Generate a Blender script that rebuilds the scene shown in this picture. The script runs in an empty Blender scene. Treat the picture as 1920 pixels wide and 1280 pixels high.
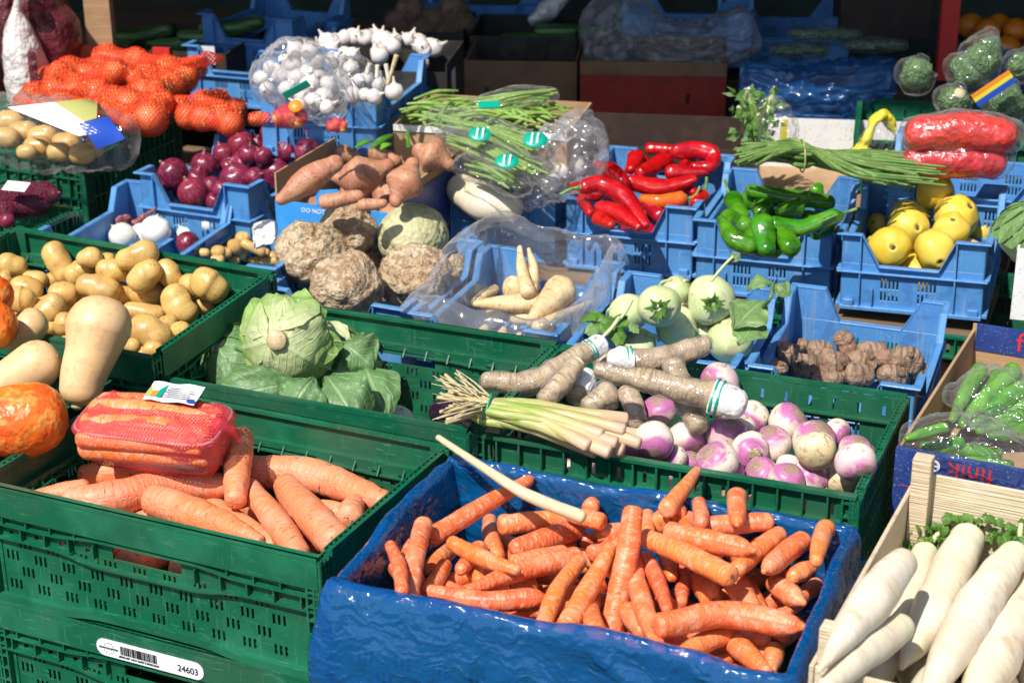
import bpy, math, random
import numpy as np
from mathutils import Vector, Matrix, noise as mn
rnd = random.Random(7)
scn = bpy.context.scene
COL = scn.collection
# ------------------------------------------------------------------ camera
F_PX = 3282.0; PITCH = math.radians(22.54); ROLL = math.radians(-0.48)
O = np.array([0, 0, 1.75])
FW = np.array([0, math.cos(PITCH), -math.sin(PITCH)])
_r = np.array([1.0, 0, 0]); _u = np.array([0, math.sin(PITCH), math.cos(PITCH)])
RT = math.cos(ROLL)*_r + math.sin(ROLL)*_u
UP = -math.sin(ROLL)*_r + math.cos(ROLL)*_u
cd = bpy.data.cameras.new('camera'); cam = bpy.data.objects.new('camera', cd); COL.objects.link(cam)
cam.matrix_world = Matrix(((RT[0], UP[0], -FW[0], O[0]), (RT[1], UP[1], -FW[1], O[1]), (RT[2], UP[2], -FW[2], O[2]), (0, 0, 0, 1)))
cd.sensor_width = 36; cd.lens = F_PX/1920*36; cd.clip_end = 2000; cd.clip_start = .05
cd.dof.use_dof = True; cd.dof.focus_distance = 2.75; cd.dof.aperture_fstop = 7.0
scn.camera = cam
# ------------------------------------------------------------------ light
SUN_EL = math.radians(54); SUN_AZ = math.radians(34)      # sun stands behind and to the left of the camera
SD = Vector((-math.sin(SUN_AZ)*math.cos(SUN_EL), -math.cos(SUN_AZ)*math.cos(SUN_EL), math.sin(SUN_EL)))   # towards the sun
w = bpy.data.worlds.new('World'); scn.world = w; w.use_nodes = True
nt = w.node_tree; sk = nt.nodes.new('ShaderNodeTexSky'); sk.sky_type = 'NISHITA'; sk.sun_disc = False
sk.sun_elevation = SUN_EL; sk.sun_rotation = math.atan2(SD.x, SD.y)
bg = nt.nodes['Background']; bg.inputs[1].default_value = 0.1; nt.links.new(sk.outputs[0], bg.inputs[0])
sl = bpy.data.lights.new('sun', 'SUN'); sl.energy = 4.6; sl.angle = math.radians(.53); sl.color = (1, .95, .87)
so = bpy.data.objects.new('sun', sl); COL.objects.link(so); so.rotation_euler = (-SD).to_track_quat('-Z', 'Y').to_euler(); so.location = (0, 0, 6)
vs = scn.view_settings; vs.view_transform = 'Standard'; vs.look = 'None'; vs.exposure = 0.4; vs.gamma = 1; vs.use_curve_mapping = False
scn.render.engine = 'CYCLES'; scn.cycles.transparent_max_bounces = 8; scn.cycles.max_bounces = 5; scn.cycles.diffuse_bounces = 2; scn.cycles.glossy_bounces = 2; scn.cycles.transmission_bounces = 4
# ------------------------------------------------------------------ pixel rays to points of the place
def ray(px, py): return FW + RT*(px-960)/F_PX + UP*(640-py)/F_PX
def at(px, py, z):
    d = ray(px, py); return O + d*(z-O[2])/d[2]
def aty(px, py, y):
    d = ray(px, py); return O + d*(y/d[1])
def nrm(v): v = np.asarray(v, float); return v/(np.linalg.norm(v)+1e-12)
# ------------------------------------------------------------------ materials
MATS = {}
class NB:
    def __init__(s, name):
        s.m = bpy.data.materials.new(name); s.m.use_nodes = True; s.t = s.m.node_tree; s.n = s.t.nodes
        s.b = s.n['Principled BSDF']; s.out = s.n['Material Output']; MATS[name] = s.m
        s.tc = s.n.new('ShaderNodeTexCoord'); s.oi = s.n.new('ShaderNodeObjectInfo')
    def L(s, a, b): s.t.links.new(a, b)
    def math(s, op, a, b=0.0, c=None):
        n = s.n.new('ShaderNodeMath'); n.operation = op
        for i, v in enumerate((a, b) if c is None else (a, b, c)):
            if isinstance(v, (int, float)): n.inputs[i].default_value = v
            else: s.L(v, n.inputs[i])
        return n.outputs[0]
    def rng(s, v, lo, hi, a=0, b=1):
        n = s.n.new('ShaderNodeMapRange'); s.L(v, n.inputs[0])
        for i, x in enumerate((lo, hi, a, b)): n.inputs[i+1].default_value = x
        return n.outputs[0]
    def rnd_off(s, v):
        va = s.n.new('ShaderNodeVectorMath'); va.operation = 'ADD'; s.L(v, va.inputs[0]); s.L(s.math('MULTIPLY', s.oi.outputs['Random'], 37.0), va.inputs[1]); return va.outputs[0]
    def noise(s, scale, detail=2.2, rough=.6, vec=None, uv=None, dist=0):
        n = s.n.new('ShaderNodeTexNoise'); n.inputs['Detail'].default_value = detail
        n.inputs['Roughness'].default_value = rough; n.inputs['Distortion'].default_value = dist
        if uv or isinstance(scale, tuple):
            mp = s.n.new('ShaderNodeMapping'); sc = scale if isinstance(scale, tuple) else (scale,)*3
            mp.inputs['Scale'].default_value = (sc[0], sc[1], sc[2] if len(sc) > 2 else 1)
            s.L(s.tc.outputs['UV' if uv else 'Object'], mp.inputs[0]); s.L(s.rnd_off(mp.outputs[0]), n.inputs['Vector']); n.inputs['Scale'].default_value = 1
        else: s.L(s.rnd_off(s.tc.outputs['Object']), n.inputs['Vector']); n.inputs['Scale'].default_value = scale
        return s.math('MULTIPLY_ADD', n.outputs['Fac'], 1.9, -.45)
    def voro(s, scale, feat='F1'):
        n = s.n.new('ShaderNodeTexVoronoi'); n.feature = feat; n.inputs['Scale'].default_value = scale
        s.L(s.tc.outputs['Object'], n.inputs['Vector']); return n.outputs['Distance']
    def mix(s, fac, a, b):
        n = s.n.new('ShaderNodeMix'); n.data_type = 'RGBA'
        if isinstance(fac, (int, float)): n.inputs[0].default_value = fac
        else: s.L(fac, n.inputs[0])
        for i, v in ((6, a), (7, b)):
            if isinstance(v, tuple): n.inputs[i].default_value = (*v[:3], 1)
            else: s.L(v, n.inputs[i])
        return n.outputs[2]
    def att(s, name='t'):
        n = s.n.new('ShaderNodeAttribute'); n.attribute_name = name; return n.outputs['Fac']
    def bump(s, h, strength=.3, dist=.002):
        n = s.n.new('ShaderNodeBump'); n.inputs['Strength'].default_value = strength; n.inputs['Distance'].default_value = dist
        s.L(h, n.inputs['Height']); s.L(n.outputs[0], s.b.inputs['Normal']); return n
def M(name, base, rough=.5, layers=(), bump=None, spec=.5, var=.12, sss=0, coat=0, rvar=None):
    """layers: (kind, scale, colour, lo, hi[, strength]); kind n = noise in object space, u = noise stretched in uv, t = along the body"""
    s = NB(name); c = base
    if var:
        v = s.n.new('ShaderNodeHueSaturation'); v.inputs['Color'].default_value = (*base, 1)
        s.L(s.rng(s.oi.outputs['Random'], 0, 1, 1-var, 1+var), v.inputs['Value']); s.L(s.rng(s.math('FRACT', s.math('MULTIPLY', s.oi.outputs['Random'], 7.3)), 0, 1, .5-var*.08, .5+var*.08), v.inputs['Hue']); c = v.outputs[0]
    for l in layers:
        k, sc, colr, lo, hi = l[:5]; st = l[5] if len(l) > 5 else 1
        if k == 'n': f = s.noise(sc)
        elif k == 'u': f = s.noise(sc, uv=True)
        elif k == 'v': f = s.voro(sc)
        else:
            f = s.att('t')
            if sc: f = s.math('ADD', f, s.rng(s.noise(sc), .1, .9, -.13, .13))
        c = s.mix(s.rng(f, lo, hi, 0, st), c, colr)
    if isinstance(c, tuple): s.b.inputs['Base Color'].default_value = (*c, 1)
    else: s.L(c, s.b.inputs['Base Color'])
    s.b.inputs['Roughness'].default_value = rough; s.b.inputs['Specular IOR Level'].default_value = spec
    if rvar: s.L(s.rng(s.noise(rvar[0]), .3, .7, rvar[1], rvar[2]), s.b.inputs['Roughness'])
    if coat: s.b.inputs['Coat Weight'].default_value = coat; s.b.inputs['Coat Roughness'].default_value = .08
    if sss > .16:
        s.b.inputs['Subsurface Weight'].default_value = sss; s.b.inputs['Subsurface Scale'].default_value = .006; s.b.inputs['Subsurface Radius'].default_value = (1, .5, .25)
    if bump:
        hs = []
        for (k, sc, st) in bump[0]:
            f = s.noise(sc, uv=(k == 'u')) if k in 'nu' else s.voro(sc)
            hs.append(s.math('MULTIPLY', f, st))
        h = hs[0]
        for x in hs[1:]: h = s.math('ADD', h, x)
        s.bump(h, bump[1], bump[2])
    return s.m
def film(name, tint=(1, 1, 1), lo=.04, hi=.5, rough=.12, milk=.5, wr=26, fresnel=.35, st=.55, bd=.006, ani=(1, 1, 2.2)):
    """thin wrinkled plastic: mostly see-through, more opaque at grazing angles"""
    s = NB(name); s.b.inputs['Base Color'].default_value = (*tint, 1); s.b.inputs['Roughness'].default_value = rough
    s.b.inputs['Specular IOR Level'].default_value = .6
    n1 = s.noise(wr, 2, .5, dist=1.2); rid = s.math('ABSOLUTE', s.math('SUBTRACT', n1, .5)); n2 = s.noise(wr*2.7, 2, .5); rid2 = s.math('ABSOLUTE', s.math('SUBTRACT', n2, .5))
    dv = s.n.new('ShaderNodeMixRGB'); dv.blend_type = 'LINEAR_LIGHT'; dv.inputs[0].default_value = .045; nn = s.n.new('ShaderNodeTexNoise'); nn.inputs['Scale'].default_value = wr*.7; s.L(s.tc.outputs['Object'], nn.inputs['Vector']); s.L(s.tc.outputs['Object'], dv.inputs[1]); s.L(nn.outputs['Color'], dv.inputs[2])
    hv = []
    for sc_, k_ in ((wr*.55, 1.0), (wr*1.5, .45)):                       # creased facets of crumpled film
        vo = s.n.new('ShaderNodeTexVoronoi'); vo.inputs['Scale'].default_value = sc_; mp = s.n.new('ShaderNodeMapping'); mp.inputs['Scale'].default_value = ani; mp.inputs['Rotation'].default_value = (.2, .12, 0); s.L(dv.outputs[0], mp.inputs[0]); s.L(mp.outputs[0], vo.inputs['Vector']); hv.append(s.math('MULTIPLY', vo.outputs['Distance'], k_))
    h = s.math('ADD', s.math('ADD', hv[0], hv[1]), s.math('MULTIPLY', rid2, .25)); bp = s.bump(h, st, bd)
    tr = s.n.new('ShaderNodeBsdfTransparent'); tl = s.n.new('ShaderNodeBsdfTranslucent'); tl.inputs[0].default_value = (*tint, 1)
    m0 = s.n.new('ShaderNodeMixShader'); m0.inputs[0].default_value = milk; s.L(s.b.outputs[0], m0.inputs[1]); s.L(tl.outputs[0], m0.inputs[2])
    lw = s.n.new('ShaderNodeLayerWeight'); lw.inputs[0].default_value = .5
    fac = s.math('MULTIPLY_ADD', s.math('POWER', lw.outputs['Facing'], 2.5), hi-lo, lo)
    m1 = s.n.new('ShaderNodeMixShader'); s.L(fac, m1.inputs[0]); s.L(tr.outputs[0], m1.inputs[1]); s.L(m0.outputs[0], m1.inputs[2])
    gl = s.n.new('ShaderNodeBsdfGlossy'); gl.inputs['Roughness'].default_value = rough; s.L(bp.outputs[0], gl.inputs['Normal'])
    lw2 = s.n.new('ShaderNodeLayerWeight'); lw2.inputs[0].default_value = .5; s.L(bp.outputs[0], lw2.inputs['Normal'])
    m2 = s.n.new('ShaderNodeMixShader'); s.L(s.math('MULTIPLY_ADD', s.math('POWER', lw2.outputs['Facing'], 4.0), .45, .045), m2.inputs[0]); s.L(m1.outputs[0], m2.inputs[1]); s.L(gl.outputs[0], m2.inputs[2])
    s.L(m2.outputs[0], s.out.inputs[0]); return s.m
def net(name, col, op=.5, scale=(260, 70), obj=False):
    """fine knitted net: threads with holes between them"""
    s = NB(name); s.b.inputs['Base Color'].default_value = (*col, 1); s.b.inputs['Roughness'].default_value = .6
    mp = s.n.new('ShaderNodeMapping'); mp.inputs['Scale'].default_value = (scale[0], scale[1], scale[0]*.8 if obj else 1); mp.inputs['Rotation'].default_value = (0, 0, .0); s.L(s.tc.outputs['Object' if obj else 'UV'], mp.inputs[0])
    sx = s.n.new('ShaderNodeSeparateXYZ'); s.L(mp.outputs[0], sx.inputs[0])
    a = s.math('ABSOLUTE', s.math('SUBTRACT', s.math('FRACT', s.math('ADD', sx.outputs[0], sx.outputs[2 if obj else 1])), .5)); b = s.math('ABSOLUTE', s.math('SUBTRACT', s.math('FRACT', s.math('SUBTRACT', sx.outputs[0], sx.outputs[2 if obj else 1])), .5))
    th = s.math('LESS_THAN', s.math('MINIMUM', a, b), op*.3)
    lw = s.n.new('ShaderNodeLayerWeight'); lw.inputs[0].default_value = .35
    fac = s.math('MAXIMUM', th, s.math('MULTIPLY', s.math('POWER', lw.outputs['Facing'], 2.0), .35))
    tr = s.n.new('ShaderNodeBsdfTransparent'); m = s.n.new('ShaderNodeMixShader'); s.L(fac, m.inputs[0]); s.L(tr.outputs[0], m.inputs[1]); s.L(s.b.outputs[0], m.inputs[2]); s.L(m.outputs[0], s.out.inputs[0])
    return s.m
def leafmat(name, base, vein, rough=.45, edge=None):
    """leaf with a midrib and side veins, from the leaf's own uv"""
    s = NB(name); sx = s.n.new('ShaderNodeSeparateXYZ'); s.L(s.tc.outputs['UV'], sx.inputs[0])
    u = s.math('ABSOLUTE', s.math('SUBTRACT', sx.outputs[0], .5)); v = sx.outputs[1]
    mid = s.rng(u, .012, .04, 1, 0)
    ph = s.math('FRACT', s.math('ADD', s.math('SUBTRACT', s.math('MULTIPLY', v, 6.0), s.math('MULTIPLY', u, 5.0)), s.math('MULTIPLY', s.noise(14), .9)))
    sv = s.rng(s.math('ABSOLUTE', s.math('SUBTRACT', ph, .5)), .02, .1, .75, 0)
    n3 = s.voro(150, 'DISTANCE_TO_EDGE'); fine = s.rng(n3, 0, .1, .12, 0)
    f = s.math('MAXIMUM', s.math('MAXIMUM', mid, sv), fine)
    c = s.mix(s.rng(s.noise(12), .35, .7), base, tuple(x*1.35 for x in base))
    if edge: c = s.mix(s.rng(v, .1, .75, 1, 0), c, edge)
    c = s.mix(s.math('MULTIPLY', f, .75), c, vein); c = s.mix(s.rng(s.noise(110, 2), .8, .9, 0, .5), c, (.25, .22, .1))
    s.L(c, s.b.inputs['Base Color']); s.b.inputs['Roughness'].default_value = rough
    s.bump(s.math('ADD', s.math('MULTIPLY', f, -.6), s.math('MULTIPLY', s.noise(30), 1.4)), .6, .004)
    tl = s.n.new('ShaderNodeBsdfTranslucent'); s.L(c, tl.inputs[0]); m = s.n.new('ShaderNodeMixShader'); m.inputs[0].default_value = .22
    s.L(s.b.outputs[0], m.inputs[1]); s.L(tl.outputs[0], m.inputs[2]); s.L(m.outputs[0], s.out.inputs[0]); return s.m
DIRT = (.16, .09, .045)
M('crate_green', (.003, .100, .047), .34, [('n', 9, (.014, .16, .078), .5, .75, .7), ('n', (30, 260, 260), (.09, .24, .17), .72, .9, .55), ('n', (220, 220, 14), (.07, .22, .15), .74, .92, .5), ('n', 3, (.03, .10, .055), .55, .8, .5), ('n', 160, (.2, .3, .24), .86, .96, .3), ('n', 5, (.05, .1, .06), .6, .8, .35)], ([('n', 60, 1), ('n', 400, .4)], .12, .002), var=.05, rvar=(14, .25, .5))
M('crate_green_worn', (.02, .17, .095), .5, [('n', 120, (.25, .36, .3), .56, .72, .7), ('n', 30, (.004, .11, .05), .5, .7, .8)], ([('n', 300, 1)], .4, .002), var=0)
M('crate_blue', (.068, .235, .52), .38, [('n', 7, (.09, .27, .55), .45, .75, .7), ('n', (160, 160, 12), (.22, .38, .62), .74, .9, .45), ('n', 220, (.3, .42, .62), .72, .82, .3), ('n', 25, (.05, .14, .36), .62, .78, .5), ('n', (50, 50, 4), (.25, .3, .4), .68, .85, .35)], ([('n', 50, 1), ('n', 350, .4)], .1, .002), var=.05, rvar=(11, .28, .55))
M('carrot', (.80, .175, .045), .42, [('n', 22, (.80, .28, .14), .4, .75, .85), ('u', (230, 8), (.80, .44, .29), .62, .82, .55), ('u', (150, 12), (.36, .09, .03), .80, .9, .7), ('n', 70, (.78, .46, .32), .62, .85, .5), ('n', 30, (.70, .13, .03), .64, .85, .6)], ([('u', (200, 6), 1), ('n', 50, .7)], .6, .0024), var=.14, sss=.12)
M('carrot_big', (.80, .225, .10), .5, [('n', 14, (.80, .31, .175), .4, .7, .85), ('n', 6, (.77, .20, .06), .6, .85, .7), ('u', (200, 7), (.78, .42, .27), .64, .82, .5), ('u', (200, 9), (.14, .06, .03), .82, .87, .85), ('n', 120, (.5, .25, .13), .74, .84, .5)], ([('u', (160, 3), 1), ('n', 45, 1)], .6, .0028), var=.08, sss=.1)
M('carrot_crown', (.1, .055, .03), .85, [('n', 200, (.3, .22, .1), .45, .65)], ([('n', 300, 1)], 1, .003))
M('potato', (.58, .35, .095), .40, [('n', 20, (.64, .42, .14), .4, .65, .8), ('n', 8, (.42, .24, .08), .58, .75, .55), ('n', 330, (.2, .11, .05), .68, .74, .6), ('v', 55, (.16, .085, .035), .1, .06, .9)], ([('n', 45, 1), ('n', 300, .3)], .25, .002), var=.1, sss=.08, rvar=(25, .3, .5))
M('potato_dull', (.45, .3, .14), .6, [('n', 20, (.5, .36, .2), .4, .65, .8), ('n', 230, (.2, .12, .06), .62, .72, .7)], ([('n', 60, 1)], .3, .002), var=.1)
M('squash', (.70, .45, .21), .45, [('n', 9, (.72, .49, .26), .4, .7, .9), ('n', 60, (.58, .36, .17), .62, .74, .6), ('n', 22, (.5, .3, .13), .82, .9, .6), ('n', 3.5, (.66, .37, .18), .55, .7, .5)], ([('n', 30, 1), ('n', 220, .2)], .2, .002), var=.06, sss=.08)
M('pumpkin', (.74, .19, .015), .38, [('n', 8, (.72, .1, .012), .45, .62, .9), ('n', 40, (.78, .33, .06), .56, .72, .7), ('v', 130, (.66, .42, .16), .12, .05, .5), ('t', 9, (.62, .07, .01), .62, .95, .8)], ([('n', 45, 1.4), ('v', 60, .5)], .6, .004), var=.08)
M('corky', (.3, .22, .12), .85, [('n', 120, (.5, .42, .28), .45, .65)], ([('n', 200, 1)], 1, .003))
M('celeriac', (.47, .34, .2), .8, [('n', 14, (.56, .45, .3), .42, .62, .9), ('n', 45, (.27, .15, .07), .55, .70, .85), ('n', 26, (.33, .2, .1), .58, .66, .8), ('v', 70, (.24, .14, .07), .16, .05, .7), ('n', 240, (.62, .52, .38), .62, .74, .7)], ([('n', 28, 1.2), ('v', 70, .8), ('n', 160, .7)], 1, .006), var=.1)
M('celeriac_green', (.43, .42, .22), .75, [('n', 12, (.5, .46, .27), .42, .62, .9), ('v', 95, (.2, .15, .07), .13, .05, .8), ('n', 50, (.34, .27, .13), .58, .7, .6), ('n', 220, (.58, .55, .4), .62, .74, .5)], ([('v', 95, 1), ('n', 60, .7)], .7, .004), var=.04)
M('turnip', (.72, .60, .50), .36, [('t', 14, (.44, .12, .31), .68, .83), ('n', 40, (.68, .56, .38), .62, .75, .5), ('n', 12, (.6, .24, .4), .66, .8, .4), ('t', 0, (.3, .2, .14), .93, .985), ('u', (500, 5), (.78, .7, .6), .66, .76, .4), ('n', 90, (.3, .18, .08), .72, .78, .7)], ([('n', 50, 1)], .15, .002), var=.08, sss=.15)
M('turnip_old', (.60, .50, .31), .55, [('n', 18, (.66, .57, .4), .4, .6, .9), ('t', 14, (.48, .36, .18), .5, .8, .7), ('n', 110, (.3, .2, .1), .66, .74, .7)], ([('n', 60, 1)], .3, .002), var=.08, sss=.1)
M('kohlrabi', (.50, .58, .27), .5, [('n', 12, (.58, .63, .37), .42, .62, .9), ('u', (60, 5), (.38, .47, .17), .6, .75, .6), ('n', 90, (.64, .6, .42), .64, .74, .6), ('n', 30, (.42, .36, .19), .72, .78, .8)], ([('n', 35, 1), ('n', 250, .2)], .25, .002), var=.06, sss=.12)
M('quince', (.68, .46, .035), .45, [('n', 14, (.74, .56, .09), .42, .65, .8), ('n', 20, (.60, .36, .04), .7, .9, .5), ('n', 70, (.28, .15, .04), .92, .98, .6), ('n', 160, (.6, .45, .16), .7, .84, .5)], ([('n', 22, 1), ('n', 250, .2)], .3, .003), var=.08, sss=.08)
M('pepper_red', (.50, .006, .010), .2, [('n', 14, (.36, .003, .008), .35, .7), ('n', 40, (.58, .02, .015), .62, .8, .5)], ([('n', 30, 1), ('u', (25, 9), .8)], .35, .004), var=.07, coat=.35)
M('pepper_orange', (.7, .09, .012), .17, [('n', 14, (.6, .03, .008), .4, .65)], ([('n', 40, 1)], .2, .003), var=.1, coat=.5)
M('pepper_green', (.045, .19, .006), .2, [('n', 12, (.085, .27, .014), .45, .75), ('n', 25, (.018, .10, .003), .55, .75, .8)], ([('n', 30, 1), ('u', (25, 9), .8)], .4, .004), var=.2, coat=.3)
M('pepper_long', (.07, .25, .012), .25, [('n', 12, (.12, .34, .025), .45, .75), ('u', (30, 6), (.035, .16, .006), .5, .75, .7)], ([('n', 38, 1)], .2, .003), var=.2, coat=.3)
M('stem_green', (.10, .22, .03), .5, [('n', 60, (.22, .32, .1), .5, .7)], ([('n', 120, 1)], .4, .002))
M('daikon', (.74, .63, .46), .42, [('n', 9, (.77, .69, .56), .4, .75, .9), ('u', (90, 5), (.58, .44, .28), .76, .9, .4), ('n', 22, (.54, .38, .2), .78, .92, .5), ('t', 7, (.68, .69, .44), .22, 0, .7), ('n', 150, (.4, .28, .16), .85, .92, .5)], ([('u', (90, 4), 1), ('n', 30, .8)], .28, .003), var=.05, sss=.2)
M('parsnip', (.66, .47, .24), .5, [('n', 16, (.72, .56, .33), .4, .62, .9), ('u', (380, 4), (.46, .28, .11), .62, .72, .6), ('n', 90, (.35, .2, .09), .70, .76, .7)], ([('u', (300, 3), 1), ('n', 60, .6)], .4, .002), var=.08, sss=.12)
M('sweet_potato', (.42, .18, .095), .55, [('n', 14, (.50, .25, .14), .42, .62, .9), ('n', 50, (.33, .12, .07), .58, .72, .6), ('n', 200, (.22, .09, .05), .68, .75, .7), ('u', (200, 4), (.56, .34, .25), .62, .72, .5)], ([('n', 40, 1), ('n', 180, .3)], .3, .003), var=.1)
M('onion_red', (.17, .012, .04), .24, [('u', (6, 46), (.27, .03, .07), .5, .68, .8), ('n', 20, (.09, .006, .025), .5, .7, .7), ('t', 0, (.33, .2, .1), .93, .99), ('u', (10, 80), (.4, .16, .2), .70, .8, .5)], ([('u', (8, 60), 1)], .3, .0015), var=.25)
M('onion_white', (.78, .75, .68), .3, [('u', (6, 40), (.7, .68, .55), .5, .7, .7), ('t', 0, (.5, .4, .24), .93, .99)], ([('u', (8, 50), 1)], .3, .0015), var=.05, sss=.2)
M('onion_gold', (.66, .30, .09), .3, [('u', (6, 40), (.74, .42, .18), .5, .7, .8), ('n', 18, (.5, .18, .05), .55, .75, .7)], ([('u', (8, 50), 1)], .3, .0015), var=.15)
M('garlic', (.64, .60, .57), .45, [('u', (4, 40), (.66, .52, .55), .52, .7, .6), ('t', 0, (.6, .5, .36), .85, .98), ('n', 60, (.6, .48, .38), .66, .76, .6)], ([('u', (5, 40), 1)], .4, .002), var=.08)
M('dry_peel', (.2, .05, .06), .6, [('n', 90, (.36, .13, .14), .45, .65)], ([('n', 120, 1)], .6, .002))
M('straw', (.47, .37, .2), .7, [('n', 120, (.6, .5, .3), .45, .65)], None)
M('artichoke', (.23, .145, .09), .75, [('n', 30, (.33, .21, .14), .42, .62, .9), ('n', 80, (.36, .26, .19), .6, .72, .7), ('u', (140, 3), (.13, .075, .045), .58, .7, .8), ('n', 12, (.28, .14, .1), .55, .7, .6)], ([('n', 50, 1), ('u', (160, 3), 1), ('n', 220, .5)], .8, .004), var=.15)
M('root_brown', (.40, .30, .19), .5, [('n', 18, (.42, .32, .2), .42, .7, .9), ('u', (160, 3), (.2, .13, .07), .6, .75, .7), ('n', 90, (.55, .48, .38), .74, .86, .6)], ([('u', (200, 3), 1), ('n', 70, .8)], .6, .003), var=.2, coat=.25)
M('root_cut', (.72, .62, .42), .6, [('v', 60, (.6, .48, .3), .1, .5)], None)
M('lemongrass', (.44, .38, .15), .5, [('t', 0, (.24, .33, .05), .28, .5), ('t', 0, (.50, .40, .2), .58, .8), ('t', 0, (.60, .36, .27), .2, .04, .85), ('u', (20, 8), (.58, .52, .32), .52, .75, .6), ('n', 60, (.5, .36, .2), .66, .76, .5)], ([('u', (20, 20), 1)], .4, .001), var=.15)
M('eggplant', (.018, .008, .02), .18, [('n', 30, (.05, .02, .05), .5, .7)], ([('n', 40, 1)], .4, .003), coat=.5)
M('bean', (.17, .30, .05), .5, [('n', 30, (.24, .37, .09), .45, .65), ('u', (90, 3), (.1, .2, .03), .55, .75, .5)], ([('n', 90, 1)], .3, .001), var=.22)
M('long_bean', (.10, .19, .04), .55, [('n', 30, (.16, .26, .07), .45, .65)], ([('n', 90, 1)], .3, .001), var=.22)
M('cardboard', (.38, .24, .125), .85, [('n', (8, 8, 160), (.44, .29, .16), .45, .65, .6), ('n', 12, (.32, .19, .1), .55, .75, .6)], ([('n', (10, 10, 300), 1)], .15, .002), var=.05)
M('cardboard_shade', (.17, .105, .06), .85, [('n', 12, (.12, .07, .04), .5, .8, .7)], None, var=.05)  # brown cardboard with the deep shade of the back rows put into its colour
M('cardboard_white', (.72, .72, .71), .6, [('n', 25, (.64, .64, .63), .5, .75, .6), ('n', 160, (.4, .38, .36), .72, .78, .7)], None, var=.02)
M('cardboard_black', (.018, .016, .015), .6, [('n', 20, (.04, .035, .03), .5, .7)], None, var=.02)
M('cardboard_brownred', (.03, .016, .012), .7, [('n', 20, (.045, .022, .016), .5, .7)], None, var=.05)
M('cardboard_red', (.22, .015, .008), .6, [('n', 20, (.16, .01, .006), .5, .7)], None, var=.02)
M('print_blue', (.018, .045, .2), .45, [('n', 20, (.03, .06, .24), .5, .7), ('n', 260, (.3, .3, .4), .72, .8, .5)], None, var=0)
M('print_sky', (.04, .28, .68), .5, [('n', 30, (.06, .32, .7), .5, .7)], None, var=0)
M('print_red', (.62, .03, .025), .5, (), None, var=0)
M('print_white', (.78, .78, .8), .5, [('n', 60, (.68, .68, .7), .5, .8)], None, var=0)
M('print_black', (.02, .02, .022), .5, (), None, var=0)
M('print_teal', (.0, .32, .22), .35, (), None, var=0)
M('print_yellow', (.72, .62, .04), .4, (), None, var=0)
M('print_orange', (.75, .25, .02), .4, (), None, var=0)
M('print_royal', (.015, .07, .45), .4, (), None, var=0)
M('print_olive', (.42, .42, .14), .4, (), None, var=0)
M('wood', (.62, .50, .33), .75, [('n', (3, 90, 90), (.56, .43, .27), .5, .8, .6), ('n', (8, 300, 300), (.5, .37, .22), .66, .9, .4), ('n', 6, (.68, .58, .42), .5, .7, .6), ('v', 9, (.34, .2, .1), .07, .03, .7)], ([('n', (6, 500, 500), 1), ('n', (2, 100, 100), .8)], .7, .003), var=.1)
M('wood_table', (.2, .13, .075), .8, [('n', (3, 90, 90), (.13, .08, .045), .45, .68, .8)], ([('n', (6, 300, 300), 1)], .6, .003), var=.1)
M('asphalt', (.055, .054, .052), .9, [('n', 40, (.09, .088, .085), .45, .65), ('n', 400, (.12, .12, .115), .6, .75)], ([('n', 300, 1)], .8, .004), var=0)
M('tarp', (.01, .03, .022), .6, [('n', 2, (.016, .045, .032), .4, .7)], ([('n', 5, 1)], .5, .03), var=0)
M('steel', (.4, .4, .4), .35, (), None, var=0); MATS['steel'].node_tree.nodes['Principled BSDF'].inputs['Metallic'].default_value = 1
M('paper', (.74, .72, .70), .6, [('n', 30, (.62, .6, .58), .5, .75)], ([('n', 40, 1)], .8, .006), var=.03)
M('sack_cream', (.62, .58, .55), .4, [('n', 20, (.5, .45, .43), .5, .75)], ([('n', 18, 1), ('n', 50, .5)], .9, .012), var=.02)
M('sack_burgundy', (.10, .018, .026), .35, [('n', 20, (.14, .03, .04), .5, .75)], ([('n', 14, 1), ('n', 45, .5)], .9, .012), var=.02)
M('bag_red', (.62, .022, .018), .3, [('n', 14, (.5, .012, .012), .5, .75)], ([('n', 22, 1), ('n', 60, .4)], .9, .01), var=.05, coat=.5)
M('orange_fruit', (.72, .22, .01), .4, [('n', 300, (.6, .15, .01), .55, .7)], ([('v', 260, 1)], .4, .001), var=.08)
M('broccoli', (.06, .13, .04), .7, [('n', 60, (.13, .22, .08), .45, .65)], ([('v', 160, 1)], 1, .006), var=.1)
M('courgette', (.03, .10, .02), .35, [('n', (6, 80, 80), (.1, .2, .05), .5, .7)], None, var=.15)
M('cabbage_core', (.42, .50, .2), .5, [('n', 25, (.55, .6, .35), .4, .65)], ([('n', 18, 1)], .6, .008), var=.05)
M('stalk_cut', (.60, .52, .33), .65, [('v', 70, (.46, .36, .2), .1, .5), ('n', 60, (.38, .26, .13), .6, .7)], ([('n', 90, 1)], .5, .002), var=.03)
leafmat('cabbage_leaf', (.105, .215, .075), (.34, .46, .24)); leafmat('cabbage_leaf_pale', (.25, .40, .10), (.55, .62, .34), edge=(.56, .61, .32)); leafmat('green_leaf', (.13, .24, .07), (.35, .45, .2)); leafmat('herb_leaf', (.075, .19, .02), (.2, .32, .08))
film('film_clear', (.92, .94, .95), .025, .36, .1, .5, 34); film('film_milky', (.85, .87, .92), .11, .6, .16, .55, 18); film('film_wrap', (1, .98, .96), .03, .4, .12, .3, 42); film('film_dark', (.5, .55, .6), .1, .5, .2, .4, 20)
film('liner_blue', (.0, .135, .48), .66, .95, .045, .42, 30, .5, .6, .009, (.4, .5, 1.7)); film('film_bluebag', (.03, .2, .6), .3, .75, .14, .4, 18)
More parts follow.
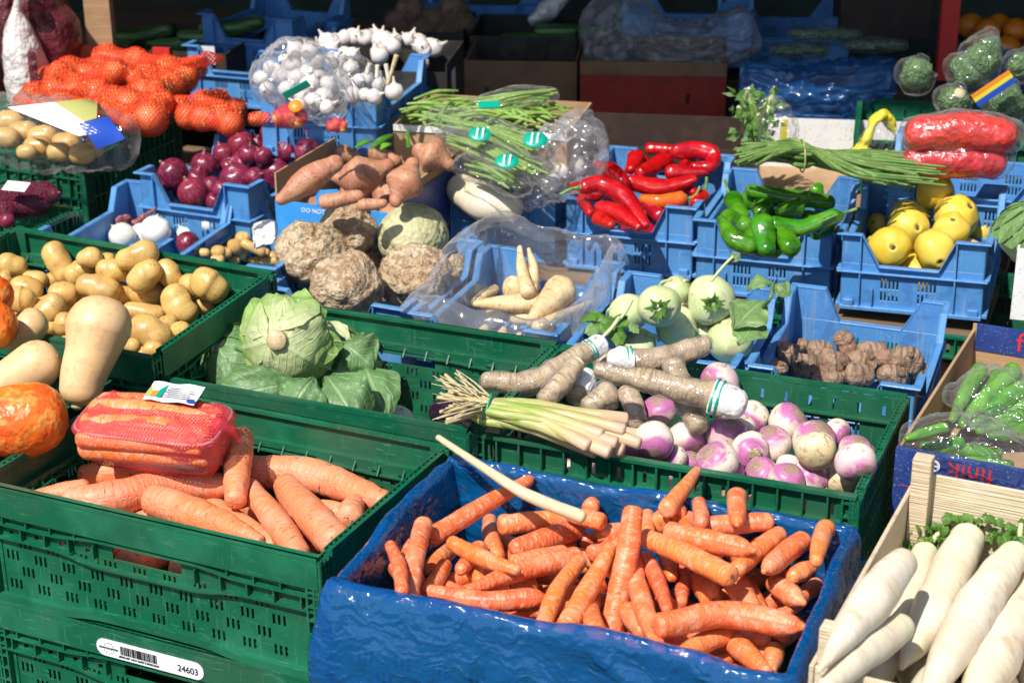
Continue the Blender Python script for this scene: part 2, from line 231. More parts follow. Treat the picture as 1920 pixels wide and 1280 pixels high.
net('net_orange', (.78, .06, .016), .62, (125, 125), True); net('net_purple', (.10, .008, .025), .8, (140, 140), True); net('net_red', (.66, .04, .06), .55, (190, 190))
s = NB('tray_clear'); s.b.inputs['Roughness'].default_value = .06; tr = s.n.new('ShaderNodeBsdfTransparent'); mm = s.n.new('ShaderNodeMixShader'); mm.inputs[0].default_value = .16; s.L(tr.outputs[0], mm.inputs[1]); s.L(s.b.outputs[0], mm.inputs[2]); s.L(mm.outputs[0], s.out.inputs[0])
# ------------------------------------------------------------------ meshes
class MB:
    def __init__(s): s.v = []; s.f = []; s.mi = []
    def add(s, v, f, m=0):
        o = len(s.v); s.v += [tuple(x) for x in v]; s.f += [tuple(i+o for i in q) for q in f]; s.mi += [m]*len(f)
    def box(s, c, sz, m=0, rz=0):
        x, y, z = sz[0]/2, sz[1]/2, sz[2]/2; cs, sn = math.cos(rz), math.sin(rz)
        v = [(c[0]+a*x*cs-b*y*sn, c[1]+a*x*sn+b*y*cs, c[2]+d*z) for d in (-1, 1) for a, b in ((-1, -1), (1, -1), (1, 1), (-1, 1))]
        s.add(v, [(3, 2, 1, 0), (4, 5, 6, 7), (0, 1, 5, 4), (1, 2, 6, 5), (2, 3, 7, 6), (3, 0, 4, 7)], m)
    def prism(s, poly, o, U, V, N, th, m=0):
        """polygon poly in the plane o + uU + vV, thickened th along N"""
        o, U, V, N = map(np.array, (o, U, V, N)); n = len(poly)
        a = [o+U*p[0]+V*p[1] for p in poly]; b = [x+N*th for x in a]
        s.add(a+b, [tuple(range(n))[::-1], tuple(range(n, 2*n))]+[(i, (i+1) % n, n+(i+1) % n, n+i) for i in range(n)], m)
    def panel(s, o, U, V, N, W, H, th, holes, m=0):
        """wall W x H with real rectangular holes (u0, v0, u1, v1)"""
        o, U, V, N = map(lambda q: np.array(q, float), (o, U, V, N))
        xs = sorted({0, W, *[round(h[0], 5) for h in holes], *[round(h[2], 5) for h in holes]}); ys = sorted({0, H, *[round(h[1], 5) for h in holes], *[round(h[3], 5) for h in holes]})
        nx, ny = len(xs), len(ys); solid = np.ones((nx-1, ny-1), bool); xa, ya = np.array(xs), np.array(ys); cx, cy = (xa[1:]+xa[:-1])/2, (ya[1:]+ya[:-1])/2
        for h in holes: solid[np.ix_((cx > h[0]) & (cx < h[2]), (cy > h[1]) & (cy < h[3]))] = False
        V0 = [o+U*x+V*y for x in xs for y in ys]; V1 = [p+N*th for p in V0]; K = nx*ny; f = []
        for i in range(nx-1):
            for j in range(ny-1):
                if not solid[i, j]: continue
                a, b, c, d = i*ny+j, (i+1)*ny+j, (i+1)*ny+j+1, i*ny+j+1
                f += [(a, d, c, b), (a+K, b+K, c+K, d+K)]
                if i == 0 or not solid[i-1, j]: f.append((d, a, a+K, d+K))
                if i == nx-2 or not solid[i+1, j]: f.append((b, c, c+K, b+K))
                if j == 0 or not solid[i, j-1]: f.append((a, b, b+K, a+K))
                if j == ny-2 or not solid[i, j+1]: f.append((c, d, d+K, c+K))
        s.add(V0+V1, f, m)
    def mesh(s, name, mats):
        me = bpy.data.meshes.new(name); me.from_pydata(s.v, [], s.f)
        for m in mats: me.materials.append(MATS[m])
        if len(mats) > 1: me.polygons.foreach_set('material_index', s.mi)
        me.validate(); me.update(); return me
def link(name, data, parent=None, loc=None, mw=None):
    o = bpy.data.objects.new(name, data); COL.objects.link(o)
    if mw is not None: o.matrix_world = mw
    if loc is not None: o.location = tuple(loc)
    if parent: o.parent = parent
    return o
def tag(o, label=None, cat=None, group=None, kind=None):
    if label: o['label'] = label
    if cat: o['category'] = cat
    if group: o['group'] = group
    if kind: o['kind'] = kind
    return o
def empty(name, mw=None, loc=None): return link(name, None, mw=mw, loc=loc)
def tree_copy(src, mw):
    r = src.copy(); COL.objects.link(r); r.matrix_world = mw
    for k in ('label', 'category', 'group'):
        if k in r: del r[k]
    def rec(a, b):
        for ch in [c for c in a.children]:
            c = ch.copy(); COL.objects.link(c); c.parent = b; rec(ch, c)
    rec(src, r); return r
def smooth_mesh(name, v, f, mat, uv=None, t=None, smooth=True):
    me = bpy.data.meshes.new(name); me.from_pydata([tuple(x) for x in v], [], f)
    for m in ([mat] if isinstance(mat, str) else mat): me.materials.append(MATS[m])
    if smooth: me.polygons.foreach_set('use_smooth', [True]*len(f))
    if uv is not None:
        ul = me.uv_layers.new(name='uv'); li = np.empty(len(me.loops), np.int32); me.loops.foreach_get('vertex_index', li)
        ul.data.foreach_set('uv', np.asarray(uv, np.float32)[li].ravel())
    if t is not None:
        a = me.attributes.new('t', 'FLOAT', 'POINT'); a.data.foreach_set('value', np.asarray(t, np.float32))
    me.update(); return me
def bevel(o, wd=.002, seg=1):
    m = o.modifiers.new('bevel', 'BEVEL'); m.width = wd; m.segments = seg; m.limit_method = 'ANGLE'; m.angle_limit = .6; return o
def nz(p, s, seed=0.0): return mn.noise(Vector((p[0]*s+seed, p[1]*s-seed*.7, p[2]*s+seed*1.3)))
def catmull(P, n):
    P = np.asarray(P, float)
    if len(P) == 1: P = np.vstack([P, P])
    Q = np.vstack([2*P[0]-P[1], P, 2*P[-1]-P[-2]]); seg = len(P)-1; x = np.linspace(0, seg, n+1); k = np.minimum(x.astype(int), seg-1); u = (x-k)[:, None]; a, b, c, d = Q[k], Q[k+1], Q[k+2], Q[k+3]
    return .5*((2*b)+(c-a)*u+(2*a-5*b+4*c-d)*u*u+(3*b-a-3*c+d)*u**3)
def sweep(P, R, nr=16, ns=18, cap=(1, 1), lump=.04, lscale=25, seed=None, sec=None, flat=1.0, fold=0):
    """tapering body along points P with radii R; cap = roundness of each end; returns v, f, uv (metres along, turn), t"""
    seed = rnd.random()*90 if seed is None else seed
    X = catmull(np.hstack([np.asarray(P, float), np.asarray(R, float)[:, None]]), ns); C, r = X[:, :3], np.maximum(X[:, 3], 1e-4)
    T = np.gradient(C, axis=0); T = np.array([nrm(x) for x in T]); n0 = nrm(np.cross(T[0], (0.13, .21, .97) if abs(T[0][2]) < .9 else (1, 0, 0))); Nn = [n0]
    for i in range(1, len(T)): Nn.append(nrm(Nn[-1]-T[i]*np.dot(Nn[-1], T[i])))
    rings = []
    def capr(i, sg, e):
        return [(C[i]+T[i]*sg*r[i]*e*math.sin(a), r[i]*math.cos(a)**(.8 if e > .6 else .5), i) for a in (1.45, 1.2, .9, .6, .3)]
    rings += capr(0, -1, cap[0]); rings += [(C[i], r[i], i) for i in range(len(C))]; rings += capr(len(C)-1, 1, cap[1])[::-1]
    c0 = rings[0][0]; acc = 0; v = []; uv = []; t = []; last = c0; K = len(rings)
    L = sum(np.linalg.norm(rings[i+1][0]-rings[i][0]) for i in range(K-1))+1e-9
    for q, (c, rr, i) in enumerate(rings):
        acc += np.linalg.norm(c-last); last = c; B = np.cross(T[i], Nn[i])
        for j in range(nr):
            a = 2*math.pi*j/nr; d = Nn[i]*math.cos(a)+B*math.sin(a)*flat
            k = 1.0 if sec is None else sec(a, acc/L)
            p = c+d*rr*k
            if lump and fold:
                q3 = (a*2.2, acc*lscale*.45, seed); p = p+d*rr*lump*(1.1-3.2*abs(mn.noise(Vector(q3)))+.7*(.5-2*abs(mn.noise(Vector((a*4.5+seed, acc*lscale*1.1, 3))))))
            elif lump: p = p+d*rr*lump*(nz(p, lscale, seed)+.5*nz(p, lscale*2.3, seed+5))*2
            v.append(p); uv.append((acc, min(j, nr-j)*2/nr if False else j/nr)); t.append(acc/L)
    f = [(q*nr+j, q*nr+(j+1) % nr, (q+1)*nr+(j+1) % nr, (q+1)*nr+j) for q in range(K-1) for j in range(nr)]
    for q, sg in ((0, 1), (K-1, -1)):
        m = np.mean(v[q*nr:(q+1)*nr], axis=0); v.append(m); uv.append((uv[q*nr][0], .5)); t.append(t[q*nr])
        ids = [(q*nr+j, q*nr+(j+1) % nr) for j in range(nr)]; f += [(len(v)-1, b, a) if sg > 0 else (len(v)-1, a, b) for a, b in ids]
    return np.array(v), f, np.array(uv), np.array(t)
def lathe(c, r, axis, prof, ns=22, lump=.03, lscale=20, seed=None, ribs=0, ribd=0):
    """turned body: prof = [(height, radius)] in units of r along axis, base to top"""
    seed = rnd.random()*90 if seed is None else seed
    Z = nrm(axis); X = nrm(np.cross(Z, (.31, .22, .92) if abs(Z[2]) < .9 else (1, .1, 0))); Y = np.cross(Z, X); c = np.asarray(c, float)
    v, uv, t = [], [], []; z0, z1 = prof[0][0], prof[-1][0]
    for h, q in prof:
        for j in range(ns):
            a = 2*math.pi*j/ns; d = X*math.cos(a)+Y*math.sin(a)
            k = 1-(ribd*abs(math.sin(a*ribs/2))**.6*(1 if .05 < q else 0) if ribs else 0)
            p = c+Z*h*r+d*q*r*k; dn = nrm(p-c)
            if lump: p = p+dn*r*lump*(nz(p, lscale, seed)+.5*nz(p, lscale*2.1, seed+3))*2
            v.append(p); uv.append(((h-z0)*r*10, j/ns)); t.append((h-z0)/(z1-z0))
    K = len(prof); f = [(q*ns+j, q*ns+(j+1) % ns, (q+1)*ns+(j+1) % ns, (q+1)*ns+j) for q in range(K-1) for j in range(ns)]
    f += [tuple(range(ns))[::-1], tuple((K-1)*ns+j for j in range(ns))]
    return np.array(v), f, np.array(uv), np.array(t)
def prof_ball(n=14, sq=1.0, top=0, neck=None, tail=None, flat=1.0):
    p = []
    for i in range(n+1):
        a = -math.pi/2+math.pi*i/n; p.append((math.sin(a)*flat, max(math.cos(a), .03)**sq))
    if tail: p = tail+[q for q in p if q[0] > tail[-1][0]+.03]
    if neck: p = [q for q in p if q[0] < neck[0][0]-.03]+neck
    return p
def solid(name, geo, mat, parent=None, sub=0, smooth=True):
    """object from (v, f, uv, t), its origin at the middle of its base"""
    v, f, uv, t = geo; lo = v.min(0); hi = v.max(0); o0 = np.array([(lo[0]+hi[0])/2, (lo[1]+hi[1])/2, lo[2]])
    me = smooth_mesh(name, v-o0, f, mat, uv, t, smooth); o = link(name, me, loc=o0)
    if parent:
        bpy_parent(o, parent)
    if sub: m = o.modifiers.new('sub', 'SUBSURF'); m.levels = m.render_levels = sub
    return o
def wmat(p):
    m = p.matrix_basis.copy()
    return m if not p.parent else wmat(p.parent) @ p.matrix_parent_inverse @ m
def bpy_parent(o, p):
    o.parent = p; o.matrix_parent_inverse = wmat(p).inverted()
    return o
def text(name, s, size, mw, mat, parent, ext=.0004, spacing=1.0):
    c = bpy.data.curves.new(name, 'FONT'); c.body = s; c.size = size; c.align_x = 'CENTER'; c.align_y = 'CENTER'; c.extrude = ext; c.space_character = spacing
    o = bpy.data.objects.new(name, c); COL.objects.link(o); dg = bpy.context.evaluated_depsgraph_get(); me = bpy.data.meshes.new_from_object(o.evaluated_get(dg)); bpy.data.objects.remove(o)
    me.materials.clear(); me.materials.append(MATS[mat]); o = link(name, me, mw=mw); o.parent = parent; return o
# ------------------------------------------------------------------ crates: where each rim stands (x, y, rim height, yaw, tilt)
def mat_pose(x, y, z, yaw, rx=0, ry=0, H=0):
    t = math.radians(yaw); ax = nrm((math.cos(t), math.sin(t), ry)); ay = np.array((-math.sin(t), math.cos(t), rx)); ay = nrm(ay-ax*np.dot(ax, ay)); az = np.cross(ax, ay); o = np.array((x, y, z))-az*H
    return Matrix(((ax[0], ay[0], az[0], o[0]), (ax[1], ay[1], az[1], o[1]), (ax[2], ay[2], az[2], o[2]), (0, 0, 0, 1)))
def corner_pose(px, py, z, yaw, lx, ly, H=0):
    """pose whose rim corner at local (lx, ly) is seen at a pixel"""
    p = at(px, py, z); t = math.radians(yaw); c, s_ = math.cos(t), math.sin(t)
    return mat_pose(p[0]-lx*c+ly*s_, p[1]-lx*s_-ly*c, z, yaw, H=H)
HG, HB = .2, .16
POSE = {
 'A': mat_pose(-.448, 2.375, .571, -25.1, -.013, .009, HG), 'B': mat_pose(-.267, 2.777, .569, -22.6, -.008, .002, HG),
 'C': mat_pose(.285, 2.481, .597, -22.2, -.021, .002, HG), 'D': mat_pose(-.788, 2.971, .632, -24.3, .045, -.015, HG),
 'F': mat_pose(.115, 2.027, .601, -21.2, -.014, -.008, HG), 'K': mat_pose(.610, 2.904, .557, -20.2, .024, -.010, HB),
 'KO': mat_pose(.300, 2.935, .580, -19.3, -.008, -.009, HB), 'PN': mat_pose(.018, 3.173, .548, -21.8, .012, -.010, HB),
 'CL': mat_pose(-.271, 3.336, .540, -21.8, .022, -.028, HB), 'G': mat_pose(.859, 3.451, .608, -19.2, .005, .02, HB),
 'GP': mat_pose(.580, 3.603, .585, -17.5, -.006, -.003, HB), 'RP': mat_pose(.313, 3.743, .594, -18.7, .013, .007, HB),
 'SB': mat_pose(.029, 3.872, .583, -19.5, .001, -.007, HB), 'RO': mat_pose(-.622, 3.864, .612, -23.7, 0, 0, HB),
 'GC': mat_pose(-.388, 3.944+.12, .76, -15, 0, 0, HB),
 'W': corner_pose(461, 357, .575, -18, .15, .2, HB), 'P': corner_pose(444, 366, .565, -20, -.15, .2, HB),
 'E': corner_pose(246, 692, .56, -24, .3, .2, HG), 'LC': corner_pose(155, 303, .60, -24, .3, -.2, HG), 'LD': corner_pose(155, 390, .56, -24, .3, .2, HG),
 'RB': corner_pose(1688, 236, .66, -18, -.2, .15, HB),
}
WD = {k: (.6, .4, HG) for k in ('A', 'B', 'C', 'D', 'E', 'F', 'LC', 'LD')}; WD.update({k: (.3, .4, HB) for k in POSE if k not in WD}); WD['RB'] = (.4, .3, HB)
# ------------------------------------------------------------------ setting: ground, sky is the world, stall
def structure(name, mb, mats, mw=None): o = link(name, mb.mesh(name, mats), mw=mw); tag(o, kind='structure'); return o
b = MB(); b.add([(-300, -300, 0), (300, -300, 0), (300, 300, 0), (-300, 300, 0)], [(0, 1, 2, 3)]); structure('ground', b, ['asphalt'])
YR = math.radians(-21)
def stall():
    r = empty('market_stall', mw=Matrix.Translation((.3, 4.0, 0)) @ Matrix.Rotation(math.radians(-14), 4, 'Z')); tag(r, 'dark tarpaulin market stall roof and walls over the back rows', 'market stall')
    b = MB(); n = 16                                           # roof sags a little between the poles
    for i in range(n):
        for j in range(8):
            x0, x1 = -4.2+8.4*i/n, -4.2+8.4*(i+1)/n; q = lambda x, y: (x, y, 2.42+.22*(y+.8)/1.2-.05*math.sin(max(0, min(1, (y+.8)/3.6))*math.pi) if y < 1 else 2.75-.15*(y-1)/1.9)
            y0, y1 = CAN+(2.95-CAN)*j/8, CAN+(2.95-CAN)*(j+1)/8; b.add([q(x0, y0), q(x1, y0), q(x1, y1), q(x0, y1)], [(0, 1, 2, 3)])
    o = link('roof_sheet', b.mesh('roof_sheet', ['tarp']), r); m = o.modifiers.new('solid', 'SOLIDIFY'); m.thickness = .006; o.data.polygons.foreach_set('use_smooth', [True]*len(o.data.polygons))
    b = MB(); b.box((0, CAN, 2.3), (8.4, .012, .3)); link('valance', b.mesh('valance', ['tarp']), r)
    b = MB(); b.box((0, 2.95, 1.3), (8.4, .02, 2.6)); link('back_sheet', b.mesh('back_sheet', ['tarp']), r)
    for sx in (-1, 1):
        b = MB(); b.box((sx*4.2, 1.55, 1.3), (.02, 2.8, 2.6)); link('side_sheet', b.mesh('side_sheet', ['tarp']), r)
    for x in (-4.1, 4.1):
        for y in (CAN+.1, 2.85):
            b = MB(); b.box((x, y, 1.25), (.05, .05, 2.5)); link('pole', b.mesh('pole', ['steel']), r)
CAN = -.57
stall()
def table(name, cx, cy, z, wx, wy, lab):
    r = empty(name, mw=Matrix.Translation((cx, cy, 0)) @ Matrix.Rotation(YR, 4, 'Z')); tag(r, lab, 'table')
    n = max(2, round(wy/.2)); b = MB(); b.box((0, 0, 0), (wx, wy/n-.006, .025)); me = b.mesh('plank', ['wood_table'])
    for i in range(n): link('plank', me, r, loc=(0, -wy/2+wy*(i+.5)/n, z-.0125))
    b = MB(); b.box((0, 0, (z-.025)/2), (.05, wy*.9, z-.025)); me = b.mesh('trestle', ['wood_table'])
    for x in (-.45, 0, .45): link('trestle', me, r, loc=(x*wx, 0, 0))
table('display_table', -.02, 3.0, .375, 2.3, .98, 'low brown plank table carrying the green and blue crates of the middle rows')
table('rear_table', .02, 3.9, .42, 2.2, .7, 'brown plank table carrying the pepper and onion crates')
# ------------------------------------------------------------------ green crate 600 x 400
def rib_wave(mb, x0, x1, zc, y0, y1, th, amp, n=26, sg=1):
    """horizontal rib that bends up over the hand hole"""
    pts = []
    for i in range(n+1):
        x = x0+(x1-x0)*i/n; u = (x-(x0+x1)/2)/((x1-x0)/2); pts.append((x, zc+amp*(1/(1+math.exp((abs(u)-.42)*22)))))
    for (xa, za), (xb, zb) in zip(pts[:-1], pts[1:]):
        v = [(xa, y0, za), (xb, y0, zb), (xb, y1, zb), (xa, y1, za)]; mb.add(v+[(p[0], p[1], p[2]+th) for p in v], [(3, 2, 1, 0), (4, 5, 6, 7), (0, 1, 5, 4), (2, 3, 7, 6)]+([(3, 0, 4, 7)] if xa == pts[0][0] else [])+([(1, 2, 6, 5)] if xb == pts[-1][0] else []))
def slits(W, rows, gp, n=3, w_=.0042, pitch=.0088, mg=.035, avoid=None):
    h = []
    for k, (v0, v1) in enumerate(rows):
        x = mg+(gp/2 if k % 2 else 0)
        while x+n*pitch < W-mg:
            for i in range(n):
                a = x+i*pitch
                if not (avoid and avoid[0] < a < avoid[2] and v1 > avoid[1]): h.append((a, v0, a+w_, v1))
            x += gp
    return h
def long_wall(W, H, grid):
    """outside face towards -y at y=0, inside towards +y"""
    b = MB(); t = .003
    if not grid:
        hb = (W/2-.06, .108, W/2+.06, .132); ho = slits(W, [(.022, .038), (.045, .061), (.068, .084), (.091, .104)], .052, avoid=None)+[hb]
        x = .03
        while x < W-.04:
            if not W/2-.08 < x < W/2+.07: ho += [(x, .121, x+.008, .128), (x+.014, .109, x+.022, .116)]
            x += .047
        b.panel((-W/2, .012, 0), (1, 0, 0), (0, 0, 1), (0, 1, 0), W, .139, t, ho)
        b.box((0, .002, .1645), (W, .004, .047)); b.box((0, .0085, .1405), (W, .013, .003))          # plain band and the ledge under it
        rib_wave(b, -W/2, W/2, .126, .001, .0118, .0025, .008); rib_wave(b, -W/2, W/2, .105, .001, .0118, .0025, -.012)
        rib_wave(b, -W/2, W/2, .003, .0, .0118, .012, .009)
        for i in range(13):
            x = -W/2+.03+i*(W-.06)/12
            if abs(x) > .075: b.box((x, .0066, .1165), (.0025, .0098, .0205))
            b.box((x+.012, .0066, .1338), (.0025, .0098, .012)) if abs(x) > .1 else None
            b.prism([(0, 0), (.011, 0), (0, .013)], (x-.002, .0152, .1258), (0, 1, 0), (0, 0, 1), (1, 0, 0), .0025)         # teeth on the inside
        rib_wave(b, -W/2, W/2, .1235, .0152, .0225, .0022, .004)
    else:
        ho = slits(W, [(.018, .045), (.062, .088)], .07, 1, .008, .01); x = .07
        while x < W-.11: ho.append((x, .104, x+.052, .134)); x += .066
        x = .03
        while x < W-.02: ho.append((x, .15, x+.006, .168)); x += .04
        b.panel((-W/2, .012, 0), (1, 0, 0), (0, 0, 1), (0, 1, 0), W, .182, t, ho)
        for z in (.002, .052, .096, .142): b.box((0, .006, z+.0025), (W, .0115, .004))
        for i in range(17): b.box((-W/2+.004+i*(W-.008)/16, .0062, .096), (.003, .011, .178))
        b.box((0, .019, .1435), (W, .008, .003))
    b.box((0, .006, H-.0025), (W, .0135, .005)); return b
def short_wall(D, H, grid):
    b = long_wall(D, H-.003, grid); x = -D/2
    b.box((0, .0006, H-.001), (D, .0025, .004)); b.box((0, .0115, H-.001), (D, .0025, .004))      # two rails with rungs on top
    for i in range(int(D/.013)): b.box((-D/2+.008+i*.013, .006, H-.0013), (.003, .0085, .003))
    return b
def green_crate_meshes(grid):
    W, D, H = .6, .4, .188; g = {}
    g['long_wall'] = long_wall(W-.012, H, grid).mesh('long_wall', ['crate_green']); g['short_wall'] = short_wall(D-.062, H, grid).mesh('short_wall', ['crate_green', ])
    b = MB()
    for i in range(3): b.box((.003+i*.011, .0045, H/2-.002), (.003, .0085, H-.006)); b.box((.0045, .003+i*.011, H/2-.002), (.0085, .003, H-.006))
    for k in range(9): b.box((.014, .0045, .012+k*.0205), (.026, .0082, .0028)); b.box((.0045, .014, .012+k*.0205), (.0082, .026, .0028))
    b.box((.018, .0115, H/2), (.032, .003, H-.008)); b.box((.0115, .0195, H/2), (.003, .029, H-.008))
    g['corner'] = b.mesh('corner', ['crate_green'])
    h = [(x, y, x+.012, y+.05) for x in np.arange(.03, .55, .03) for y in np.arange(.03, .33, .07)]
    b = MB(); b.panel((-W/2+.02, -D/2+.02, .004), (1, 0, 0), (0, 1, 0), (0, 0, 1), W-.04, D-.04, .004, h); g['floor'] = b.mesh('floor', ['crate_green'])
    for me in g.values():
        for v in me.vertices: v.co.z *= HG/.188
    return g
GM = {False: green_crate_meshes(False), True: green_crate_meshes(True)}
def green_crate(mw, label, grid=False, group='green crates'):
    r = empty('green_crate', mw=mw); tag(r, label, 'crate', group); g = GM[grid]
    for rz, nm, off in ((0, 'long_wall', .2), (math.pi, 'long_wall', .2), (math.pi/2, 'short_wall', .3), (-math.pi/2, 'short_wall', .3)):
        o = link(nm, g[nm], r); o.matrix_local = Matrix.Rotation(rz, 4, 'Z') @ Matrix.Translation((0, -off, 0))
    for sx, sy, k in ((-1, -1, 0), (1, -1, 1), (1, 1, 2), (-1, 1, 3)):
        o = link('corner', g['corner'], r); o.matrix_local = Matrix.Translation((sx*.3, sy*.2, 0)) @ Matrix.Rotation(k*math.pi/2, 4, 'Z')
    link('floor', g['floor'], r); return r
# ------------------------------------------------------------------ blue crate 300 x 400, deep cut-outs in both ends
def blue_crate_meshes(W, D, H):
    g = {}; t = .0028; k = .010; ze = H*.60; zm = H*.50        # ze cut-out level, zm middle flange
    u0, u1, u2, u3 = .167*W, .285*W, .675*W, .775*W
    b = MB(); sl = []
    for x0 in (.30*W, .545*W):
        for i in range(5):
            for v0, v1 in ((.13*H, .25*H), (.29*H, .42*H)): sl.append((x0+i*.0078, v0, x0+i*.0078+.0036, v1))
    b.panel((-W/2+k, k, .006), (1, 0, 0), (0, 0, 1), (0, 1, 0), W-2*k, ze-.006, t, [(h[0]-k, h[1]-.006, h[2]-k, h[3]-.006) for h in sl])
    for po in ([(k, ze), (u1, ze), (u0, H), (k, H)], [(u2, ze), (W-k, ze), (W-k, H), (u3, H)]): b.prism(po[::-1], (-W/2, k, 0), (1, 0, 0), (0, 0, 1), (0, 1, 0), t)
    lip = .0115; path = [(.0, H), (u0, H), (u1, ze), (u2, ze), (u3, H), (W, H)]
    for (a, za), (c, zc) in zip(path[:-1], path[1:]):           # lip along the top edge
        b.prism([(a, za), (c, zc), (c, zc-.0035), (a, za-.0035)][::-1], (-W/2, -.001, 0), (1, 0, 0), (0, 0, 1), (0, 1, 0), k+t+.002)
    b.box((0, k/2, zm), (W-.004, k*1.15, .0035)); b.box((0, k/2, .004), (W-.02, k*1.1, .008))
    for x in (u0-.002, u3+.002, .30*W-.016, .6*W): 
        full = x in (u0-.002, u3+.002); b.box((-W/2+x, k/2, (H if full else H*.3)/2), (.003, k*.95, (H-.004) if full else H*.3))
    b.box((-W/2+.09*W, k/2, .09*H), (.02, k, .012)); b.box((W/2-.09*W, k/2, .09*H), (.02, k, .012))
    g['end_wall'] = b.mesh('end_wall', ['crate_blue'])
    b = MB(); zs = H*.70; p0 = .075; sl = []
    for x0 in (.16*D, .4*D, .65*D):
        for i in range(5):
            for v0, v1 in ((.13*H, .25*H), (.29*H, .42*H)): sl.append((x0+i*.0078, v0, x0+i*.0078+.0036, v1))
    b.panel((-D/2+k, k, .006), (1, 0, 0), (0, 0, 1), (0, 1, 0), D-2*k, zs-.006, t, [(h[0]-k, h[1]-.006, h[2]-k, h[3]-.006) for h in sl])
    for po in ([(k, zs), (p0+.012, zs), (p0-.012, H), (k, H)], [(D-p0-.012, zs), (D-k, zs), (D-k, H), (D-p0+.012, H)]): b.prism(po[::-1], (-D/2, k, 0), (1, 0, 0), (0, 0, 1), (0, 1, 0), t)
    path = [(k, H), (p0-.012, H), (p0+.012, zs), (D-p0-.012, zs), (D-p0+.012, H), (D-k, H)]
    for (a, za), (c, zc) in zip(path[:-1], path[1:]):
        b.prism([(a, za), (c, zc), (c, zc-.0035), (a, za-.0035)][::-1], (-D/2, -.0008, 0), (1, 0, 0), (0, 0, 1), (0, 1, 0), k+t+.0015)
    b.box((0, k/2, zm+.0002), (D-.026, k*1.1, .0035)); b.box((0, k/2, .0042), (D-.026, k*1.05, .0075))
    for x in (p0, D-p0, D/2): b.box((-D/2+x, k/2, zs/2), (.003, k*.9, zs-.004))
    g['side_wall'] = b.mesh('side_wall', ['crate_blue'])
    b = MB(); b.panel((-W/2+.0135, -D/2+.0135, .004), (1, 0, 0), (0, 1, 0), (0, 0, 1), W-.027, D-.027, .004, [(x, y, x+.006, y+.045) for x in np.arange(.03, W-.06, .02) for y in np.arange(.03, D-.08, .07)])
    g['floor'] = b.mesh('floor', ['crate_blue']); return g
BMS = {}
def blue_crate(mw, label, W=.3, D=.4, group='blue crates'):
    if (W, D) not in BMS: BMS[(W, D)] = blue_crate_meshes(W, D, HB)
    g = BMS[(W, D)]; r = empty('blue_crate', mw=mw); tag(r, label, 'crate', group)
    for rz, nm, off in ((0, 'end_wall', D/2), (math.pi, 'end_wall', D/2), (math.pi/2, 'side_wall', W/2), (-math.pi/2, 'side_wall', W/2)):
        o = link(nm, g[nm], r); o.matrix_local = Matrix.Rotation(rz, 4, 'Z') @ Matrix.Translation((0, -off, 0)); bevel(o, .0012)
    link('floor', g['floor'], r); return r
CR = {}
for k, lab, gr in (('A', 'green plastic crate of thick pale carrots, topmost of its stack', 0), ('B', 'green plastic crate holding the pointed cabbages', 0), ('C', 'green ribbed crate holding turnips and wrapped roots', 1),
                   ('D', 'green plastic crate heaped with yellow potatoes', 0), ('E', 'green plastic crate under the orange pumpkins and butternut squashes', 0), ('LC', 'upper green crate under the bagged potatoes and netted onions', 1), ('LD', 'low green crate holding the purple net of onions', 1)):
    CR[k] = green_crate(POSE[k], lab, bool(gr))
def plain_crate(mw, label):
    r = empty('green_crate', mw=mw); tag(r, label, 'crate', 'green crates')
    for i, (ln, off) in enumerate(((.596, .198), (.396-.013, .298), (.596, .198), (.396-.013, .298))):
        b = MB(); b.panel((-ln/2, 0, .004), (1, 0, 0), (0, 0, 1), (0, 1, 0), ln, HG-.008, .006, slits(ln, [(.03, .05), (.06, .08), (.09, .11)], .052)); o = link('long_wall' if i % 2 == 0 else 'short_wall', b.mesh('wall', ['crate_green']), r); o.matrix_local = Matrix.Rotation(i*math.pi/2, 4, 'Z') @ Matrix.Translation((0, -off, 0))
    b = MB(); b.box((0, 0, .006), (.58, .38, .004)); link('floor', b.mesh('floor', ['crate_green']), r); return r
CR['F'] = plain_crate(POSE['F'], 'green crate inside the blue plastic lining, full of carrots')
dn = lambda k, h: POSE[k] @ Matrix.Translation((0, 0, -h))
CR['A1'] = green_crate(dn('A', HG-.004), 'green crate with a white barcode sticker, under the thick carrots'); CR['A2'] = green_crate(dn('A', 2*HG-.008), 'bottom green crate standing on the ground under the barcoded crate')
for k, lab, hs in (('LC', 'green ribbed crate stacked under the bagged potatoes', 1), ('F', 'green crate under the blue-lined carrot crate', 1)): CR[k+'1'] = green_crate(dn(k, HG-.004), lab, k == 'LC')
CR['G1'] = green_crate(mat_pose(.86, 3.36, .445, -19, H=HG), 'green crate seen in the gap under the quince crate, beside the long pepper box', True); CR['G2'] = green_crate(mat_pose(.86, 3.36, .445-HG+.004, -19, H=HG), 'lower green crate under the one that carries the quince crate', True)
for k, lab in (('K', 'blue plastic crate with brown jerusalem artichokes, mostly empty'), ('KO', 'blue plastic crate filled with pale green kohlrabi'), ('PN', 'blue plastic crate under the open clear bag of parsnips'), ('CL', 'blue plastic crate heaped with big round celeriac'),
               ('G', 'blue plastic crate filled with yellow quinces'), ('GP', 'blue plastic crate filled with shiny green peppers'), ('RP', 'blue plastic crate heaped with red pointed peppers'), ('SB', 'blue plastic crate with a white radish and bagged green beans'),
               ('RO', 'blue plastic crate heaped with red onions'), ('GC', 'blue plastic crate of bagged white garlic'), ('W', 'blue plastic crate with a few white onions'), ('P', 'blue plastic crate with tiny yellow potatoes')):
    CR[k] = blue_crate(POSE[k], lab)
CR['RB'] = blue_crate(POSE['RB'], 'blue plastic crate under the two red plastic packs', .4, .3)
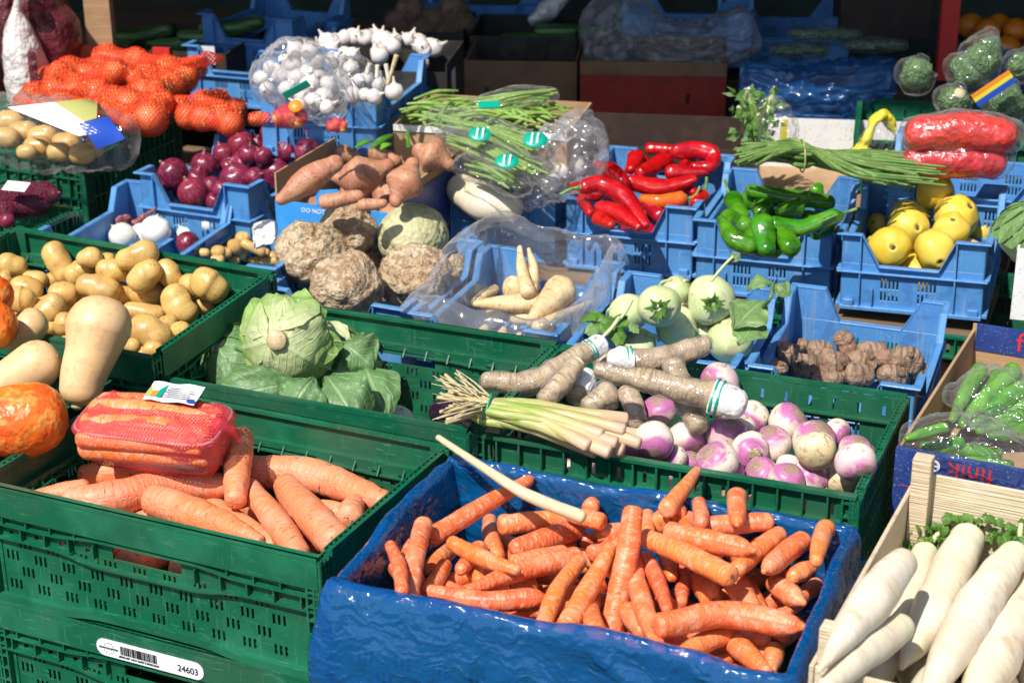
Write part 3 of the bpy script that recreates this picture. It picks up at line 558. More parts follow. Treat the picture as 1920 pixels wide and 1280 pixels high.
# barcode sticker on the crate under the thick carrots (its square code is left out)
def sticker():
    r = CR['A1']; z = .166; bx = -.002
    n = 10; pts = [(.094*sg+.0165*math.cos(a), .0165*math.sin(a)) for sg, a0 in ((1, -math.pi/2), (-1, math.pi/2)) for a in [a0+math.pi*i/n for i in range(n+1)]]
    b = MB(); b.prism(pts[::-1], (bx, -.2016, z), (1, 0, 0), (0, 0, 1), (0, 1, 0), .0012); st = link('sticker', b.mesh('sticker', ['print_white']), r); st['label'] = 'white rounded barcode sticker with the number 24603'
    fm = lambda x, z_: Matrix.Translation((bx+x, -.2022, z+z_)) @ Matrix.Rotation(math.pi/2, 4, 'X')
    text('number', '24603', .017, fm(.079, -.002), 'print_black', st); text('print', 'EUROPOOLSYSTEM', .0046, fm(-.084, 0), 'print_black', st)
    text('print', '(8003) 087 16544 20405 5 0040216545', .0052, fm(-.022, -.0105), 'print_black', st)
    b = MB(); x = -.060; q = random.Random(3)
    while x < .016: w_ = q.choice((.0006, .0006, .0011, .0016)); b.box((bx+x+w_/2, -.2019, z+.002), (w_, .0006, .0165)); x += w_+q.choice((.0006, .0006, .0012))
    link('barcode', b.mesh('barcode', ['print_black']), st)
    b = MB()
    for i in range(12):
        a = i*math.pi/6
        if abs(math.sin(a)) > .35: b.box((bx-.084+.0105*math.cos(a), -.2019, z+.0105*math.sin(a)), (.0016, .0006, .0016))
    link('star_ring', b.mesh('star_ring', ['print_black']), st); st.scale = (.86, 1, .86); st.location = (bx*.14, 0, z*.14)
sticker()
# ------------------------------------------------------------------ plastic liners: a sheet round the rim of a crate
def liner(name, mw, W, D, H, sec, mat, label, cat, amp=.006, sc=16, ns=260, topvar=0, seed=3., rc=.03, drape=None):
    per = []
    for i in range(ns):
        s_ = i/ns*2*(W+D)
        if s_ < W: p = (-W/2+s_, -D/2); n = (0, -1)
        elif s_ < W+D: p = (W/2, -D/2+s_-W); n = (1, 0)
        elif s_ < 2*W+D: p = (W/2-(s_-W-D), D/2); n = (0, 1)
        else: p = (-W/2, D/2-(s_-2*W-D)); n = (-1, 0)
        cxx, cyy = max(-W/2+rc, min(W/2-rc, p[0])), max(-D/2+rc, min(D/2-rc, p[1])); d = (p[0]-cxx, p[1]-cyy); l = math.hypot(*d)
        if l > rc*.999 and abs(d[0]) > 1e-6 and abs(d[1]) > 1e-6: n = (d[0]/l, d[1]/l)
        per.append((cxx+n[0]*rc, cyy+n[1]*rc, n[0], n[1]))
    S = []; m = len(sec)                                            # subdivide the section
    for a, b_ in zip(sec[:-1], sec[1:]):
        k = max(1, int(math.hypot(b_[0]-a[0], b_[1]-a[1])/.008)); S += [tuple(a[j]+(b_[j]-a[j])*q/k for j in range(3)) for q in range(k)]
    S.append(sec[-1]); v = []; uv = []
    for (x, y, nx_, ny_) in per:
        tv = topvar*(mn.noise(Vector((x*7, y*7, seed)))+.4*mn.noise(Vector((x*19, y*19, seed+4))))
        for j, (off, z, wr) in enumerate(S):
            q = Vector((x*sc, y*sc, z*sc*.7+seed)); sd_ = x*(1 if abs(ny_) > .5 else 0)+y*(1 if abs(nx_) > .5 else 0); rg = max(-.9, (1-abs(mn.noise(q))*2.6)*.5+mn.noise(q*.35)*.9+.2*(1-abs(mn.noise(q*2.3))*2.4)+1.3*(.45-2.6*abs(mn.noise(Vector((sd_*5+z*9, z*5+sd_, seed))))))
            o_ = off+amp*wr*rg; zz = z+(tv*(1+z/H) if z > -H*.6 else 0)+amp*.4*wr*mn.noise(q*1.3+Vector((9, 3, 1)))
            if drape: o_, zz = drape(x, y, nx_, ny_, o_, zz, j/len(S))
            v.append((x+nx_*o_, y+ny_*o_, H+zz)); uv.append((j/len(S), (x+y)))
    K = len(S); f = [(i*K+j, ((i+1) % ns)*K+j, ((i+1) % ns)*K+j+1, i*K+j+1) for i in range(ns) for j in range(K-1)]
    o = link(name, smooth_mesh(name, v, f, mat, uv), mw=mw); tag(o, label, cat); return o
def drapeF(x, y, nx_, ny_, o_, z, u):
    if u > .45:                                                       # outside: bulges at the front left corner, hangs loose
        c = max(0, 1-math.hypot(x+.3, y+.2)/.22); o_ += .022*c*min(1, (u-.45)*4); 
        if ny_ > .4: z = max(z, -.05)
    if abs(ny_) < .4 and nx_ < 0: z += .012*math.sin(y*14+1) if u > .2 else 0
    return o_, z
liner('plastic_liner', POSE['F'], .6, .4, HG, [(-.05, -.15, .4), (-.02, -.135, .5), (-.0165, -.06, .7), (-.0135, -.008, .45), (-.010, .005, .25), (-.003, .0065, .2), (.003, .003, .3), (.006, -.012, .6), (.0105, -.06, .9), (.012, -.12, 1.0), (.016, -.2, 1.2)], 'liner_blue',
      'shiny blue plastic lining folded over the front carrot crate', 'plastic liner', .0072, 20, 460, .010, rc=.014, drape=drapeF)
liner('clear_bag', POSE['PN'], .27, .38, HB, [(-.06, -.12, .6), (-.02, -.1, .8), (-.008, -.04, 1.2), (-.004, .012, 1.4), (.006, .03, 1.5), (.02, .02, 1.6), (.028, -.012, 1.6)], 'film_milky', 'open clear plastic bag around the parsnips', 'plastic bag', .011, 13, 220, .03, seed=8.,
      drape=lambda x, y, nx_, ny_, o_, z, u: (o_, z+(.028 if y > .02 and u > .4 else 0)+(.03*max(0, 1-math.hypot(x+.13, y-.05)/.16) if u > .3 else 0)))
# ------------------------------------------------------------------ heaps: each piece slides along its line of sight until it rests on what lies below
class Heap:
    def __init__(s, key, z0, crop, label, group, top=.2, mw=None, WDm=None, wall=.004):
        s.mw = mw or POSE[key]; s.W, s.D, s.H = WDm or WD[key]; s.inv = np.array(s.mw.inverted()); s.z0 = z0; s.crop = crop; s.c = np.zeros((0, 3)); s.r = np.zeros(0); s.items = []; s.lab = label; s.group = group; s.wall = wall; s.top = top
    def px(s, p): ox, oy, k = s.crop; return ox+p[0]/k, oy+p[1]/k, p[2]/k
    def inside(s, C, R):
        q = C @ s.inv[:3, :3].T+s.inv[:3, 3]; m = q[:, 2]-R*.3 < s.H
        return not np.any(m & ((np.abs(q[:, 0]) > s.W/2-.022-R*.55) | (np.abs(q[:, 1]) > s.D/2-.022-R*.55)))
    def place(s, pts, L=None, k=1.0, tol=.86, z0=None, lift=0):
        z0 = s.z0 if z0 is None else z0; q = [s.px(p) for p in pts]; rays = [ray(a, b_) for a, b_, _ in q]
        def build(d, kk):
            P = []; R = []
            for i, (rr, (a, b_, pr)) in enumerate(zip(rays, q)):
                di = d
                if i:
                    z = O[2]+rays[0][2]*d; dh = (z-O[2])/rr[2]; di = d+(1-kk)*(dh-d)
                P.append(O+rr*di); R.append(pr*di/F_PX)
            return np.array(P), np.array(R)
        d0 = (z0-O[2])/rays[0][2]
        if L and len(pts) > 1:
            best = None
            for kk in np.linspace(1, -.35, 28):
                P, R = build(d0, kk); l = np.linalg.norm(np.diff(P, axis=0), axis=1).sum()+R[0]+R[-1]
                if best is None or abs(l-L) < best[0]: best = (abs(l-L), kk)
            k = best[1]
        d = d0+.1; zf = z0
        for it in range(260):
            P, R = build(d, k)
            if len(pts) > 1:
                CC = catmull(np.hstack([P, R[:, None]]), max(4, int(np.linalg.norm(np.diff(P, axis=0), axis=1).sum()/max(R.min(), .006)))); C, r = CC[:, :3], CC[:, 3]
            else: C, r = P, R
            ok = np.all(C[:, 2]-r >= zf) and s.inside(C, r)
            if ok and len(s.c):
                dd = np.linalg.norm(C[:, None]-s.c[None], axis=2); ok = np.all(dd > (r[:, None]+s.r[None])*tol)
            if ok or (C[:, 2].max() > s.mw.translation.z+s.H+s.top): break
            d -= .004
        s.c = np.vstack([s.c, C]); s.r = np.concatenate([s.r, r]); return P, R
    def note(s, o, pts, noun):
        q = [s.px(p) for p in pts]; s.items.append((o, np.mean([a for a, _, _ in q]), np.mean([b_ for _, b_, _ in q]), math.hypot(q[-1][0]-q[0][0], q[-1][1]-q[0][1])+2*q[0][2], math.atan2(-(q[-1][1]-q[0][1]), q[-1][0]-q[0][0]) if len(q) > 1 and math.hypot(q[-1][0]-q[0][0], q[-1][1]-q[0][1]) > q[0][2] else None, noun)); return o
    def finish(s, cat, own={}):
        """labels: size, lie and place in the heap, then left-to-right order where that still leaves look-alikes"""
        if not s.items: return
        X = sorted(i[1] for i in s.items); Y = sorted(i[2] for i in s.items); Z = sorted(i[3] for i in s.items); th = lambda A, v: 0 if v <= A[len(A)//3] else (1 if v <= A[2*len(A)//3] else 2)
        d = {}
        for n, (o, x, y, l, an, noun) in enumerate(s.items):
            if n in own: tag(o, own[n], cat, s.group); continue
            pl = [['at the back left', 'at the back', 'at the back right'], ['on the left', 'in the middle', 'on the right'], ['at the front left', 'at the front', 'at the front right']][th(Y, y)][th(X, x)]
            sz = ('short', '', 'long')[th(Z, l)] if an is not None and cat in LONGS else ('small', '', 'large')[th(Z, l)]
            lie = '' if an is None else (' lying crosswise' if abs(math.sin(an)) < .42 else (' pointing upward' if abs(math.cos(an)) < .35 else (' leaning right' if math.sin(an)*math.cos(an) > 0 else ' leaning left')))
            d.setdefault(' '.join((sz+' '+noun+lie+' '+pl+' '+s.lab).split()), []).append((x, o))
        for lab, L_ in d.items():
            L_.sort(key=lambda q: q[0]); n = len(L_)
            for i, (x, o) in enumerate(L_):
                w_ = '' if n == 1 else (', left of two' if i == 0 else ', right of two') if n == 2 else ', middle one of three' if n == 3 and i == 1 else (', leftmost of %s' % WN(n) if i == 0 else ', rightmost of %s' % WN(n) if i == n-1 else ', %s of %s' % (('second', 'third', 'fourth', 'fifth', 'sixth', 'seventh')[min(i-1, 5)], WN(n)))
                t_ = lab+w_; tag(o, t_ if len(t_.split()) <= 16 else t_.split(' ', 1)[1], cat, s.group)
LONGS = ('carrot', 'pepper', 'parsnip', 'radish', 'root', 'sweet potato', 'bean')
WN = lambda n: ('zero', 'one', 'two', 'three', 'four', 'five', 'six', 'seven', 'eight', 'nine')[min(n, 9)]
def ell(cx, cy, a, b_, ang=0):
    """an oval outline as the two ball ends of a stout body"""
    if a < b_: a, b_, ang = b_, a, ang+90
    e = max(a-b_, b_*.12); c, s_ = math.cos(math.radians(ang)), math.sin(math.radians(ang)); return [(cx-e*c, cy-e*s_, b_), (cx+e*c, cy+e*s_, b_)]
# ------------------------------------------------------------------ carrots in the lined crate
def carrot(h, pts, L, mat='carrot', crown=True, sec=None, k=1.0, z0=None, cap=(.6, 1.0), noun='carrot', name='carrot', lump=.05, tol=.84, tp=.86):
    if len(pts) == 1: x, y, r = pts[0]; pts2 = [(x, y, r), (x+r*.25, y-r*.5, r*.92)]; P, R = h.place(pts2, .09, k, z0=z0, tol=tol)
    else: P, R = h.place(pts, L, k, z0=z0, tol=tol)
    if len(P) == 2:                                               # a slight bend, no carrot is straight
        m = (P[0]+P[1])/2+np.array([rnd.uniform(-1, 1), rnd.uniform(-1, 1), rnd.uniform(0, .6)])*np.linalg.norm(P[1]-P[0])*.03; P = np.array([P[0], m, P[1]]); R = np.array([R[0], (R[0]+R[1])/2*1.03, R[1]*tp])
    if name == 'carrot' and rnd.random() < .4: P = np.vstack([P, P[-1]+nrm(P[-1]-P[-2])*R[-1]*1.5]); R = np.append(R, R[-1]*.35)
    o = solid(name, sweep(P, R, 16, 20, cap, lump, 45), mat)
    if crown:
        a = nrm(P[0]-P[1]); c = P[0]+a*R[0]*cap[0]*.86
        g = lathe(c, R[0]*.34, a, [(-.5, 1.25), (-.1, 1.3), (.2, 1.05), (.25, .7), (.12, .55), (.3, .3), (.2, .05)], 10, .12, 200); solid('crown', g, 'carrot_crown', o)
    h.note(o, pts, noun); return o
CF = (600, 800, 1.8824)
hF = Heap('F', .482, CF, 'of the blue-lined crate', 'carrots in the blue-lined crate', top=.16)
for i in range(20):                                               # lower layer, seen only in the gaps
    x, y = -.24+.12*(i % 5)+rnd.uniform(-.02, .02), -.14+.09*(i//5)+rnd.uniform(-.015, .015); a = rnd.uniform(0, 3.1); L = .07; lx, ly = math.cos(a)*L, math.sin(a)*L; x = max(-.235+abs(lx), min(.235-abs(lx), x)); y = max(-.135+abs(ly), min(.135-abs(ly), y)); c = np.array(POSE['F'] @ Vector((x, y, .07+.028*(i % 3)))); dx = np.array(POSE['F'].to_3x3() @ Vector((lx, ly, rnd.uniform(-.01, .01))))
    o = solid('carrot', sweep([c-dx, c, c+dx], [.019, .018, .011], 12, 12, (.7, .6), .03, 45), 'carrot'); C = catmull(np.array([c-dx, c, c+dx]), 8); hF.c = np.vstack([hF.c, C]); hF.r = np.concatenate([hF.r, np.full(len(C), .016)]); tag(o, 'carrot buried under the others in the blue-lined crate', 'carrot', 'buried carrots in the blue-lined crate')
CAR = [  # thick end first: x, y, half width (crop pixels)
 ([(600, 330, 26), (620, 450, 38)], .15), ([(1000, 380, 34), (1065, 365, 34)], .14), ([(935, 402, 28), (985, 390, 26)], .12), ([(955, 285, 31)], 0), ([(1205, 335, 37)], 0), ([(1262, 305, 30)], 0),
 ([(1155, 315, 28), (1165, 390, 24)], .14), ([(1365, 350, 33), (1570, 333, 38)], .17), ([(1470, 245, 35), (1472, 330, 32)], .13), ([(1338, 270, 26), (1345, 340, 30)], .11), ([(690, 480, 34), (850, 440, 30)], .17), ([(650, 345, 38), (880, 318, 33)], .19),
 ([(988, 332, 34), (890, 312, 30)], .14), ([(965, 445, 30), (1030, 415, 26)], .13), ([(600, 500, 36), (465, 545, 30)], .16), ([(250, 420, 21), (290, 575, 30)], .17), ([(455, 438, 31), (390, 495, 34)], .13), ([(440, 490, 27), (372, 590, 31)], .14),
 ([(1150, 470, 34), (1225, 640, 26)], .19), ([(1225, 440, 34), (1240, 525, 27)], .13), ([(1300, 330, 35), (1290, 440, 33)], .15), ([(1290, 495, 34), (1275, 615, 25)], .16), ([(1380, 595, 46), (1340, 545, 44)], .12), ([(1470, 555, 46), (1530, 640, 34)], .15),
 ([(1640, 665, 32), (1560, 690, 30)], .13), ([(1490, 730, 34), (1570, 745, 30)], .14), ([(820, 592, 28), (755, 572, 20)], .13), ([(715, 640, 36), (880, 640, 30)], .17), ([(735, 690, 34), (690, 672, 28)], .09), ([(950, 630, 30), (985, 740, 42)], .17),
 ([(1090, 655, 40), (1135, 720, 36)], .14), ([(1130, 795, 30), (1085, 735, 26)], .13), ([(1230, 780, 36), (1340, 745, 30)], .15), ([(1605, 790, 36), (1590, 850, 30)], .12), ([(1400, 840, 28), (1450, 815, 26)], .12), ([(1555, 885, 26), (1460, 862, 32)], .14),
 ([(1470, 770, 42), (1572, 862, 32)], .16), ([(1585, 617, 31)], 0), ([(1605, 552, 34), (1675, 600, 42)], .12), ([(1725, 500, 30), (1672, 525, 36)], .12), ([(1552, 533, 34), (1500, 548, 38)], .12), ([(1700, 405, 38), (1590, 490, 40)], .17), ([(1615, 382, 34), (1475, 500, 36)], .18),
 ([(1785, 358, 35), (1752, 470, 28)], .15), ([(905, 360, 38), (700, 425, 40)], .18), ([(400, 385, 37), (725, 195, 25)], .22), ([(365, 345, 33), (318, 590, 35)], .19), ([(395, 585, 32), (560, 615, 37), (740, 605, 38)], .19), ([(470, 412, 28), (570, 460, 33), (690, 505, 20)], .17),
 ([(895, 462, 42), (545, 568, 27)], .21), ([(745, 527, 22), (880, 545, 28)], .14), ([(915, 475, 28), (790, 690, 36)], .19), ([(1025, 430, 26), (862, 720, 46)], .21), ([(1120, 560, 36), (1150, 660, 38), (1200, 795, 25)], .19), ([(1240, 370, 36), (1480, 425, 42)], .19),
 ([(1440, 522, 42), (1160, 395, 38)], .21), ([(1225, 290, 34), (1330, 155, 19)], .17), ([(1105, 300, 37), (1075, 500, 42), (1018, 745, 48)], .23), ([(1205, 700, 46), (1430, 660, 50), (1640, 695, 44)], .22), ([(1440, 722, 38), (1260, 818, 36)], .18)]
CAR[20:20] = [([(270, 500, 30), (330, 590, 28)], .14), ([(480, 600, 34), (600, 560, 30)], .15), ([(1680, 700, 34), (1620, 760, 30)], .13), ([(1640, 600, 34), (1560, 640, 30)], .13), ([(1750, 560, 30), (1690, 600, 28)], .12), ([(1350, 780, 36), (1460, 800, 30)], .14), ([(640, 640, 36), (560, 590, 30)], .14), ([(980, 560, 34), (920, 620, 30)], .14), ([(1420, 640, 34), (1380, 720, 30)], .14), ([(1560, 700, 36), (1640, 740, 30)], .13), ([(1200, 600, 34), (1260, 660, 30)], .13), ([(520, 480, 32), (560, 540, 28)], .13), ([(800, 640, 36), (840, 720, 30)], .14), ([(1500, 480, 34), (1440, 430, 30)], .13), ([(330, 420, 32), (300, 470, 28)], .12), ([(680, 420, 32), (600, 400, 28)], .13), ([(1420, 395, 34), (1380, 470, 30)], .14), ([(1550, 420, 34), (1500, 480, 30)], .14), ([(1100, 430, 34), (1120, 540, 30)], .15), ([(880, 420, 32), (780, 470, 30)], .15), ([(560, 430, 32), (500, 500, 28)], .14), ([(1660, 560, 30), (1600, 480, 30)], .13), ([(1400, 690, 34), (1330, 650, 30)], .13), ([(640, 560, 32), (560, 600, 28)], .14), ([(1050, 560, 34), (1080, 640, 30)], .14), ([(330, 480, 30), (350, 560, 28)], .14), ([(900, 590, 34), (850, 660, 30)], .14), ([(1250, 700, 34), (1310, 690, 30)], .13), ([(1080, 400, 30), (1010, 470, 28)], .14), ([(1700, 600, 30), (1660, 640, 28)], .12)]
own = {45: 'long slim carrot slanting out over the back left of the blue lining', 47: 'carrot with a dark crown end lying along the front left of the blue lining', 46: 'upright carrot leaning against the left of the blue-lined heap', 55: 'slim carrot standing out of the back of the heap below the turnips', 56: 'longest carrot, lying front to back on top of the heap\'s middle', 57: 'thick curved carrot with dark crown lying crosswise at the right front of the heap', 43: 'carrot standing on end in the back right corner of the blue lining', 58: 'carrot with rounded end slanting below the thick curved carrot'}
own = {}
for i, (p, L) in enumerate(CAR): carrot(hF, p, L, k=.5, crown=(i % 5 not in (1, 3)), tol=.72)
hF.finish('carrot', own)
# ------------------------------------------------------------------ thick carrots in the front left crate
CA = (0, 680, 2.134)
hA = Heap('A', .465, CA, 'of the thick-carrot crate', 'thick pale carrots in the front left crate', top=.16)
for i in range(7):
    c = np.array(POSE['A'] @ Vector((-.21+.07*i, rnd.uniform(-.03, .03), .07))); dx = np.array(POSE['A'].to_3x3() @ Vector((.03*rnd.uniform(-1, 1), .11, 0))); o = solid('thick_carrot', sweep([c-dx, c, c+dx], [.028, .032, .018], 14, 14, (.7, .6), .03, 30), 'carrot_big'); C = catmull(np.array([c-dx, c, c+dx]), 8); hA.c = np.vstack([hA.c, C]); hA.r = np.concatenate([hA.r, np.full(len(C), .028)]); tag(o, 'pale carrot buried at the bottom of the left front green crate', 'carrot', 'buried thick carrots')
BIG = [([(700, 660, 45), (540, 622, 38)], .22), ([(1290, 595, 44), (1380, 605, 40)], .18), ([(330, 515, 46), (130, 535, 26)], .24), ([(1010, 430, 56), (1260, 455, 64), (1530, 555, 44)], .33), ([(345, 448, 40), (500, 430, 52), (690, 430, 50)], .27), ([(285, 542, 42), (450, 540, 64), (700, 490, 60), (890, 490, 42)], .36),
       ([(1400, 610, 50), (1420, 555, 34)], .13), ([(1090, 740, 42), (950, 640, 45), (800, 535, 28)], .26), ([(1190, 760, 46), (1110, 640, 50), (1000, 500, 36)], .28), ([(1145, 495, 48), (1240, 610, 66), (1345, 715, 64)], .28), ([(625, 550, 60), (840, 630, 60), (1040, 712, 25)], .30), ([(960, 305, 50), (950, 420, 50), (942, 545, 40)], .2)]
for i, (p, L) in enumerate(BIG): carrot(hA, [(x, y, r*1.12) for x, y, r in p], L, 'carrot_big', crown=i not in (0, 2), cap=(.75, .6), name='thick_carrot', noun='thick carrot', lump=.05)
hA.finish('carrot', {11: 'stubby pale carrot standing upright against the netted tray', 10: 'pale carrot with small dark specks and tip over the front rim', 5: 'long carrot with a rough crown under the netted tray', 3: 'big carrot lying along the back wall of the left front crate', 9: 'thick carrot at the right corner of the left front crate'})
# netted tray of carrots on top
def tray():
    K = CA[2]; cz = .60; P0 = at(335/K, 680+268/K, cz); P1 = at(885/K, 680+330/K, cz); c = (P0+P1)/2; ax = nrm((P1-P0)*np.array((1, 1, 0))); L = np.linalg.norm(P1-P0)*1.02; W = L*.5
    # the tray lies tipped towards the camera on the carrots
    az = nrm(np.array((0, -.16, 1))); ay = nrm(np.cross(az, ax)); az = np.cross(ax, ay); c = c+np.array((0, .03, .0))
    mw = Matrix(((ax[0], ay[0], az[0], c[0]), (ax[1], ay[1], az[1], c[1]), (ax[2], ay[2], az[2], c[2]), (0, 0, 0, 1)))
    r = empty('netted_tray', mw=mw); tag(r, 'clear plastic tray of carrots in a red net with a paper label', 'tray')
    def loop(w_, l_, z, rc, n=64):
        o = []
        for i in range(n):
            a = 2*math.pi*i/n; cx_, sx_ = math.cos(a), math.sin(a); e = .38; o.append((l_/2*math.copysign(abs(cx_)**e, cx_), w_/2*math.copysign(abs(sx_)**e, sx_), z))
        return o
    secs = [(.75, -.045), (.84, -.042), (.9, -.02), (.95, .015), (.96, .02), (1.02, .021), (1.03, .018)]; v = []; uv = []
    for k_, z in secs: v += loop(W*k_, L*(k_*.5+.5), z, .02); uv += [(z, i/64) for i in range(64)]
    f = [(q*64+i, q*64+(i+1) % 64, (q+1)*64+(i+1) % 64, (q+1)*64+i) for q in range(len(secs)-1) for i in range(64)]+[tuple(range(64))[::-1]]
    link('tray', smooth_mesh('tray', v, f, 'tray_clear', uv), r)
    for i, (y, z, rr) in enumerate(((-.055, -.018, .021), (-.012, -.02, .022), (.035, -.016, .02), (.062, -.008, .018), (-.035, .012, .02), (.012, .015, .021), (.05, .013, .018), (-.07, .004, .015))):
        y *= W/.165; g = sweep([(-L*.42, y, z), (0, y+.004, z+.003), (L*.40, y*.9, z+.002)], [rr, rr*1.05, rr*.75], 14, 12, (.7, .7), .03, 40); o = link('packed_carrot', smooth_mesh('packed_carrot', g[0], g[1], 'carrot', g[2], g[3]), r)
    secs = [(.5, -.05, 1), (.80, -.048, 1), (.88, -.02, 1), (1.0, .018, 1), (1.01, .021, 1), (.86, .030, 1), (.6, .0355, 1), (.25, .038, 1), (.02, .0385, 1)]; v = []; uv = []
    for k_, z, e in secs:
        for i, p in enumerate(loop(W*k_*1.02, L*(k_*.62+.42) if k_ > .3 else L*k_*2.2, z, .02)):
            q = .004*mn.noise(Vector((p[0]*40, p[1]*40, z*40)))+(.006*abs(math.sin(p[0]*70)) if z > 0 else 0); v.append((p[0]*(1+q), p[1]*(1+q), p[2]-q)); uv.append((p[0]+p[2], p[1]+p[2]*.5))
    f = [(q*64+i, q*64+(i+1) % 64, (q+1)*64+(i+1) % 64, (q+1)*64+i) for q in range(len(secs)-1) for i in range(64)]; link('net', smooth_mesh('net', v, f, 'net_red', uv), r)
    v = []; n = 10
    for i in range(n+1):
        for j in range(5): v.append((-.02+.085*i/n, .012+.046*j/4, .0445+.0015*math.sin(i*1.1)+.001*j))
    f = [(i*5+j, (i+1)*5+j, (i+1)*5+j+1, i*5+j+1) for i in range(n) for j in range(4)]; o = link('paper_label', smooth_mesh('paper_label', v, f, 'print_white'), r)
    b = MB()
    for j in range(6): b.box((.032, .02+.005*j, .0478), (.05-.006*(j % 3), .0011, .0004))
    link('print', b.mesh('print', ['print_black']), o); b = MB(); b.box((.058, .017, .0476), (.012, .008, .0004)); link('print', b.mesh('print', ['print_royal']), o)
    for x, c_ in ((-.018, 'print_olive'), (-.009, 'print_orange'), (.0, 'print_teal')): b = MB(); b.box((x+.003, .036, .0476), (.009, .034, .0004)); link('print', b.mesh('print', [c_]), o)
    v, f, uv, t = sweep([(L*.46, .0, .02), (L*.53, .004, .012), (L*.57, .01, -.01)], [.016, .01, .004], 12, 8, (.6, 1), .2, 60); link('net_end', smooth_mesh('net_end', v, f, 'net_red', uv), r)
tray()
# ------------------------------------------------------------------ potatoes
def potato(h, e, mat='potato', name='potato', noun='yellow potato', tol=.84, lump=.12):
    pts = ell(*e); P, R = h.place(pts, None, 1.0, tol=tol); k = rnd.uniform(.9, 1.08); o = solid(name, sweep([P[0], (P[0]+P[1])/2, P[1]], [R[0]*k, R[0]*1.06, R[1]*(2-k)], 18, 12, (1, 1), lump, 22), mat); h.note(o, pts, noun); return o
hD = Heap('D', .54, (0, 330, 3.1214), 'of the potato crate', 'potatoes in the green potato crate')
for i in range(22):
    c = np.array(POSE['D'] @ Vector((-.22+.085*(i % 6)+rnd.uniform(-.02, .02), -.13+.08*(i//6), .06+.03*(i % 2)))); dx = np.array((rnd.uniform(-.03, .03), rnd.uniform(-.03, .03), 0)); o = solid('potato', sweep([c-dx, c, c+dx], [.028, .031, .028], 14, 10, (1, 1), .06, 25), 'potato'); hD.c = np.vstack([hD.c, [c-dx, c+dx]]); hD.r = np.concatenate([hD.r, [.028, .028]]); tag(o, 'yellow potato buried in the lower layer of the potato crate', 'potato', 'buried potatoes')
for e in [(620, 490, 55, 40, 0), (310, 612, 52, 46), (470, 692, 50, 42), (290, 885, 45, 38), (375, 860, 60, 70), (770, 992, 52, 42), (900, 1015, 62, 40), (1055, 905, 62, 52), (985, 862, 60, 50), (720, 690, 62, 62), (1190, 757, 60, 57), (1110, 642, 70, 75), (70, 525, 92, 66, 5), (30, 598, 45, 48), (200, 602, 76, 56, 10), (150, 657, 100, 66, 15), (130, 722, 80, 72),
          (520, 482, 76, 54, -10), (345, 505, 130, 70, 65), (990, 575, 95, 62, 55), (800, 472, 130, 78, -18), (850, 582, 112, 76, -35), (470, 555, 100, 74, -30), (650, 552, 96, 68, 5), (370, 690, 88, 68), (290, 777, 108, 76, -55), (570, 652, 132, 78, 12), (860, 682, 107, 84, 5), (840, 797, 128, 54, 8), (880, 917, 134, 84, 20), (1230, 642, 118, 92, 30), (1050, 747, 128, 92, 62)]: potato(hD, e)
hD.finish('potato')
hP = Heap('P', .43, (100, 280, 3.5556), 'of the tiny-potato crate', 'tiny potatoes in the blue crate', top=.06)
for e in [(1000, 690, 45, 30), (1085, 685, 60, 45), (1150, 690, 40, 40), (1230, 690, 60, 50), (1300, 720, 45, 35), (1400, 715, 50, 42), (1465, 715, 40, 32), (1440, 745, 70, 28), (1340, 740, 50, 25), (1260, 640, 50, 40), (1210, 650, 55, 55), (1265, 595, 52, 48), (1480, 550, 45, 48), (1330, 655, 90, 30, 25), (1300, 690, 35, 30), (1400, 690, 45, 30), (1200, 735, 45, 30), (1090, 735, 50, 30)]: potato(hP, e, 'potato', 'tiny_potato', 'baby potato', .8)
hP.finish('potato')
def sheet_blob(name, c, ax, r, mat, lump=.35, sc=30, flat=.5, n=22):
    v, f, uv, t = sweep([c-ax, c, c+ax], [r*.7, r, r*.55], 26, 22, (.5, .5), lump, sc, flat=flat); return solid(name, (v, f, uv, t), mat)
p = at(100+1400/3.5556, 280+590/3.5556, .53); PBAG = p
# ------------------------------------------------------------------ celeriac, quinces, turnips, kohlrabi, onions, jerusalem artichokes
VIEW = -FW
def toward(px=0, py=0, k=1.0): return nrm(VIEW*k+RT*px+UP*py)
def knobbly(c, r, mat, seed, rough=.1, dent=None, ns=56, nl=40):
    v = []; uv = []; t = []
    for i in range(nl+1):
        a = -math.pi/2+math.pi*i/nl
        for j in range(ns):
            b_ = 2*math.pi*j/ns; d = np.array((math.cos(a)*math.cos(b_), math.cos(a)*math.sin(b_), math.sin(a))); q = Vector(d*1.6)+Vector((seed, seed*.3, 0))
            k = 1+rough*(mn.noise(q)*.9+.45*mn.noise(q*2.3)+.2*(1-abs(mn.noise(q*4))*2)+.14*mn.noise(q*9))
            if dent is not None:
                w_ = max(0, np.dot(d, dent)-.45)/.55; k += w_*(.16*mn.noise(q*3.4)-.13*abs(mn.noise(q*6.5))-.02)
            v.append(c+d*r*k*np.array((1, 1, .94))); uv.append((i/nl, j/ns)); t.append(i/nl)
    f = [(q*ns+j, q*ns+(j+1) % ns, (q+1)*ns+(j+1) % ns, (q+1)*ns+j) for q in range(nl) for j in range(ns)]; return np.array(v), f, np.array(uv), np.array(t)
hC = Heap('CL', .41, (480, 340, 2.909), 'of the celeriac crate', 'celeriac in the blue crate', top=.25)
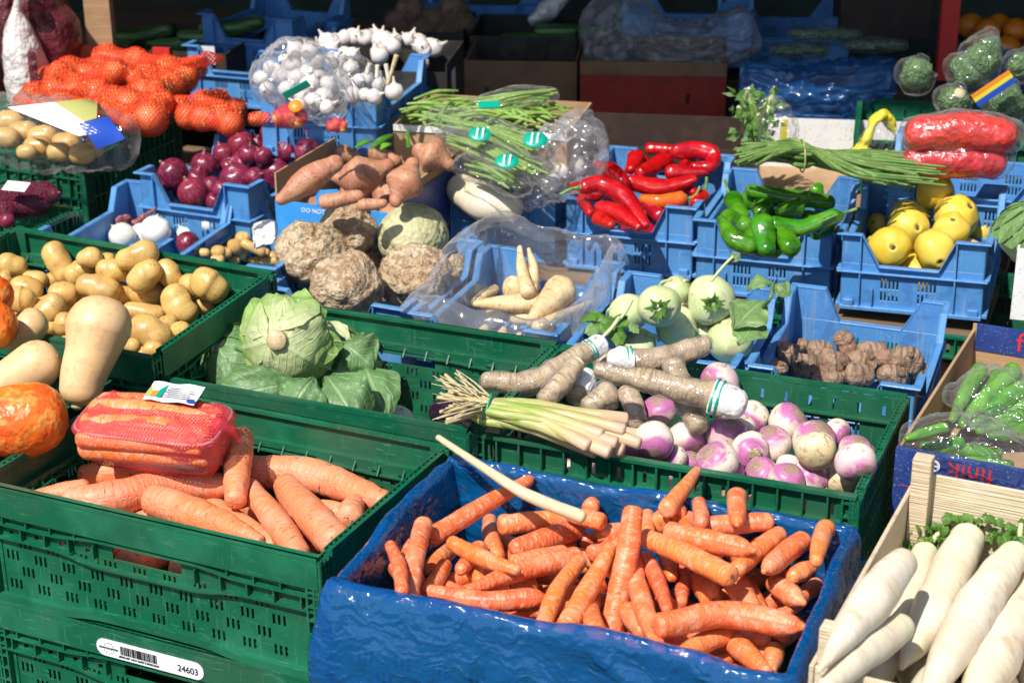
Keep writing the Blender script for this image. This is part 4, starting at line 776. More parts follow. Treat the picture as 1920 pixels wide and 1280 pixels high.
for i, (x, y, r, m, de, lab) in enumerate([(1085, 465, 75, 'celeriac', None, 'celeriac half hidden behind the knobbly one, beside the clear bag'), (690, 585, 90, 'celeriac', None, 'small celeriac low down between the two front ones'), (600, 440, 125, 'celeriac', None, 'celeriac half hidden in the middle of the celeriac heap'), (500, 275, 152, 'celeriac', (0, -.6, .8), 'rusty brown celeriac at the back of the celeriac heap'),
        (855, 300, 192, 'celeriac_green', None, 'smooth greenish celeriac at the back right of the celeriac heap'), (295, 395, 186, 'celeriac', (.1, -.3, .95), 'large brown celeriac at the left of the celeriac heap'), (490, 575, 192, 'celeriac', None, 'large round celeriac at the front of the celeriac heap'), (868, 520, 188, 'celeriac', (-.5, -.75, .4), 'deeply knobbly celeriac with a gnarled root face, beside the clear bag')]):
    P, R = hC.place([(x, y, r)], tol=.93); o = solid('celeriac', knobbly(P[0], R[0], m, i*7.7, .17 if m == 'celeriac' else .07, None if de is None else nrm(de)), m); tag(o, lab, 'celeriac', hC.group)
hG = Heap('G', .47, (1260, 260, 2.909), 'of the quince crate', 'quinces in the blue crate', top=.25)
for i in range(6):
    c = np.array(POSE['G'] @ Vector((-.085+.085*(i % 3), -.1+.13*(i//3), .05))); o = solid('quince', lathe(c, .04, (rnd.uniform(-1, 1), rnd.uniform(-1, 1), .4), prof_ball(12), 20, .06, 25), 'quince'); hG.c = np.vstack([hG.c, [c]]); hG.r = np.concatenate([hG.r, [.04]]); tag(o, 'yellow quince buried at the bottom of the quince crate', 'quince', 'buried quinces')
PQ = prof_ball(16, .95, neck=[(.86, .44), (.95, .30), (.98, .2), (.9, .1), (.88, .02)])
for (x, y, r, tx, ty) in [(1690, 510, 62, 1, .2), (1130, 470, 66, -1, .3), (1320, 680, 55, 0, 1), (1290, 425, 112, -.3, .9), (1430, 275, 105, .4, 1), (1550, 425, 122, .6, .6), (1285, 485, 118, .25, -.05), (1520, 495, 100, -.1, .6), (1195, 590, 113, -.15, -.05), (1435, 605, 112, .1, -.9)]:
    P, R = hG.place([(x, y, r)], tol=.9); a = toward(tx, ty, 1); o = solid('quince', lathe(P[0], R[0], a, PQ, 28, .09, 18), 'quince'); g = lathe(P[0]+a*R[0]*.92, R[0]*.13, a, [(-.3, .9), (.1, 1.0), (.35, .75), (.2, .4), (.3, .05)], 10, .3, 160); solid('calyx', g, 'carrot_crown', o); hG.note(o, [(x, y, r)], 'yellow quince')
hG.finish('quince', {4: 'topmost quince of the yellow pile, at its back', 6: 'quince with a brown blossom end facing the viewer in the pile\'s middle', 8: 'quince at the front left with its dry blossom end facing the viewer'})
hT = Heap('C', .53, (780, 600, 2.0426), 'of the turnip crate', 'turnips in the green crate', top=.2)
PT = prof_ball(16, .85, neck=[(.80, .56), (.93, .33), (1.0, .24), (1.1, .2), (1.12, .02)]); PT2 = prof_ball(16, .85, tail=[(-1.18, .02), (-1.08, .07), (-.96, .2), (-.85, .42)], neck=[(.88, .42), (.96, .2), (.97, .02)])
for i in range(18):
    c = np.array(POSE['C'] @ Vector((-.2+.08*(i % 6)+rnd.uniform(-.01, .01), -.12+.1*(i//6), .055+.02*(i % 2)))); o = solid('turnip', lathe(c, .036, (rnd.uniform(-1, 1), rnd.uniform(-1, 1), .5), PT2, 18, .05, 25), 'turnip'); hT.c = np.vstack([hT.c, [c]]); hT.r = np.concatenate([hT.r, [.036]]); tag(o, 'turnip buried in the lower layer of the turnip crate', 'turnip', 'buried turnips')
for (x, y, r, tx, ty, old) in [(1570, 575, 50, .5, .5, 0), (1050, 548, 48, .4, .8, 0), (985, 525, 55, -1, .3, 0), (840, 512, 62, .3, .9, 0), (1430, 556, 48, -.2, -1, 0), (1720, 520, 50, .8, .5, 0), (1610, 435, 58, .9, -.5, 0), (1680, 500, 66, .3, 1, 0), (930, 345, 72, -.2, 1, 0), (1285, 375, 70, -.6, -.9, 0), (1250, 410, 50, -.6, -.9, 0), (1160, 238, 82, -1, -.2, 0),
        (1425, 395, 80, .9, .9, 0), (910, 460, 82, -.1, -1.2, 0), (1040, 450, 78, .5, -1.2, 0), (1190, 440, 80, .3, 1, 0), (1370, 470, 78, -.5, 1.2, 0), (1520, 465, 84, .5, 1, 0), (1690, 545, 80, .2, -1, 0), (1180, 590, 74, .1, 1.4, 0), (1152, 540, 78, -.9, .8, 0), (1325, 590, 70, -.7, .8, 0), (1420, 612, 72, .3, 1.1, 0), (1510, 602, 72, .6, .7, 0), (1640, 615, 66, 0, -1, 1), (1535, 500, 78, .1, -1, 1), (1278, 500, 74, .25, -.25, 0)]:
    P, R = hT.place([(x, y, r)], tol=.86); top = (x, y) == (1278, 500); a = toward(tx, ty, .75 if not top else 2)
    o = solid('turnip', lathe(P[0], R[0]*1.0, a, [(z*.88, q) for z, q in (PT if top else PT2)], 26, .08, 16), 'turnip_old' if old else 'turnip'); hT.note(o, [(x, y, r)], 'cream turnip' if old else 'turnip')
    if top: g = lathe(P[0]+a*R[0]*1.05, R[0]*.25, a, [(-.3, 1.25), (.1, 1.3), (.35, 1.0), (.3, .5), (.38, .05)], 12, .2, 150); solid('cut_crown', g, 'corky', o)
hT.finish('turnip', {26: 'dull purple turnip with a cut brown crown facing the viewer', 11: 'white turnip with a red blush behind the wrapped roots', 25: 'cream brownish turnip lying on top of the right half of the turnips', 24: 'cream turnip in the front right corner of the turnip crate'})
hK = Heap('KO', .44, (1020, 240, 2.1333), 'of the kohlrabi crate', 'kohlrabi in the blue crate', top=.2)
PK = prof_ball(16, .85, neck=[(.86, .44), (.93, .3), (1.0, .16), (1.02, .02)])
def stalk(o, P, r=.004, mat='stem_green', name='stalk', rr=None, seg=14): return solid(name, sweep(P, rr or [r, r*.9, r*.8][:len(P)] if len(P) <= 3 else [r]*len(P), 8, seg, (.6, .6), .05, 60), mat, o)
def leaf(name, base, tip, nrml, w_, mat, parent=None, ruff=.15, nu=14, nv=16, curl=.2, lob=0, seed=None, cup=.0, blunt=.75):
    """leaf blade from base to tip, ruffled towards its edge"""
    seed = rnd.random()*50 if seed is None else seed; base, tip = np.asarray(base, float), np.asarray(tip, float); Y = tip-base; L = np.linalg.norm(Y); Yn = Y/L; Nn = nrm(np.asarray(nrml, float)-Yn*np.dot(nrml, Yn)); X = np.cross(Yn, Nn); v, uv = [], []
    for i in range(nv+1):
        q = i/nv; ww = w_*(math.sin(math.pi*min(1, q*.93+.06))**blunt)*(1+lob*math.sin(q*40))*(.35+.65*min(1, q*2.2))
        for j in range(nu+1):
            u = j/nu*2-1; e = abs(u); p = base+Y*q+X*u*ww+Nn*(curl*L*(4*q*(1-q)-.3)*.5-cup*w_*u*u)
            n_ = mn.noise(Vector((u*2.2+seed, q*3.5, seed*.3)))+.5*mn.noise(Vector((u*5+seed, q*8, seed))); p = p+Nn*ruff*w_*n_*(.2+e*e)+X*.08*w_*n_*e; v.append(p); uv.append((j/nu, q))
    f = [(i*(nu+1)+j, i*(nu+1)+j+1, (i+1)*(nu+1)+j+1, (i+1)*(nu+1)+j) for i in range(nv) for j in range(nu)]
    return solid(name, (np.array(v), f, np.array(uv), np.zeros(len(v))), mat, parent)
KOH = []
for (x, y, r, tx, ty) in [(640, 815, 60, .2, .5), (525, 655, 62, .4, .9), (340, 735, 80, -.6, .6), (385, 868, 70, -.2, .7), (460, 715, 88, -.1, -.1), (665, 690, 96, 0, -.15), (528, 792, 84, -.25, .6), (748, 848, 90, .1, .35)]:
    P, R = hK.place([(x, y, r)], tol=.9); a = toward(tx, ty, 1); o = solid('kohlrabi', lathe(P[0], R[0], a, PK, 28, .075, 15), 'kohlrabi'); hK.note(o, [(x, y, r)], 'pale kohlrabi'); KOH.append((o, P[0], R[0], a))
    if (x, y) in ((460, 715), (665, 690)):
        for k_ in range(14): q = rnd.uniform(0, 6.28); d = nrm(a*.45+(RT*math.cos(q)+UP*math.sin(q))); b0 = P[0]+a*R[0]*.97+d*.004; leaf('young_leaf', b0, b0+d*rnd.uniform(.012, .024), a, rnd.uniform(.003, .006), 'herb_leaf', o, .8, 6, 8, .5, .35)
    elif (x, y) == (748, 848): solid('cut_stalk', lathe(P[0]+a*R[0]*1.0, R[0]*.15, a, [(-.4, 1.1), (.4, 1.0), (.5, .6), (.5, .05)], 10, .1, 90), 'stalk_cut', o)
    else:
        for k_ in range(2):
            q = rnd.uniform(0, 6.28); d = RT*math.cos(q)+UP*math.sin(q); p0 = P[0]+nrm(a*.8+d*.6)*R[0]*.98; p1 = P[0]+nrm(a*.3+d)*R[0]*1.06; p2 = P[0]+nrm(-a*.2+d)*R[0]*1.12; stalk(o, [p0, p1, p2], .0035, 'kohlrabi')
hK.finish('kohlrabi', {5: 'kohlrabi with a rosette of young leaves facing the viewer, right of centre', 4: 'kohlrabi with a small tuft of leaves, left of centre', 7: 'kohlrabi with a cut stalk at the front right, beside the wrapped root'})
kp = lambda x, y, z: at(1020+x/2.1333, 240+y/2.1333, z)
o = KOH[5][0]
leaf('leaf', kp(760, 800, .60), kp(870, 690, .63), (-.3, -.7, .6), .04, 'green_leaf', o, .25, curl=.1); leaf('leaf', kp(790, 860, .58), kp(850, 770, .60), (-.3, -.8, .5), .035, 'green_leaf', o, .25)
stalk(o, [kp(860, 730, .61), kp(905, 680, .65), kp(915, 620, .66)], .004, 'green_leaf'); leaf('leaf', kp(915, 625, .66), kp(985, 670, .645), (0, -.6, .8), .018, 'green_leaf', o, .5, curl=.4); leaf('leaf', kp(915, 615, .665), kp(810, 640, .655), (0, -.5, .9), .016, 'green_leaf', o, .5, curl=.5)
stalk(o, [kp(670, 610, .66), kp(720, 550, .685), kp(755, 515, .70)], .003, 'kohlrabi'); leaf('leaf', kp(735, 535, .69), kp(785, 505, .70), (0, -.7, .7), .01, 'green_leaf', o, .4)
o = KOH[2][0]
for (x0, y0, x1, y1, w_) in ((240, 780, 150, 750, .018), (280, 790, 230, 820, .02), (270, 760, 330, 790, .02), (230, 800, 160, 820, .016), (330, 830, 260, 850, .022), (380, 790, 340, 810, .014), (290, 770, 200, 790, .018)): leaf('leaf', kp(x0, y0, .585), kp(x1, y1, .58), (0, -.5, .85), w_, 'herb_leaf' if w_ > .017 else 'green_leaf', o, .45, 10, 12, .3, .1)
for (x0, y0, x1, y1) in ((350, 690, 290, 780), (300, 760, 220, 850)): stalk(o, [kp(x0, y0, .61), kp((x0+x1)/2+6, (y0+y1)/2, .60), kp(x1, y1, .585)], .0038, 'kohlrabi')
o = leaf('paper_bag', PBAG+np.array((-.018, -.01, -.02)), PBAG+np.array((.022, .01, .035)), (-.2, -.9, .3), .03, 'paper', None, .9, 18, 18, .3); tag(o, 'crumpled torn white paper among the tiny potatoes', 'paper')
hJ = Heap('K', .415, (1380, 500, 4.3636), 'of the artichoke crate', 'jerusalem artichokes in the blue crate', top=.06)
for (x, y, a, b_, g) in [(340, 835, 90, 50, 0), (680, 892, 55, 45, 0), (900, 905, 45, 45, 0), (800, 915, 85, 50, 0), (1500, 850, 75, 72, 0), (545, 645, 58, 52, 0), (430, 702, 82, 76, 0), (690, 682, 95, 78, 10), (1120, 692, 125, 74, -5), (1240, 755, 92, 66, 0), (905, 640, 120, 66, 62), (1400, 765, 138, 88, 15), (1030, 790, 125, 80, 20), (1020, 885, 115, 78, 0), (1290, 885, 122, 84, 0), (560, 812, 125, 96, 0), (790, 790, 112, 104, 0)]:
    pts = ell(x, y, a, b_, g); P, R = hJ.place(pts, tol=.72); R = R*1.2; v, f, uv, t = sweep([P[0], (P[0]+P[1])/2, P[1]], [R[0], R[0]*1.05, R[1]*.9], 26, 18, (1, .9), .16, 40); o = solid('jerusalem_artichoke', (v, f, uv, t), 'artichoke'); hJ.note(o, pts, 'brown tuber')
    for k_ in range(rnd.randint(1, 2)):
        d = nrm((rnd.uniform(-1, 1), rnd.uniform(-1, .1), rnd.uniform(0, 1))); q = (P[0]+P[1])/2+d*R[0]*.9; solid('knob', lathe(q, R[0]*rnd.uniform(.3, .5), d, prof_ball(8), 12, .15, 60), 'artichoke', o)
hJ.finish('artichoke', {10: 'jerusalem artichoke standing up highest at the back of its crate'})
PO = prof_ball(16, .9, tail=[(-1.02, .02), (-1.0, .1), (-.95, .25)], neck=[(.82, .5), (.93, .3), (1.04, .13), (1.14, .08), (1.22, .06), (1.24, .01)], flat=.95)
def onion(h, x, y, r, tx, ty, mat, noun, k=.6, hair=True):
    P, R = h.place([(x, y, r)], tol=.88); a = toward(tx, ty, k); o = solid('onion', lathe(P[0], R[0], a, PO, 28, .035, 20), mat); h.note(o, [(x, y, r)], noun)
    if hair:
        for i in range(9):
            d = nrm(-a+.8*np.array((rnd.uniform(-1, 1), rnd.uniform(-1, 1), rnd.uniform(-1, 1)))); q = P[0]-a*R[0]*.96; stalk(o, [q, q+d*R[0]*.2, q+d*R[0]*.35+np.array((0, 0, -.003))], .0007, 'straw', 'root_hair', seg=4)
    return o
hR = Heap('RO', .52, (0, 0, 2.977), 'of the red onion heap', 'red onions in the blue crate', top=.35)
for (x, y, r, tx, ty) in [(1640, 775, 55, .3, 1), (1690, 780, 68, -.8, .6), (1500, 740, 50, .3, 1), (1720, 850, 78, .9, .2), (1690, 920, 68, .5, -.6), (1430, 812, 62, .2, .5), (1345, 805, 78, -.3, .9), (1250, 862, 66, -.4, 1), (1450, 912, 55, .5, -.2), (1360, 915, 80, -.9, .3), (1140, 925, 78, .1, 1.2), (1545, 838, 92, .1, 1.2), (1180, 1045, 62, .7, .2), (1200, 1120, 52, .2, .8), (1540, 965, 88, .1, -1), (1318, 1005, 100, -.2, .8), (1600, 840, 60, -.5, .5), (1280, 940, 60, .5, .8), (1420, 990, 56, .8, .3), (1600, 1000, 60, .2, .4), (1020, 1060, 60, -.4, .3), (1100, 1000, 66, .3, 1), (1240, 1060, 60, .6, .5), (1390, 860, 60, .2, 1), (1470, 870, 55, -.6, .8), (965, 975, 92, -.6, .7), (1075, 1075, 88, -.4, .9)]: onion(hR, x, y, r, tx, ty, 'onion_red', 'red onion')
hR.finish('onion', {11: 'largest shiny red onion on top of the red onion heap', 25: 'red onion at the left end of the red onion heap'})
hW = Heap('W', .44, (0, 330, 3.1214), 'of the white onion crate', 'white onions in the blue crate', top=.08)
for (x, y, r, tx, ty, m) in [(1240, 270, 72, .3, 1, 'onion_white'), (1100, 335, 72, -.6, .6, 'onion_white'), (830, 350, 75, .8, .3, 'onion_white'), (915, 320, 90, .2, 1, 'onion_white'), (715, 350, 80, -.5, .6, 'onion_white'), (1100, 395, 72, .9, -.2, 'onion_red')]: onion(hW, x, y, r, tx, ty, m, 'white onion' if m == 'onion_white' else 'red onion', .6, False)
hW.finish('onion', {5: 'single red onion at the front of the white onion crate'})
for (x, y, r) in ((720, 265, 58), (815, 258, 42), (885, 212, 24)):
    q = at(x/3.1214, 330+y/3.1214, .50 if r > 30 else .53); o = sheet_blob('onion_peel', q, np.array((.012, 0, .01)), r/3.12*3.3/F_PX, 'dry_peel', .4, 60, .6); tag(o, {58: 'largest heap of dry purple onion peel in the white onion crate', 42: 'curled dry purple onion peel beside the larger peel heap', 24: 'small flake of purple peel highest on the crate wall'}[r], 'onion peel', 'dry onion peels')
# ------------------------------------------------------------------ peppers
def pepper(h, pts, mat, noun, L=None, stem=None, k=.8, lobes=3, lump=.06, cap=(.75, .9), tol=.8):
    if len(pts) == 1: x, y, r = pts[0]; pts = [(x, y, r), (x+r*.3, y-r*.6, r*.8)]
    P, R = h.place([(x, y, r*1.25) for x, y, r in pts], L, k, tol=tol*.92); R = R*np.linspace(1.0, .82, len(R)); ph = rnd.uniform(0, 6)
    o = solid('pepper', sweep(P, R, 22, 22, cap, lump, 34, sec=lambda a, u: 1-.16*abs(math.sin(a*lobes/2+ph+u*.8))**.6*(1-u*.5)), mat); h.note(o, pts, noun)
    if stem is not None:
        a = nrm(P[0]-P[1]); q = P[0]+a*R[0]*.62; solid('calyx', lathe(q, R[0]*.5, a, [(-.25, 1.15), (.1, 1.05), (.3, .7), (.45, .35), (.5, .05)], 12, .15, 90), 'stem_green', o)
        s0 = q+a*R[0]*.2; s1 = s0+nrm(a+RT*stem[0]*.5+UP*stem[1]*.5)*.02; s2 = s1+nrm(RT*stem[0]+UP*stem[1])*.02; stalk(o, [s0, s1, s2], .0034, 'stem_green', rr=[.0036, .003, .0036])
    return o
hR2 = Heap('RP', .53, (780, 230, 3.5556), 'of the red pepper crate', 'red peppers in the blue crate', top=.3)
for i in range(8):
    c = np.array(POSE['RP'] @ Vector((-.08+.055*(i % 4), -.1+.14*(i//4), .06))); dx = np.array((rnd.uniform(-.3, .3), 1, 0))*.05; o = solid('pepper', sweep([c-dx, c, c+dx], [.022, .022, .012], 12, 10, (.8, 1), .06, 34), 'pepper_red'); C = catmull(np.array([c-dx, c, c+dx]), 5); hR2.c = np.vstack([hR2.c, C]); hR2.r = np.concatenate([hR2.r, np.full(6, .02)]); tag(o, 'red pepper buried at the bottom of the red pepper crate', 'pepper', 'buried red peppers')
for pts, L, st, m in [([(1300, 470, 44), (1390, 560, 34)], .13, None, 'pepper_red'), ([(1620, 620, 42), (1540, 560, 34)], .12, None, 'pepper_red'), ([(1780, 430, 44), (1850, 460, 34)], .12, None, 'pepper_red'), ([(1500, 260, 46), (1580, 330, 34)], .12, None, 'pepper_red'), ([(1110, 520, 40), (1160, 600, 34)], .11, None, 'pepper_red'), ([(1820, 250, 44), (1760, 320, 36)], .12, None, 'pepper_red'), ([(1560, 172, 36), (1720, 182, 34)], .12, None, 'pepper_red'), ([(1220, 640, 46), (1300, 680, 32)], .12, None, 'pepper_red'), ([(1700, 330, 46), (1920, 328, 36)], .14, None, 'pepper_red'), ([(1740, 195, 52), (1870, 180, 55), (1975, 215, 58), (1960, 290, 50), (1860, 300, 40)], None, None, 'pepper_red'),
        ([(1465, 240, 56), (1430, 310, 40)], .10, None, 'pepper_red'), ([(1660, 255, 55), (1500, 335, 48)], .15, (-.9, .1), 'pepper_red'), ([(1380, 400, 50), (1300, 330, 68), (1200, 275, 26)], .15, None, 'pepper_red'), ([(1430, 400, 46), (1640, 435, 58), (1850, 378, 32)], .18, None, 'pepper_red'), ([(1900, 490, 48), (1870, 530, 44)], .07, (.1, 1), 'pepper_red'), ([(1760, 515, 50), (1640, 530, 48), (1520, 510, 36)], .12, (.5, .9), 'pepper_orange'),
        ([(1060, 440, 44), (1200, 470, 62)], .12, None, 'pepper_red'), ([(1230, 570, 44), (1340, 605, 60), (1480, 695, 30)], .15, None, 'pepper_red'), ([(1130, 425, 46), (1240, 412, 50), (1400, 500, 58), (1530, 680, 34)], .24, (-.9, -.5), 'pepper_red')]: pepper(hR2, pts, m, 'red pepper', L, st, lobes=2)
hR2.finish('pepper', {9: 'red pepper curled into a ring at the back right of the red peppers', 18: 'long bent red pepper arching over the front left of its crate', 15: 'orange-red pepper with a green stem at the front of the red peppers', 14: 'small red pepper with upright stem at the right end of its crate', 11: 'red pepper with a green curled stem near the back of the heap'})
hG2 = Heap('GP', .52, (1260, 260, 2.909), 'of the green pepper crate', 'green peppers in the blue crate', top=.15)
for i in range(8):
    c = np.array(POSE['GP'] @ Vector((-.08+.055*(i % 4), -.1+.14*(i//4), .06))); dx = np.array((rnd.uniform(-.3, .3), 1, 0))*.05; o = solid('pepper', sweep([c-dx, c, c+dx], [.024, .024, .016], 12, 10, (.8, 1), .06, 34), 'pepper_green'); C = catmull(np.array([c-dx, c, c+dx]), 5); hG2.c = np.vstack([hG2.c, C]); hG2.r = np.concatenate([hG2.r, np.full(6, .022)]); tag(o, 'green pepper buried at the bottom of the green pepper crate', 'pepper', 'buried green peppers')
for pts, L, st in [([(760, 540, 40), (820, 500, 36)], .1, None), ([(860, 470, 40), (790, 520, 36)], .1, None), ([(640, 330, 40), (560, 340, 36)], .1, None), ([(450, 520, 50), (400, 600, 40)], .1, None), ([(560, 600, 44), (480, 610, 40)], .1, None), ([(700, 560, 46), (680, 480, 40)], .11, None), ([(620, 440, 44), (540, 420, 40)], .11, None), ([(330, 420, 46), (300, 500, 36)], .1, None), ([(785, 290, 38)], None, None), ([(740, 425, 36), (800, 430, 30)], .1, None), ([(420, 335, 48), (460, 310, 40)], .1, None), ([(330, 335, 46), (375, 425, 54)], .12, (-.3, 1)), ([(430, 285, 32), (640, 320, 42), (850, 350, 44)], .17, None), ([(305, 425, 40), (400, 475, 52)], .12, None), ([(680, 370, 46), (590, 392, 32)], .1, (.2, 1)), ([(900, 425, 36), (800, 475, 46)], .12, (.9, .3)), ([(495, 380, 56), (490, 400, 50)], .08, None),
        ([(560, 470, 44), (700, 490, 46), (880, 415, 34)], .16, None), ([(268, 440, 22), (330, 540, 50), (430, 580, 50)], .14, None), ([(650, 590, 50), (595, 525, 54)], .11, None), ([(490, 470, 60), (515, 595, 54)], .12, None)]: pepper(hG2, pts, 'pepper_green', 'green pepper', L, st, lobes=3)
hG2.finish('pepper', {12: 'longest green pepper lying crosswise at the back of the green peppers', 16: 'dark green pepper with its tip facing the viewer'})
# ------------------------------------------------------------------ sweet potatoes in a printed box
def thin_box(name, mw, W, D, H, mats, th=.004, floor=True, label=None, cat='box', sides=('front_panel', 'side_panel', 'back_panel', 'side_panel'), hts=None):
    """open carton: four panels and a base; hts = height of front, right, back, left"""
    r = empty(name, mw=mw); hts = hts or (H,)*4; tag(r, label, cat)
    for i, (nm, ln, off) in enumerate(zip(sides, (W, D, W, D), (D/2, W/2, D/2, W/2))):
        b = MB(); b.box((0, th/2, hts[i]/2), (ln-(0 if i % 2 == 0 else 2*th+.0006), th, hts[i]), 0); me = b.mesh(nm, [mats if isinstance(mats, str) else mats[i]])
        o = link(nm, me, r); o.matrix_local = Matrix.Rotation(i*math.pi/2, 4, 'Z') @ Matrix.Translation((0, -off, 0))
    if floor: b = MB(); b.box((0, 0, th/2), (W-2*th-.001, D-2*th-.001, th)); link('base', b.mesh('base', [mats if isinstance(mats, str) else mats[0]]), r)
    return r
MS = corner_pose(657, 240, .65, -21, -.15, .19, .16)
box = thin_box('sweet_potato_box', MS, .30, .38, .16, ['print_sky', 'cardboard', 'cardboard', 'cardboard'], label='brown cardboard box with bright blue printed front, full of sweet potatoes', hts=(.10, .15, .16, .16))
b = MB(); b.box((.1525, 0, .07), (.001, .37, .12)); link('printed_side', b.mesh('printed_side', ['print_blue']), box)
b = MB(); b.prism([(-.03, 0), (.045, 0), (.04, .028), (.02, .04), (-.02, .034), (-.032, .02)][::-1], (-.02, -.1915, .1), (1, 0, 0), (0, 0, 1), (0, 1, 0), .003); link('front_flap', b.mesh('front_flap', ['print_sky']), box)
text('print', 'DO NOT STORE UNDER', .014, Matrix.Translation((-.01, -.1908, .085)) @ Matrix.Rotation(math.pi/2, 4, 'X'), 'print_white', box)
hS = Heap('SP', .585, (480, 0, 2.977), 'of the sweet potato box', 'sweet potatoes in the blue-fronted box', top=.3, mw=MS, WDm=(.3, .38, .16))
for i in range(6): c = np.array(MS @ Vector((-.08+.08*(i % 3), -.08+.14*(i//3), .05))); dx = np.array((rnd.uniform(-.04, .04), .04, 0)); o = solid('sweet_potato', sweep([c-dx, c, c+dx], [.02, .036, .02], 14, 10, (1, 1), .06, 20), 'sweet_potato'); hS.c = np.vstack([hS.c, [c-dx, c, c+dx]]); hS.r = np.concatenate([hS.r, [.02, .034, .02]]); tag(o, 'sweet potato buried at the bottom of the sweet potato box', 'sweet potato', 'buried sweet potatoes')
for pts in [[(560, 1100, 52), (400, 1125, 60)], [(700, 1135, 40), (610, 1145, 55)], [(500, 860, 72), (540, 880, 60)], [(680, 865, 72), (770, 895, 50)], [(150, 1105, 52), (290, 1010, 82), (430, 920, 70)], [(1065, 915, 55), (985, 870, 98), (930, 850, 70)], [(415, 985, 30), (580, 985, 105), (720, 930, 62)], [(870, 930, 60), (835, 1030, 108), (790, 1110, 60)]]:
    P, R = hS.place(pts, None, .9, tol=.8); R[0] *= .72; R[-1] *= .72; o = solid('sweet_potato', sweep(P, R, 24, 22, (1.2, 1.2), .12, 17), 'sweet_potato'); hS.note(o, pts, 'sweet potato')
hS.finish('sweet potato', {6: 'thick-bellied sweet potato with a pointed end in the middle of the box', 5: 'big sweet potato at the back right corner of the box'})
for (x0, y0, x1, y1) in ((640, 830, 770, 745), (560, 820, 655, 785), (700, 830, 750, 805), (850, 820, 845, 720)):
    q = lambda x, y: at(480+x/2.977, y/2.977, .68); a_, b_ = q(x0, y0), q(x1, y1); o = solid('pea_pod', sweep([a_, (a_+b_)/2+np.array((0, 0, .004)), b_], [.004, .011 if x0 < 800 else .004, .004], 12, 12, (1, 1), .04, 40, flat=.4), 'pepper_long'); tag(o, {640: 'longest flat green pod lying behind the sweet potatoes', 560: 'broad green pod at the left behind the sweet potatoes', 700: 'short green pod below the longest pod', 850: 'thin green pod standing against the back of the cardboard box'}[x0], 'pea pod', 'green pods behind the sweet potatoes')
# ------------------------------------------------------------------ parsnips
hN = Heap('PN', .43, (480, 340, 2.909), 'of the parsnip bag', 'parsnips in the clear bag', top=.2)
for i in range(5): c = np.array(POSE['PN'] @ Vector((-.08+.04*i, rnd.uniform(-.05, .05), .04))); dx = np.array((.01, .07, 0)); o = solid('parsnip', sweep([c-dx, c, c+dx], [.022, .018, .008], 12, 10, (.8, 1), .05, 30), 'parsnip'); C = catmull(np.array([c-dx, c, c+dx]), 5); hN.c = np.vstack([hN.c, C]); hN.r = np.concatenate([hN.r, np.full(6, .017)]); tag(o, 'parsnip buried at the bottom of the clear bag', 'parsnip', 'buried parsnips')
for i, (pts, L) in enumerate([([(1590, 800, 38), (1540, 790, 30)], .08), ([(1260, 725, 32), (1370, 722, 28)], .1), ([(1400, 585, 72), (1480, 590, 50)], .1), ([(1300, 590, 30), (1200, 655, 34)], .12), ([(1420, 740, 46), (1500, 750, 34)], .12), ([(1535, 790, 36), (1680, 725, 26), (1830, 660, 14)], .2), ([(1510, 660, 62), (1360, 665, 48), (1185, 668, 16)], .17), ([(1480, 600, 44), (1450, 480, 30), (1438, 362, 14)], .16), ([(1660, 605, 94), (1570, 690, 62), (1490, 765, 22)], .18)]):
    o = carrot(hN, pts, L, 'parsnip', crown=i in (3, 5), cap=(.75, .8), name='parsnip', noun='parsnip', lump=.05)
    if i == 7: Q = [O+ray(480+x/2.909, 340+y/2.909)*np.dot(np.array(o.location)-O, FW) for x, y in ((1500, 600), (1515, 480), (1488, 370))]; solid('side_root', sweep(Q, [.016, .011, .004], 12, 14, (.8, .8), .05, 30), 'parsnip', o)
hN.finish('parsnip', {7: 'forked parsnip standing up with two thin roots', 8: 'fattest parsnip, bulging top to the right', 6: 'parsnip lying crosswise with its tip to the left', 5: 'thin parsnip lying along the right front of the bag'})
